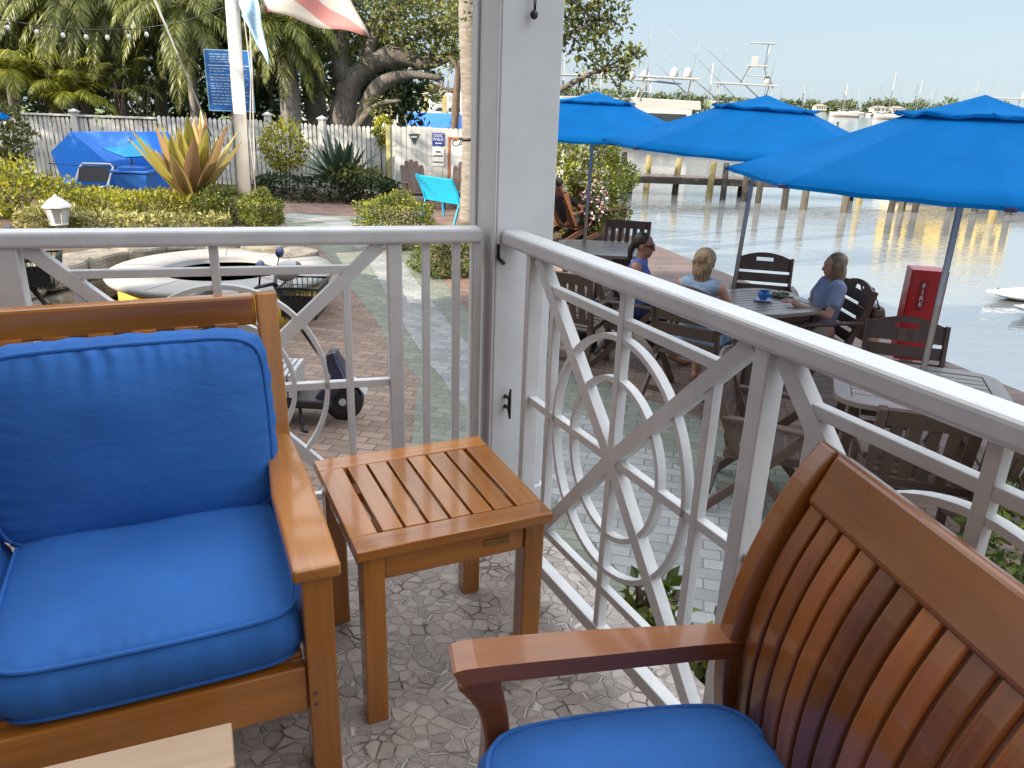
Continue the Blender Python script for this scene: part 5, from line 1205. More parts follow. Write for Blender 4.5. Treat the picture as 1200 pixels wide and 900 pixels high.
# ---- trees behind the fence
pg = 'palms behind the picket fence'
for i, (px, Y, zt_, n, Lf, lab, kw) in enumerate([
    (-70, 22.5, 3.4, 40, 3.2, 'palm with arching fronds reaching in from the left edge', {}),
    (14, 23.5, 3.6, 46, 2.9, 'palm with long hanging fronds above the left end of the fence', dict(lean=(.4, 0))),
    (30, 21.8, 1.5, 18, 2.0, 'low palm with sunlit yellow fronds just above the fence', dict(mat='l_palm_y', el0=(-5, 70), ll=.5)),
    (78, 24.0, 4.2, 46, 3.2, 'palm with fronds hanging like a curtain above the fence post', {}),
    (112, 22.8, 3.5, 46, 2.7, 'dense palm with fronds hanging like a curtain above the blue tarp', {}),
    (98, 21.9, .95, 14, 1.5, 'small yellow palm over the fence above the turquoise cloth', dict(mat='l_palm_y', el0=(5, 75), ll=.42)),
    (160, 23.2, 3.7, 46, 2.9, 'tall palm with drooping fronds behind the guy rope', dict(lean=(-.3, 0))),
    (200, 24.6, 4.1, 46, 3.2, 'palm with drooping fronds between the guy rope and the sign', {}),
    (236, 22.6, 3.3, 44, 2.6, 'palm with dark hanging fronds behind the blue information sign', {}),
    (292, 24.5, 3.8, 44, 3.0, 'palm with drooping fronds behind the flags', dict(skirt=10)),
    (345, 22.8, 3.0, 36, 2.0, 'palm with a shaggy brown trunk left of the big spreading tree', dict(skirt=22, tr=.26, ll=.5))]):
    kw = dict(dict(el0=(-62, 50), droop=1.25, hang=.9, ll=.6), **kw)
    palm(lab, (A(px, 200, Y).x, Y, G), zt_, n, Lf, 20+i, group=pg, **kw)
for i, (x, y, zt_) in enumerate([(-16.5, 13.2, 4.6), (-19.5, 11.0, 5.4), (-13.5, 15.6, 4.2), (-21, 14.5, 5.5), (-14.6, 10.9, 6.2), (-17.2, 9.6, 7.2)]):  # out-of-view palms added to throw shade on the fences
    palm(['unseen palm added to dapple the fence with shade', 'unseen palm at the far left, added to shade the fence', 'unseen palm between hedge and fence end, added to shade the fence', 'leftmost unseen palm, added to shade the fence', 'tall unseen palm beyond the stone wall, added to shade the board fence', 'tallest unseen palm by the restaurant, added to shade the board fence'][i], (x, y, G), zt_, 30, 3.2, 60+i, group='unseen palms added for shade')
for i, (px, Y, ht, n) in enumerate([(150, 22.4, 2.4, 9), (176, 22.6, 2.6, 8), (46, 22.6, 2.8, 6)]):
    c = A(px, 200, Y); t = plant('cane_clump', ['clump of thin bare canes above the turquoise cloth', 'clump of thin bare canes behind the guy rope', 'clump of pale leaning canes at the left end of the fence'][i], 'canes', (c.x, Y, G), 'cane clumps behind the fence'); mb = MB(); r = random.Random(i)
    for k in range(n):
        a = r.random()*6.28; x0, y0 = c.x+.3*math.cos(a), Y+.25*math.sin(a); lx_, ly_ = r.gauss(0, .35), r.gauss(0, .2)
        mb.tube([(x0, y0, G), (x0+lx_*.4, y0+ly_*.4, G+ht*.5), (x0+lx_, y0+ly_, G+ht)], [.035, .028, .015], 6)
    mb.build('canes', M['bark_dark'], t, True); lv = Leaves(); rb = MB()
    for k in range(10): frond(lv, rb, (c.x+r.gauss(0, .3), Y+r.gauss(0, .2), G+ht*(.75+.3*r.random())), r.random()*6.28, rad(20+r.random()*40), 1.5, 1.0, 24, .36, .5)
    lv.build('crown', M['l_palm'], t); rb.build('frond_ribs', M['l_palm_y'], t, True)
def limb_tree(name, label, base, limbs, clumps, mat, leaf, bark_m, cat='tree', twigs=True, group=None):
    """limbs: lists of (point, radius); clumps: (center, radii, n)"""
    t = plant(name, label, cat, base, group); mb = MB()
    for lm in limbs:
        pts = []; rr = []
        for i in range(len(lm)-1):
            for k in range(4):
                f = k/4; p0 = Vector(lm[max(i-1, 0)][0]); p1 = Vector(lm[i][0]); p2 = Vector(lm[i+1][0]); p3 = Vector(lm[min(i+2, len(lm)-1)][0])
                pts.append(.5*((2*p1)+(p2-p0)*f+(2*p0-5*p1+4*p2-p3)*f*f+(3*p1-p0-3*p2+p3)*f**3)); rr.append((lm[i][1]*(1-f)+lm[i+1][1]*f)*(1+.08*random.gauss(0, 1)))
        pts.append(Vector(lm[-1][0])); rr.append(lm[-1][1]); mb.tube(pts, rr, 9)
    ends = [Vector(p) for lm in limbs for p, _ in lm[1:]]
    lv = Leaves()
    for c, r, n in clumps:
        lv.cloud(c, r, n, leaf, .25)
        if twigs and ends:
            e = min(ends, key=lambda q: (q-Vector(c)).length)
            for k in range(4):
                q = Vector(c)+Vector((random.gauss(0, r[0]*.5), random.gauss(0, r[1]*.5), random.gauss(0, r[2]*.5))); mb.tube([e, e.lerp(q, .5)+Vector((0, 0, random.gauss(0, .06))), q], [.022, .014, .004], 5)
    mb.build('trunk', bark_m, t, True); lv.build('crown', mat, t); return t
Yb = 23.5; a3 = lambda px, py, dy=0: tuple(A(px, py, Yb+dy))
random.seed(11)
lm = [[(a3(400, 215), .55), (a3(402, 150), .42), (a3(408, 105), .36), (a3(430, 78), .30), (a3(466, 66), .26), (a3(500, 75), .17), (a3(540, 62), .10), (a3(585, 55), .05)],
      [(a3(385, 215, .4), .4), (a3(372, 140, .4), .32), (a3(362, 80, .5), .26), (a3(350, 10, .5), .2), (a3(340, -80, .5), .1)],
      [(a3(425, 210, -.3), .32), (a3(428, 135, -.3), .26), (a3(445, 100, -.2), .2), (a3(478, 88, -.2), .12), (a3(520, 92, -.3), .05)],
      [(a3(408, 105), .3), (a3(398, 60), .24), (a3(410, 0), .18), (a3(430, -70), .1)], [(a3(430, 78), .2), (a3(440, 40), .13), (a3(470, 0), .08), (a3(500, -50), .05)], [(a3(500, 75), .1), (a3(515, 45), .06), (a3(530, 10), .04)],
      [(a3(395, 215, -.5), .2), (a3(412, 160, -.5), .16), (a3(440, 125, -.6), .08), (a3(470, 118, -.7), .03)], [(a3(466, 66), .12), (a3(455, 100, .2), .05), (a3(470, 130), .02)]]
cl = []
for px, py, rp, n in [(340, -10, 40, 700), (385, 25, 45, 800), (430, 10, 50, 1000), (475, 20, 45, 1000), (520, 15, 45, 1000), (555, 35, 40, 800), (500, 52, 36, 600), (455, 52, 30, 450), (540, 62, 30, 450), (470, -30, 60, 1000), (560, -20, 50, 800), (410, -40, 60, 900), (350, 45, 30, 350), (372, 70, 26, 250), (415, 65, 24, 220), (590, 40, 40, 600), (400, 110, 22, 160), (355, 100, 28, 260), (510, 108, 14, 70), (440, 125, 16, 120), (455, 112, 14, 90)]:
    r = rp/38.7; cl.append((a3(px, py, random.gauss(0, .5)), (r, r*.9, r*.7), n))
limb_tree('spreading_tree', 'big grey limbed spreading tree behind the fence, one thick limb reaching right', (A(400, 215, Yb).x, Yb, G), lm, cl, M['l_tree'], .13, M['bark'])
Yb = 20.6; random.seed(3)
limb_tree('slender_tree', 'thin dark gnarled trunk just left of the ringed palm trunk', (A(533, 215, Yb).x, Yb, G), [[(a3(532, 215), .12), (a3(533, 150), .1), (a3(535, 110), .095), (a3(536, 80), .06), (a3(526, 66), .03)], [(a3(535, 110), .05), (a3(520, 103), .03), (a3(508, 98), .01)], [(a3(536, 85), .05), (a3(545, 50), .04), (a3(540, 10), .02)]], [(a3(545, 15), (.8, .6, .5), 500)], M['l_tree'], .11, M['bark_dark'])
Yb = 13.2; random.seed(8)
cl = [(a3(px, py, dy), (rp/69,)*2+(rp/80,), n) for px, py, rp, n, dy in [(px, py, rp, int(n*.62), dy) for px, py, rp, n, dy in [(640, -20, 60, 900, 0), (690, 0, 34, 380, 0), (700, 22, 30, 330, 0), (722, 20, 20, 150, .1), (672, 48, 26, 260, 0), (655, 20, 40, 500, .3), (700, 45, 18, 130, 0), (712, 68, 20, 180, 0), (735, 64, 16, 120, .1), (748, 62, 9, 50, .1), (692, 80, 20, 110, 0), (727, 92, 15, 110, .1), (724, 78, 14, 90, 0), (675, 104, 14, 40, 0), (600, 10, 60, 900, 0), (700, -50, 60, 800, 0)]]]
limb_tree('waterside_tree', 'leafy branches reaching out from behind the white post over the water', (A(598, 250, Yb).x, Yb, G), [[(a3(596, 255), .2), (a3(600, 180), .17), (a3(612, 130), .15), (a3(625, 60), .12), (a3(650, 10), .08), (a3(700, -60), .04)], [(a3(612, 130), .08), (a3(645, 112), .055), (a3(680, 92), .04), (a3(708, 80), .025), (a3(735, 66), .012)], [(a3(625, 60), .06), (a3(665, 40), .04), (a3(700, 25), .02)]], cl, M['l_water'], .095, M['bark'])
mg = P(672, 268, G)
bush('mangrove_bush', 'bright yellow green mangrove bush beside the white post at the water', Vector((mg.x+.05, 14.6, -.05)), (.85, .75, .98), 9000, .075, M['l_man'], 'bush', base_z=G)
# dense planting that closes the view behind the palms
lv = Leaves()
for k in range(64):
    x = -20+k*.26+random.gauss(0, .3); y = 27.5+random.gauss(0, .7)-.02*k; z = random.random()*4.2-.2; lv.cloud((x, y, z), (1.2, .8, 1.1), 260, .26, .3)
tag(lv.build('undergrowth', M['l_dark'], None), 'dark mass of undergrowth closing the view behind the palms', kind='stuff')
# small green plants at the foot of the porch
gp = 'small green plants at the porch edge'
for i, (px, py, z) in enumerate([(742, 700, -.05), (764, 716, -.05), (818, 770, 0.0), (850, 800, 0)]):
    q = P(px, py, z); c = Vector((q.x+.05, q.y+.03, z-.02))
    bush('porch_plant', ['small glossy plant poking up at the porch edge, the one nearest the post', 'small glossy plant at the porch edge beside the leg of a ring panel', 'small glossy plant under the arm of the reddish chair', 'small glossy plant at the porch edge nearest the camera'][i], c, (.075, .075, .10), 60, .06, M['l_box'], 'plant', gp, 3, G)
q = P(1183, 600, -.3); bush('shrub', 'dark shrub below the railing at the right edge of the photo', Vector((q.x+.25, q.y, -.45)), (.4, .35, .4), 700, .07, M['l_box'], 'shrub', base_z=G)
# flowers by the mangrove
t = plant('flowering_shrub', 'pink and white flowering shrub at the water edge behind the lounge chairs', 'shrub', (A(694, 250, 13.8).x, 13.8, G)); c = A(694, 240, 13.8)
lv = Leaves(); lv.cloud(c, (.22, .2, .42), 500, .06, .3); lv.build('foliage', M['l_dark'], t)
lv = Leaves(); lv.cloud(c+Vector((.03, -.05, .05)), (.22, .2, .36), 120, .06, .9); lv.build('blossom', leafmat('pink_white_petals', (.6, .2, .3), (.75, .7, .7), .3), t)
# ================================================================== ACROSS THE WATER
pil = 'wooden pilings standing in the water'
PIL = [(716, 226, 176, 'y'), (731, 224, 178, 'd'), (757, 222, 183, 'y'), (790, 226, 189, 'y'), (830, 232, 195, 'y'), (847, 234, 196, 'd'), (872, 236, 196, 'd'), (888, 238, 200, 'd'), (919, 246, 200, 'd'), (941, 246, 205, 'w'), (989, 249, 208, 'w'), (1006, 240, 209, 'y'), (1043, 249, 216, 'd'), (1056, 247, 219, 'w'), (1072, 249, 219, 'd'), (1113, 247, 222, 'd'), (1122, 252, 224, 'w'), (1142, 248, 228, 'd'), (1161, 262, 233, 'y'), (1181, 252, 228, 'd'), (668, 222, 176, 'd')]
pm = {'y': M['piling_yellow'], 'd': M['piling_dark'], 'w': M['piling']}
desc = {'y': 'yellowish round piling', 'd': 'dark piling', 'w': 'grey brown piling'}
spot = ['left of a thin pair near the mangrove', 'just right of the leftmost yellowish one', 'under the tip of the middle umbrella', 'left of the middle umbrella corner', 'right of the middle umbrella corner', 'left of the middle umbrella pole', 'beside the middle umbrella pole', 'right of the middle umbrella pole', 'below the tip of the nearest umbrella', 'right of the dark one below the nearest umbrella tip', 'halfway under the nearest umbrella', 'short and far, halfway under the nearest umbrella', 'leftmost of three close together', 'middle of three close together', 'rightmost of three close together', 'just left of the nearest umbrella pole', 'half hidden behind the nearest umbrella pole', 'right of the nearest umbrella pole', 'short with a bright cut top, near the right edge', 'thin and far near the right edge', 'behind the mangrove bush']
for i, (px, by, ty, k) in enumerate(PIL):
    b = P(px, by, WATER); tz = max(A(px, ty, b.y).z, WATER+1.25 if i not in (18,) else -9); r = .115 if k != 'd' else .105
    t = thing('piling', desc[k]+', '+spot[i], 'piling', (b.x, b.y, WATER-1), 0, pil); lx_ = random.gauss(0, .05)
    part('shaft', pm[k], t, lambda m: m.tube([(0, 0, 0), (lx_*.5, 0, (tz-WATER)/2+1), (lx_, 0, tz-WATER+1)], [r*1.08, r, r*.97], 14), 0)
    part('top_cut', M['piling_yellow'] if k != 'd' else M['piling_dark'], t, lambda m: m.lathe([(r*.96, 0), (r*.5, .012), (0, .015)], 14, (lx_, 0, tz-WATER+1)), 0)
dy_ = 29.5
dk_ = thing('boat_dock', 'long low dark timber dock behind the pilings, below the white yachts', 'dock', (9, dy_, WATER))
dt = -1.12-WATER
def planks(m):
    for k in range(110): m.bar((-9.5+k*.24, -.55, dt), (-9.5+k*.24, .55, dt), .225, .05)
part('planks', M['dark_wood'], dk_, planks, 0)
for y in (-.52, .52): part('stringer', M['piling_dark'], dk_, lambda m: m.bar((-9.6, y, dt-.12), (17, y, dt-.12), .08, .2), 0)
for k in range(7): part('pile', M['piling_dark'], dk_, lambda m: m.tube([(-9+k*4.1, .0, -1), (-9+k*4.1, 0, dt-.03)], .11, 10), 0)

def hull(mb, L_, W_, fb, bow=.9, n=18, flare=.35, z0=-.2):
    """bow at +x"""
    rows = []
    for i in range(n+1):
        f = i/n; x = -L_/2+L_*f; q = 1 if f < .45 else max(0, 1-((f-.45)/.55)**2.2); sh = fb+bow*max(0, (f-.35)/.65)**1.8
        b = len(mb.v); rows.append(b); wt = W_/2*q**.8+.02; wb = wt*(1-flare)*(q**.5)
        for y, z in ((-wt, sh), (-wt*.97, sh*.72), (-wb, .12), (0, z0), (wb, .12), (wt*.97, sh*.72), (wt, sh)): mb.v.append((x + (0 if z > 0 else -.02*L_*f), y, z))
    for i in range(n):
        for k in range(6): mb.quad_uv((rows[i]+k, rows[i]+k+1, rows[i+1]+k+1, rows[i+1]+k), None, True)
        mb.quad_uv((rows[i]+6, rows[i], rows[i+1], rows[i+1]+6))
    mb.quad_uv(tuple(rows[0]+k for k in range(7))[::-1])
    return lambda f: fb+bow*max(0, (f-.35)/.65)**1.8
def yacht(label, px, Y, rz, L_=15, W_=4.4, tower=False, outr=None, bim=None, radar=2, group='white motor yachts moored across the water', sc_=1.0):
    c = A(px, 150, Y); t = thing('motor_yacht', label, 'yacht', (c.x, Y, WATER), rz, group); wh = M['gelcoat']
    part('hull', wh, t, lambda m: hull(m, L_, W_, 1.25, 1.05), 0)
    part('boot_stripe', M['navy'], t, lambda m: [m.bar((-L_/2+.1, s*(W_*.36+.02), .16), (L_*.12, s*(W_*.36+.02), .16), .02, .12, (0, 0, 1)) for s in (-1, 1)], 0)
    part('rub_rail', M['steel'], t, lambda m: [m.tube([(-L_/2+L_*f, s*(W_/2*(1 if f < .45 else max(0, 1-((f-.45)/.55)**2.2))**.8+.03), (1.25+1.05*max(0, (f-.35)/.65)**1.8)*.80) for f in (0, .2, .4, .55, .7, .85)], .04, 5) for s in (-1, 1)], 0)
    for k in range(4):
        for s in (-1, 1): part('porthole', M['glass_dark'], t, lambda m: m.bar((-L_*.18+k*L_*.085, s*(W_*.487+.015), .93), (-L_*.18+k*L_*.085+.55, s*(W_*.487+.015), .93), .03, .2, (0, 0, 1)), 0)
    x0, x1 = -L_*.2, L_*.16; w2 = W_*.38
    cab = part('cabin', wh, t, lambda m: m.add([(x0, -w2, 1.22), (x1+1.6, -w2*.8, 1.35), (x1+1.6, w2*.8, 1.35), (x0, w2, 1.22), (x0, -w2*.9, 2.75), (x1-.1, -w2*.75, 2.7), (x1-.1, w2*.75, 2.7), (x0, w2*.9, 2.75)], [(0, 1, 5, 4), (1, 2, 6, 5), (2, 3, 7, 6), (3, 0, 4, 7), (4, 5, 6, 7), (0, 3, 2, 1)]), .06)
    for s in (-1, 1): part('window', M['glass_dark'], cab, lambda m: m.add([(x0+.4, s*(w2*.97+.02), 1.85), (x1+.5, s*(w2*.84+.03), 1.85), (x1-.05, s*(w2*.80+.03), 2.4), (x0+.4, s*(w2*.93+.02), 2.4)], [(0, 1, 2, 3), (3, 2, 1, 0)]), 0)
    part('windscreen', M['glass_dark'], cab, lambda m: m.add([(x1+1.16, -w2*.7, 1.75), (x1+1.16, w2*.7, 1.75), (x1+.28, w2*.66, 2.45), (x1+.28, -w2*.66, 2.45)], [(0, 1, 2, 3), (3, 2, 1, 0)]), 0)
    part('flybridge', wh, t, lambda m: m.add([(x0-.6, -w2*.95, 2.74), (x1-.4, -w2*.7, 2.72), (x1-.4, w2*.7, 2.72), (x0-.6, w2*.95, 2.74), (x0-.5, -w2*.95, 3.3), (x1+.1, -w2*.72, 3.42), (x1+.1, w2*.72, 3.42), (x0-.5, w2*.95, 3.3)], [(0, 1, 5, 4), (1, 2, 6, 5), (2, 3, 7, 6), (3, 0, 4, 7), (4, 5, 6, 7)]), .05)
    part('hardtop', wh, t, lambda m: m.bar((x0-.3, 0, 4.75), (x1-.3, 0, 4.85), w2*1.7, .10), .04)
    for x in (x0+.1, x1-.8):
        for s in (-1, 1): part('hardtop_leg', wh, t, lambda m: m.tube([(x+.2, s*w2*.78, 3.2), (x, s*w2*.68, 4.75)], .035, 6), 0)
    for k in range(radar): part('radar_dome', wh, t, lambda m: m.lathe([(.26, 0), (.30, .12), (.29, .4), (.2, .6), (0, .68)], 14, (x0+.5+k*.9, .3*(-1)**k, 4.86)), 0)
    part('antenna', wh, t, lambda m: m.tube([(x1-.5, .5, 4.8), (x1-1.1, .5, 8.2)], [.025, .008], 5), 0); part('antenna', wh, t, lambda m: m.tube([(x0+.2, -.6, 4.8), (x0-.2, -.6, 7.4)], [.025, .008], 5), 0)
    part('bow_rail', M['steel'], t, lambda m: [m.tube([(L_*.1+k*L_*.045, s*W_*.42*(1-(k/9)**2.3), 1.6+k*.1), (L_*.1+(k+1)*L_*.045, s*W_*.42*(1-((k+1)/9)**2.3), 1.7+k*.1)], .02, 5, cap=False) for k in range(8) for s in (-1, 1)]+[m.tube([(L_*.1+k*L_*.045, s*W_*.42*(1-(k/9)**2.3), 1.15), (L_*.1+k*L_*.045, s*W_*.42*(1-(k/9)**2.3), 1.6+k*.1)], .018, 5) for k in range(0, 9, 2) for s in (-1, 1)], 0)
    if tower:
        zt = 6.3
        for x, xt in ((x0+.2, x0+.8), (x0+2.6, x0+2.0)):
            for s in (-1, 1): part('tower_leg', wh, t, lambda m: m.tube([(x, s*w2*.7, 4.8), (xt, s*.5, zt)], .045, 6), 0)
        part('tower_platform', wh, t, lambda m: m.bar((x0+.6, 0, zt), (x0+2.3, 0, zt), 1.3, .1), .02); part('tower_platform', wh, t, lambda m: m.bar((x0+.4, 0, 5.5), (x0+2.3, 0, 5.5), 1.5, .05), .02)
        part('tower_console', wh, t, lambda m: m.bar((x0+1.7, 0, zt+.05), (x0+1.7, 0, zt+.75), .5, .9, (0, 1, 0)), .03)
        for s in (-1, 1): part('sunshade_leg', wh, t, lambda m: m.tube([(x0+.8, s*.5, zt), (x0+.7, s*.5, zt+1.75)], .03, 5), 0)
        part('sunshade', wh, t, lambda m: m.bar((x0+.2, 0, zt+1.75), (x0+2.3, 0, zt+1.8), 1.2, .06), .02)
    for (b0, b1) in outr or (): part('outrigger', M['steel'], t, lambda m: m.tube([Vector(b0), Vector(b1)], [.065, .03], 5), 0)
    if bim: part('canvas_top', paint('grey_blue_canvas', (.10, .12, .2), .8), t, lambda m: m.bar(bim[0], bim[1], 2.2, .10), .03)
    return t
Y1, Y2 = 68.0, 72.0
def loc_of(px, py, Y, c, rz): return Matrix.Rotation(-rz, 3, 'Z') @ (A(px, py, Y)-Vector((c.x, Y, WATER)))
r1, r2 = rad(185), rad(172)
yc2 = A(865, 150, Y2)
yacht('white yacht with radar domes and a navy boot stripe, behind the post side umbrella', 712, Y1, rad(183), 15.5, 4.6, False, None, ((-5.6, 0, 4.6), (-3.6, 0, 4.75)), 2)
yacht('white sport fishing yacht with a tall tower and long outriggers', 858, Y2, r2, 14.5, 4.4, True, [tuple(loc_of(x, y, Y2+d, yc2-Vector((A(865, 150, Y2).x-A(858, 150, Y2).x, 0, 0)), r2) for x, y, d in q) for q in (((900, 150, -1), (785, 32, -1)), ((886, 116, 1.2), (797, 33, 1.2)), ((852, 122, -1.5), (776, 58, -1.5)), ((800, 108, 1.0), (758, 66, 1.0)))], None, 1)
yacht('low white yacht between the two big ones, mostly hidden by umbrellas', 768, 60.0, rad(174), 12, 4.0, False, None, None, 2)
yacht('white yacht with its bow towards the mangrove bush', 668, 62.0, rad(8), 14, 4.4, False, None, None, 1)
yacht('white motor yacht showing above the nearest umbrella', 1165, 95.0, rad(176), 14, 4.4, False, None, None, 1)

hbx = A(1128, 150, 31.5); hbt = thing('houseboat', 'unseen yellow sided houseboat added behind the nearest umbrella for its reflection in the water', 'houseboat', (hbx.x, 31.5, WATER), rad(-8)); yl_ = paint('yellow_boat_side', (.50, .37, .08), .6, .08, 3, .05)  # houseboat added out of sight to give the water a yellow reflection
part('float', M['concrete'], hbt, lambda m: m.bar((-2.4, 0, .15), (2.4, 0, .15), 2.6, .4), .02); part('cabin', yl_, hbt, lambda m: m.bar((0, 0, .352), (0, 0, 2.25), 4.2, 2.2, (0, 1, 0)), .03)
part('roof', M['gelcoat'], hbt, lambda m: m.bar((-2.3, 0, 2.31), (2.3, 0, 2.31), 2.5, .1), .02)
for x in (-1.3, 0, 1.3): part('window', M['glass_dark'], hbt, lambda m: m.bar((x, -1.11, 1.2), (x, -1.11, 1.8), .7, .03, (0, 1, 0)), .005)
def sailboat(label, px, ty, by, rz, Lk=10.5, hgt=None, mat=None, group='sailing boats anchored off the far shore'):
    b = P(px, by, WATER); Y = b.y; mt = A(px, ty, Y).z-WATER; t = thing('sailing_boat', label, 'sailboat', (b.x, Y, WATER), rz, group); wh = mat or M['gelcoat']
    part('hull', wh, t, lambda m: hull(m, Lk, Lk*.3, 1.2, .55, 12), 0)
    part('cabin', M['gelcoat'], t, lambda m: m.bar((-Lk*.15, 0, 1.55), (Lk*.18, 0, 1.5), Lk*.17, .7), .1)
    part('mast', M['gelcoat'], t, lambda m: m.tube([(Lk*.08, 0, 1.2), (Lk*.06, 0, mt)], [.2, .14], 6), 0)
    part('boom', M['gelcoat'], t, lambda m: m.tube([(Lk*.07, 0, 2.6), (-Lk*.33, 0, 2.7)], .22, 6), 0)
    for x in (Lk*.49, -Lk*.48): part('stay', M['steel'], t, lambda m: m.tube([(x, 0, 1.5), (Lk*.062, 0, mt-.2)], .045, 4), 0)
    part('spreader', M['gelcoat'], t, lambda m: m.bar((Lk*.065, -1, mt*.55), (Lk*.065, 1, mt*.55), .12, .08), 0)
    return t
SB = [(912, 100, 130, 1.2, 'leaning alone left of the others beside the middle umbrella top'), (935, 92, 134, .3, 'with its mast just right of the middle umbrella top'), (989, 97, 134, 2.9, 'with a low hull near the middle of the gap between umbrellas'), (985, 103, 131, .8, 'partly behind another mast in the gap between umbrellas'), (1004, 108, 131, 2.2, 'with a short mast in the gap between umbrellas'), (1026, 100, 133, .5, 'with a leaning forestay left of the tallest mast'), (1042, 85, 137, 3.0, 'with the tallest mast and a big white hull'), (1067, 97, 134, .6, 'left one of a close pair right of the tallest mast'), (1074, 95, 133, 2.5, 'right one of a close pair right of the tallest mast'), (1092, 98, 133, 1.4, 'with a thick white furled sail rising over the nearest umbrella'), (1111, 94, 131, .2, 'seen thinly over the left slope of the nearest umbrella'), (1124, 101, 130, 2.0, 'with a short mast left of the nearest umbrella top'), (1139, 92, 132, 2.8, 'with its mast just left of the nearest umbrella top'), (1171, 100, 132, .4, 'with a furled sail just right of the nearest umbrella top'), (1197, 88, 131, 1.0, 'at the right edge of the photo'), (1088, 107, 131, 2.4, 'far off behind the thick furled sail')]
SB += [(652, 66, 140, .4, 'with its mast among the leaves beside the white post'), (704, 84, 138, 2.0, 'just right of the branches over the water'), (752, 78, 139, 1.0, 'behind the radar domes of the white yachts'), (832, 74, 138, 2.6, 'left of the sport fishing tower'), (890, 92, 137, .6, 'right of the sport fishing tower')]
for px, ty, by, rz, lab in SB: sailboat('white sailboat '+lab, px, ty, by+3.0, rz)
dg_ = P(965, 149, WATER); dn = thing('inflatable_dinghy', 'small greenish white dinghy left of the nearest umbrella', 'dinghy', (dg_.x, dg_.y, WATER), rad(170)); part('hull', M['gelcoat'], dn, lambda m: hull(m, 4.2, 1.7, .5, .35, 10), 0); part('outboard_motor', M['black'], dn, lambda m: m.bar((-2.2, 0, .1), (-2.2, 0, .95), .3, .35, (0, 1, 0)), .05)

# far shore
def shore(name, label, x0, x1, Y, hmin, hmax, n, sz, mat):
    lv = Leaves(); t = None
    k = 0; x = x0
    while x < x1:
        r = hmin+(hmax-hmin)*random.random(); r *= .75+.45*math.sin(x*.011+1)**2
        lv.cloud((x, Y+random.gauss(0, 8), WATER+r*.5), (r*.75, r*.6, r*.62), n, sz, .4); x += r*.8
    o = lv.build(name, mat); tag(o, label, kind='stuff')
    return o
shore('far_woods', 'low green wooded shore across the bay', -420, 760, 640, 6, 10, 220, 2.4, M['l_far'])
mb = MB(); mb.prism([(-900, 630), (1200, 632), (1500, 1200), (-1200, 1200)], WATER-1, WATER+.9); tag(mb.build('far_land', M['lawn']), kind='structure')
wmat = paint('white_house_wall', (.36, .35, .32), .8, .05, 1, 0); rmat = paint('grey_house_roof', (.2, .18, .16), .8, .1, 1, 0)
hs = 'houses on the far shore'
for i, (px, w_, h_, lab) in enumerate([(1050, 9, 3.5, 'pale house with a grey roof low on the far shore behind the tallest mast'), (960, 8, 3, 'small pale house on the far shore beside the middle umbrella'), (1030, 12, 3.2, 'long pale house on the far shore left of the tallest mast'), (690, 9, 4, 'pale house with a grey roof on the far shore above the yachts')]):
    c = A(px, 128, 622); t = thing('shore_house', lab, 'house', (c.x, 622, WATER+.9), 0, hs)
    part('wall', wmat, t, lambda m: m.bar((0, 0, 0), (0, 0, h_), w_, 8, (0, 1, 0)), 0); part('roof', rmat, t, lambda m: m.add([(-w_/2-.5, -4.5, h_), (w_/2+.5, -4.5, h_), (w_/2+.5, 4.5, h_), (-w_/2-.5, 4.5, h_), (-w_/4, 0, h_+1.4), (w_/4, 0, h_+1.4)], [(0, 1, 5, 4), (1, 2, 5), (2, 3, 4, 5), (3, 0, 4), (3, 2, 1, 0)]), 0)
    part('window', M['glass_dark'], t, lambda m: [m.bar((-w_*.35+k*w_*.23, -4.02, h_*.35), (-w_*.35+k*w_*.23, -4.02, h_*.75), w_*.12, .1, (0, 1, 0)) for k in range(4)], 0)

# marina seen through the gap above the board fence
Yd = 46.0
dd = thing('jetty', 'white railed jetty seen through the gap above the board fence', 'jetty', (A(510, 130, Yd).x, Yd, WATER)); zd = A(510, 133, Yd).z-WATER
part('planks', M['concrete'], dd, lambda m: m.bar((-7.5, 0, zd), (7, 0, zd), 1.8, .18), 0)
for k in range(9): part('post', M['fence_white'], dd, lambda m: m.bar((-7.2+k*1.75, -.8, -.5), (-7.2+k*1.75, -.8, zd+1.15), .16, .16, (0, 1, 0)), 0)
for z in (zd+.55, zd+1.05): part('rail', M['fence_white'], dd, lambda m: m.bar((-7.4, -.86, z), (7, -.86, z), .05, .12), 0)
cp = A(472, 140, 27.5); t = thing('concrete_post', 'tall pale round concrete post beyond the board fence', 'post', (cp.x, 27.5, G)); hz_ = A(471, 84, 27.5).z-G
part('shaft', M['concrete'], t, lambda m: m.lathe([(.17, 0), (.16, hz_), (.10, hz_+.05), (0, hz_+.05)], 16), 0)
cb_ = A(506, 140, 33.0); t = thing('covered_boat', 'white boat under a bright blue cover beyond the board fence', 'boat', (cb_.x, 33.0, WATER), rad(176)); zc2 = A(506, 141, 33).z-WATER
part('hull', M['gelcoat'], t, lambda m: hull(m, 5.2, 2.0, zc2-.25, .25, 12), 0)
part('cover', paint('blue_boat_cover', (.01, .13, .58), .5, .08, 4, .08), t, lambda m: m.add([(-1.3, -.95, zc2-.35), (.85, -1.0, zc2-.35), (.85, 1.0, zc2-.35), (-1.3, .95, zc2-.35), (-1.1, -.6, zc2+.28), (.95, -.5, zc2+.28), (.95, .5, zc2+.28), (-1.1, .6, zc2+.28)], [(0, 1, 5, 4), (1, 2, 6, 5), (2, 3, 7, 6), (3, 0, 4, 7), (4, 5, 6, 7)]), .05)
part('mast', M['gelcoat'], t, lambda m: m.tube([(-.5, -.9, zc2-.3), (-.5, -.9, zc2+1.0)], .04, 6), 0)
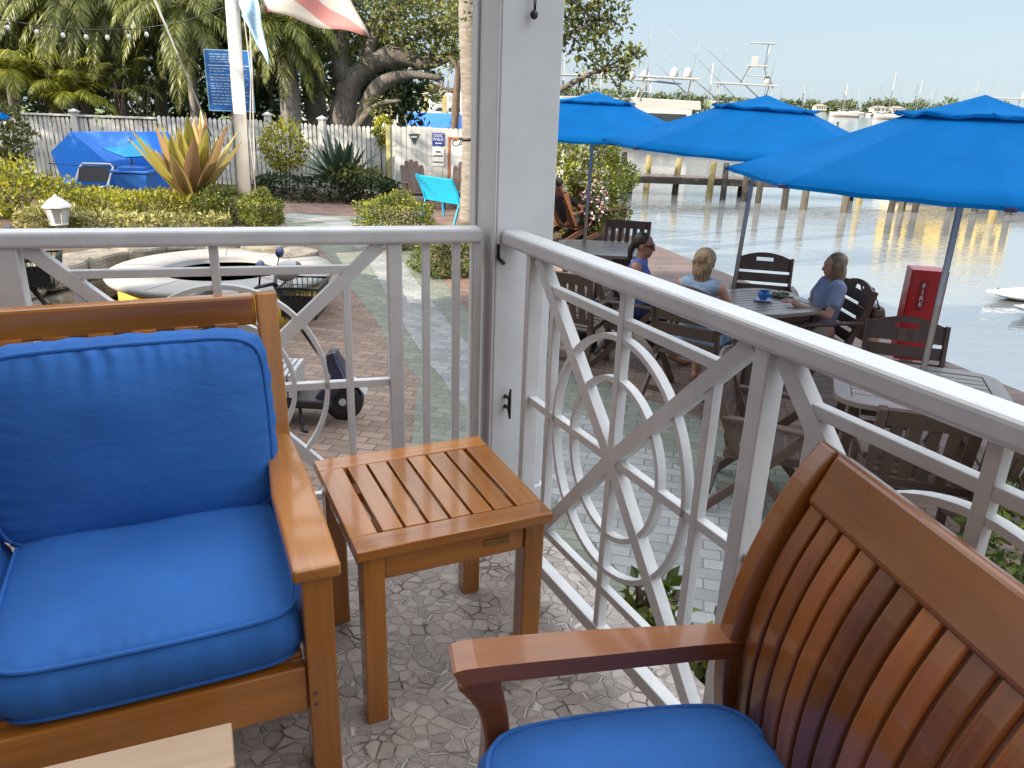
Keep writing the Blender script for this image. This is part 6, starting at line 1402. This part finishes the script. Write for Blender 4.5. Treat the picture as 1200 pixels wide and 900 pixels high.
yacht('white motor boat with a radar arch beyond the blue covered boat', 545, 52.0, rad(186), 11, 3.6, False, None, None, 1, 'white boats in the marina behind the fence')
yacht('small white cabin boat at the jetty left of the concrete post', 440, 56.0, rad(180), 9, 3.2, False, None, None, 0, 'white boats in the marina behind the fence')
for i, (px, by, ty) in enumerate([(444, 150, 124), (459, 148, 116), (482, 150, 115), (498, 146, 113), (521, 144, 112)]):
    b = A(px, by, 40); z1_ = A(px, ty, 40).z; t = thing('piling', ['pale marina piling at the left of the gap above the fence', 'pale marina piling left of the concrete post', 'pale marina piling just right of the concrete post', 'tall pale marina piling above the blue covered boat', 'pale marina piling beside the dark gnarled trunk'][i], 'piling', (b.x, 40, WATER-1), 0, 'pale pilings in the marina')
    part('shaft', M['piling_yellow'], t, lambda m: m.tube([(0, 0, 0), (0, 0, z1_-WATER+1)], .13, 10), 0); part('top_cut', M['piling'], t, lambda m: m.lathe([(.128, 0), (0, .01)], 10, (0, 0, z1_-WATER+1)), 0)
lv = Leaves()
for k in range(30): lv.cloud((-26+k*1.5, 68+random.gauss(0, 2), WATER+1.6+random.random()*.8), (1.6, 1.2, 1.3), 170, .5, .3)
tag(lv.build('mangrove_shore', M['l_far']), 'green mangrove shore behind the marina', kind='stuff')
mb = MB(); mb.prism([(-120, 66), (16, 66), (20, 82), (-120, 90)], WATER-1, WATER+.5); tag(mb.build('marina_bank', M['lawn']), kind='structure')
# ================================================================== SCOOTERS AND PEOPLE
def scooter(label, loc, rz):
    t = thing('mobility_scooter', label, 'scooter', loc, rz, 'scooters parked by the fire ring')   # local +x = forwards
    for x, y, r in ((.42, 0, .155), (-.38, .24, .17), (-.38, -.24, .17)):
        w = part('wheel', M['black'], t, lambda m: m.lathe([(.09, -.045), (r-.02, -.05), (r, -.03), (r, .03), (r-.02, .05), (.09, .045)], 22), 0)
        w.rotation_euler = (rad(90), 0, 0); w.location = (x, y, r)
        part('rim', M['silver'], w, lambda m: [m.lathe([(.09, -.04), (.085, .04)], 16), m.lathe([(.03, -.05), (.03, .05)], 10)]+[m.bar((.02*math.cos(k*1.257), .02*math.sin(k*1.257), 0), (.088*math.cos(k*1.257), .088*math.sin(k*1.257), 0), .02, .05, (0, 0, 1)) for k in range(5)], 0)
    part('deck', M['black'], t, lambda m: m.bar((-.45, 0, .20), (.36, 0, .18), .40, .07), .02)
    part('front_cowl', paint('dark_navy_plastic', (.012, .014, .04), .3, .1, 15, .03, 0, .3), t, lambda m: m.path([(.30, 0, .16), (.42, 0, .33), (.36, 0, .52)], [.28, .24, .13], [.10, .14, .10], (0, 1, 0)) if False else m.path([(.26, 0, .18), (.42, 0, .36), (.34, 0, .55)], [.10, .13, .08], [.30, .25, .12], (0, 1, 0)), .02)
    part('mudguard', M['silver'], t, lambda m: m.path([(.42+.19*math.cos(a), 0, .155+.19*math.sin(a)) for a in [rad(q) for q in (20, 50, 80, 110, 140)]], .012, .13, (0, 1, 0)), .004)
    part('kickstand', M['black_metal'], t, lambda m: m.tube([(.12, -.16, .17), (.16, -.27, .01), (.20, -.29, .008)], .012, 6), 0)
    part('battery_box', M['silver'], t, lambda m: [m.bar((-.20+k*.045, 0, .24), (-.20+k*.045, 0, .42), .034, .40, (0, 1, 0)) for k in range(7)], .004)
    part('steering_column', M['black_metal'], t, lambda m: m.tube([(.38, 0, .3), (.14, 0, .72), (-.04, 0, 1.05)], .022, 8), 0)
    part('handlebar', M['black_metal'], t, lambda m: m.tube([(-.18, -.30, 1.06), (-.09, -.24, 1.09), (-.04, 0, 1.06), (-.09, .24, 1.09), (-.18, .30, 1.06)], .014, 8), 0)
    for s in (-1, 1): part('grip', M['black'], t, lambda m: m.tube([(-.28, s*.33, 1.04), (-.16, s*.29, 1.07)], .021, 8), 0)
    part('headlight', M['gelcoat'], t, lambda m: m.ellipsoid((.06, 0, 1.16), (.10, .085, .075), 16, 10, Matrix.Rotation(rad(-25), 3, 'Y')), 0)
    part('lens', M['glass_dark'], t, lambda m: m.ellipsoid((.135, 0, 1.185), (.03, .05, .045), 12, 8, Matrix.Rotation(rad(-25), 3, 'Y')), 0)
    for s in (-1, 1):
        mo = part('mirror', M['navy'], t, lambda m: m.ellipsoid((-.06, s*.26, 1.24), (.03, .065, .042), 12, 8), 0); part('mirror_stem', M['black_metal'], mo, lambda m: m.tube([(-.09, s*.22, 1.09), (-.06, s*.26, 1.23)], .007, 5), 0)
    def basket(m):
        x0, x1, y0, z0, z1 = .03, .31, .20, .84, 1.07
        for k in range(8): f = k/7; m.tube([(x0+(x1-x0)*f, -y0, z1), (x0+.03+(x1-x0-.06)*f, -y0+.03, z0), (x0+.03+(x1-x0-.06)*f, y0-.03, z0), (x0+(x1-x0)*f, y0, z1)], .004, 4)
        for k in range(10): f = -1+2*k/9; m.tube([(x0, f*y0, z1), (x0+.03, f*(y0-.03), z0), (x1-.03, f*(y0-.03), z0), (x1, f*y0, z1)], .004, 4)
        for z in (.90, .95, 1.01): g = .03*(z1-z)/(z1-z0); m.tube([(x0+g, -y0+g, z), (x1-g, -y0+g, z), (x1-g, y0-g, z), (x0+g, y0-g, z)], .004, 4, close=True)
        m.tube([(x0, -y0, z1), (x1, -y0, z1), (x1, y0, z1), (x0, y0, z1)], .012, 6, close=True); 
    part('basket', M['black'], t, basket, 0)
    part('basket_lining', M['black_metal'], t, lambda m: [m.bar((.17, 0, .855), (.17, 0, .88), .20, .32, (0, 1, 0)), m.bar((.29, -.17, .94), (.29, .17, .94), .006, .16, (0, 0, 1)), m.bar((.04, -.185, .94), (.27, -.185, .94), .006, .16, (0, 0, 1))], 0)
    part('seat_post', M['black_metal'], t, lambda m: m.tube([(-.32, 0, .24), (-.32, 0, .58)], .03, 8), 0)
    part('seat', M['black'], t, lambda m: m.path([(-.14, 0, .62), (-.46, 0, .60), (-.53, 0, .72), (-.58, 0, 1.0)], [.42, .44, .42, .36], [.09, .09, .08, .06], (0, -.0, 1)) if False else [m.bar((-.50, 0, .62), (-.12, 0, .62), .44, .09), m.bar((-.50, 0, .67), (-.58, 0, 1.02), .40, .07, (0, 1, 0)) if False else m.bar((-.51, 0, .67), (-.57, 0, 1.0), .07, .40, (0, 1, 0))], .025)
    return t
s1p = P(392, 492, G)
scooter('scooter with its black front basket and white headlight showing beside the sofa back', (s1p.x-.35, s1p.y+.02, G), rad(2))
s2p = A(60, 345, 6.1)
scooter('scooter at the left edge, only its grip and white headlight showing over the sofa', (s2p.x-.25, 6.1, G), rad(20))

# ---- people: one body surface each, posed joint by joint
M['skin'] = paint('skin', (.50, .27, .18), .55, .06, 18, .05); M['skin_tan'] = paint('tanned_skin', (.38, .19, .12), .5, .06, 18, .05)
def hairmat(name, a, c):
    m, t, b = nt(name); n = noise(t, mapping(t, objco(t), (170, 170, 7)), 1, 4, .6); L(t, ramp(t, n, [(.36, a), (.62, c)]), b.inputs['Base Color']); b.inputs['Roughness'].default_value = .45; bump(t, b, n, .5, .006); return m
M['hair_dark'] = hairmat('dark_brown_hair', (.012, .007, .005), (.04, .022, .014)); M['hair_blonde'] = hairmat('streaked_blonde_hair', (.08, .045, .022), (.48, .34, .19)); M['hair_ash'] = hairmat('ash_blonde_hair', (.06, .04, .022), (.30, .21, .12))
def person(label, loc, face, J, cloth, hair, skin, group=None, head_turn=0, head_tilt=0, extras=None, sc_=1.0):
    """J: joints in metres in the sitter's frame (x right, y forward, z up from the floor)"""
    t = thing('person', label, 'person', (loc.x, loc.y, loc.z), face, group); b = MB()
    V = {k: Vector(v) for k, v in J.items()}
    b.capsule(V['pelvis'], V['waist'], .125, .105); b.capsule(V['waist'], V['chest'], .105, .12)
    sh = (V['shL']+V['shR'])/2
    b.capsule(V['shL'].lerp(sh, .2), V['shR'].lerp(sh, .2), .062, .062); b.capsule(V['chest'], sh-Vector((0, .0, .03)), .12, .085)
    b.ellipsoid(V['pelvis']+Vector((.07, -.02, 0)), (.10, .115, .10)); b.ellipsoid(V['pelvis']+Vector((-.07, -.02, 0)), (.10, .115, .10))
    b.capsule(sh-Vector((0, 0, .02)), V['head']-Vector((0, .015, .07)), .052, .048)
    hr = Matrix.Rotation(head_turn, 3, 'Z') @ Matrix.Rotation(head_tilt, 3, 'X'); hd = V['head']; hp = lambda x, y, z: hd+hr @ Vector((x, y, z))
    b.ellipsoid(hp(0, -.012, .03), (.074, .092, .088), 18, 12, hr); b.ellipsoid(hp(0, .022, -.035), (.056, .062, .072), 16, 10, hr); b.ellipsoid(hp(0, .045, -.085), (.03, .03, .024), 10, 8, hr)
    b.capsule(hp(0, .082, .02), hp(0, .098, -.022), .010, .016, 8); b.ellipsoid(hp(0, .076, -.058), (.026, .014, .012), 10, 6, hr); b.ellipsoid(hp(0, .07, .035), (.052, .022, .012), 10, 6, hr)
    for s in (-1, 1): b.ellipsoid(hp(s*.073, -.01, -.0), (.012, .022, .032), 8, 6, hr)
    for s in 'LR':
        b.capsule(V['sh'+s], V['el'+s], .047, .038); b.capsule(V['el'+s], V['wr'+s], .038, .026)
        d = (V['ha'+s]-V['wr'+s]).normalized(); sx, sy = frame_of(d, V.get('palm'+s, Vector((0, 0, 1))))
        w = V['wr'+s]; b.capsule(w, w+d*.075, .026, .03)
        for k, (o, l) in enumerate(((-.027, .058), (-.009, .07), (.009, .066), (.026, .052))):
            p0 = w+d*.08+sx*o; p1 = p0+d*l*.55-sy*.006; p2 = p1+d*l*.4-sy*.022; b.capsule(p0, p1, .0095, .009, 8); b.capsule(p1, p2, .009, .008, 8)
        q = w+d*.03+sx*(-.026 if s == 'R' else .026); b.capsule(q, q+d*.045+sx*(-.028 if s == 'R' else .028)-sy*.012, .012, .009, 8)
        b.capsule(V['hip'+s], V['kn'+s], .082, .056); b.capsule(V['kn'+s], V['an'+s], .056, .036)
        ft = V['an'+s]; td = V['toe'+s]-ft; b.capsule(ft-Vector((0, 0, .025))-td*.22, ft+td*.55-Vector((0, 0, .03)), .036, .034); b.capsule(ft+td*.55-Vector((0, 0, .03)), V['toe'+s], .034, .022)
    me = remesh(b, .0085, 5); link('body', me, skin, t)
    for nm, mat, fn in cloth:
        c = MB(); fn(c, V, sh); link(nm, remesh(c, .011, 5), mat, t)
    h = MB(); hair[1](h, hp, V, hr); link('hair', remesh(h, .009, 3), hair[0], t)
    if extras: extras(t, hp, V, hr)
    t.scale = (sc_, sc_, sc_); return t
def sit(lean=.0, **kw):
    J = dict(pelvis=(0, 0, .53), waist=(0, -.02+lean*.3, .70), chest=(0, -.02+lean*.7, .87), shL=(-.165, -.02+lean, .985), shR=(.165, -.02+lean, .985), head=(0, .015+lean*1.15, 1.165),
             elL=(-.225, .02+lean, .72), elR=(.225, .02+lean, .72), wrL=(-.14, .22+lean, .72), wrR=(.14, .22+lean, .72), haL=(-.09, .30+lean, .73), haR=(.09, .30+lean, .73),
             hipL=(-.09, .02, .52), hipR=(.09, .02, .52), knL=(-.10, .44, .52), knR=(.10, .44, .52), anL=(-.10, .42, .09), anR=(.10, .42, .09), toeL=(-.12, .58, .03), toeR=(.12, .58, .03)); J.update(kw); return J
def torso_top(c, V, sh, sleeve=0, g=.014, low=True):
    c.capsule(V['pelvis']+Vector((0, 0, .02)), V['waist'], .125+g, .108+g); c.capsule(V['waist'], V['chest'], .108+g, .122+g); c.capsule(V['chest'], sh-Vector((0, 0, .045)), .122+g, .085+g)
    c.capsule(V['shL'].lerp(sh, .32), V['shR'].lerp(sh, .32), .066+g*.5, .066+g*.5)
    if sleeve:
        for s in 'LR': c.capsule(V['sh'+s], V['sh'+s].lerp(V['el'+s], sleeve), .062, .066)
def skirt(c, V, sh, g=.02, to=.75):
    for s in 'LR': c.capsule(V['hip'+s], V['hip'+s].lerp(V['kn'+s], to), .10+g, .075+g)
    c.ellipsoid(V['pelvis'], (.17+g, .13+g, .12))
def trousers(c, V, sh, g=.014, to=.97):
    c.ellipsoid(V['pelvis'], (.165, .13, .125))
    for s in 'LR': c.capsule(V['hip'+s], V['kn'+s], .085+g, .062+g); c.capsule(V['kn'+s], V['kn'+s].lerp(V['an'+s], to), .062+g, .045+g)
blue_top = fabric('bright_blue_top', (.10, .17, .48), folds=True); pale_blue = fabric('pale_blue_dress', (.30, .42, .58), folds=True); shirt_blue = fabric('grey_blue_shirt', (.25, .31, .46), folds=True); navy_shorts = fabric('navy_cloth', (.01, .015, .07), folds=True); beige = fabric('beige_linen', (.42, .36, .29), folds=True); dark_cl = fabric('dark_cloth', (.012, .013, .018), folds=True)
# woman in sunglasses
c, f = CH['B'][0], CH['B'][1]
def hair1(h, hp, V, hr):
    h.ellipsoid(hp(0, -.03, .045), (.083, .092, .085), 18, 12, hr); h.capsule(hp(0, -.095, .03), hp(0, -.125, -.06), .035, .032); h.capsule(hp(0, -.125, -.06), hp(0.01, -.12, -.17), .032, .018)
def glasses(t, hp, V, hr):
    part('sunglasses', M['black'], t, lambda m: [m.ellipsoid(hp(s*.034, .082, .012), (.03, .012, .022), 10, 8, hr) for s in (-1, 1)]+[m.bar(hp(s*.06, .075, .018), hp(s*.078, -.01, .012), .006, .01) for s in (-1, 1)]+[m.bar(hp(-.03, .088, .018), hp(.03, .088, .018), .006, .008)], 0)
person('dark haired woman in sunglasses and a bright blue sleeveless top, sitting side on', Vector((c.x, c.y, G)), fdir(f), sit(.02, elR=(.24, .05, .74), wrR=(.12, .24, .66), haR=(.04, .30, .65), knR=(.02, .45, .55), anR=(-.08, .52, .20), toeR=(-.05, .68, .2)),
       [('top', blue_top, lambda c, V, sh: torso_top(c, V, sh)), ('shorts', navy_shorts, lambda c, V, sh: skirt(c, V, sh, .012, .6))], (M['hair_dark'], hair1), M['skin_tan'], head_turn=rad(-2), head_tilt=rad(-4), extras=glasses, sc_=.975)
# blonde woman from behind
c, f = CH['C'][0], CH['C'][1]
def hair2(h, hp, V, hr):
    h.ellipsoid(hp(0, -.03, .045), (.09, .10, .09), 18, 12, hr); h.ellipsoid(hp(0, -.06, -.04), (.085, .06, .10), 16, 12, hr)
    for k in range(7): a = -.06+k*.02; h.capsule(hp(a, -.085, .02), hp(a*.75+.004, -.075+.01*abs(k-3)*.3, -.145-.012*(k % 3)), .026, .014)
person('blonde woman in a pale blue sleeveless dress, seen from behind', Vector((c.x, c.y, G))+f*.03, fdir(f), sit(.05, elL=(-.24, .12, .75), elR=(.27, .12, .76), wrL=(-.12, .34, .77), haL=(-.05, .42, .78), wrR=(.16, .36, .77), haR=(.09, .43, .78)),
       [('dress', pale_blue, lambda c, V, sh: (torso_top(c, V, sh, 0, .02), skirt(c, V, sh, .03, .9)))], (M['hair_blonde'], hair2), M['skin'], head_tilt=rad(-6))
# smiling woman on the right
c, f = CH['E'][0], CH['E'][1]
def hair3(h, hp, V, hr):
    h.ellipsoid(hp(0, -.035, .045), (.088, .098, .09), 18, 12, hr); h.ellipsoid(hp(0, -.065, -.05), (.085, .06, .12), 16, 12, hr)
    for s in (-1, 1):
        for k in range(4): h.capsule(hp(s*.07, -.05+.022*k, .02), hp(s*(.085-.006*k), -.06+.03*k, -.215-.02*(k % 2)), .026, .014)
person('smiling woman with long fair hair and a grey blue shirt, facing left', Vector((c.x, c.y, G))-f*.02, fdir(f), sit(-.05, elR=(.24, .02, .74), elL=(-.24, .04, .74), wrL=(-.14, .26, .80), haL=(-.08, .33, .83), wrR=(.16, .26, .78), haR=(.10, .33, .80)),
       [('shirt', shirt_blue, lambda c, V, sh: torso_top(c, V, sh, .55, .022)), ('trousers', beige, lambda c, V, sh: trousers(c, V, sh, .018))], (M['hair_ash'], hair3), M['skin'], head_tilt=rad(-4), sc_=.93)
# handbag on her chair
e_ = CH['E']; q = e_[0]-e_[1]*.42
hb_ = thing('handbag', 'tan leather handbag hanging by its strap behind the smiling woman', 'bag', (q.x+.02, q.y-.02, G+.42), fdir(e_[1]))
lea = paint('tan_leather', (.36, .22, .13), .5, .12, 6, .1); part('pouch', lea, hb_, lambda m: m.bar((0, -.02, 0), (0, -.02, .32), .34, .13, (0, 1, 0), .28, .10), .03); part('flap', paint('dark_brown_leather', (.07, .035, .022), .5), hb_, lambda m: m.bar((0, -.025, .24), (0, -.025, .345), .34, .15, (0, 1, 0), .30, .11), .03)
part('strap', M['bark_dark'], hb_, lambda m: m.tube([(-.15, -.02, .33), (-.12, .05, .50), (0, .07, .515), (.12, .05, .50), (.15, -.02, .33)], .010, 6), 0)
# backpack on the paving beside the first woman's feet
q = P(686, 398, G+.12); bg = thing('black_bag', 'black cloth bag standing on the paving near the woman in sunglasses', 'bag', (q.x, q.y, G), rad(30)); part('pouch', dark_cl, bg, lambda m: m.bar((0, 0, 0), (0, 0, .26), .28, .16, (0, 1, 0), .18, .08), .04); part('handle', dark_cl, bg, lambda m: m.tube([(-.06, 0, .25), (-.04, 0, .33), (.04, 0, .33), (.06, 0, .25)], .012, 6), 0)
# person stretched out on the lounge chair
lp = P(668, 282, G); fL = Vector((.65, .75, 0)).normalized()
def hair4(h, hp, V, hr): h.ellipsoid(hp(0, -.03, .045), (.085, .095, .085), 16, 12, hr)
person('person in dark clothes stretched out on a lounge chair, half behind the post', Vector((lp.x, lp.y, G)), fdir(fL), dict(pelvis=(0, -.10, .38), waist=(0, -.22, .52), chest=(0, -.32, .68), shL=(-.17, -.38, .82), shR=(.17, -.38, .82), head=(0, -.40, 1.0), elL=(-.3, -.15, .64), elR=(.3, -.15, .64), wrL=(-.3, .10, .64), wrR=(.3, .10, .64), haL=(-.3, .2, .63), haR=(.3, .2, .63),
       hipL=(-.09, -.08, .37), hipR=(.09, -.08, .37), knL=(-.1, .42, .52), knR=(.1, .42, .52), anL=(-.08, .88, .42), anR=(.08, .90, .44), toeL=(-.1, 1.02, .54), toeR=(.1, 1.04, .56)),
       [('shirt', dark_cl, lambda c, V, sh: torso_top(c, V, sh, .6)), ('trousers', beige, lambda c, V, sh: trousers(c, V, sh, .014, .8)), ('shoes', M['black'], lambda c, V, sh: [c.capsule(V['an'+s]-Vector((0, .06, .02)), V['toe'+s]+Vector((0, .02, .01)), .05, .038) for s in 'LR'])], (M['hair_dark'], hair4), M['skin_tan'])
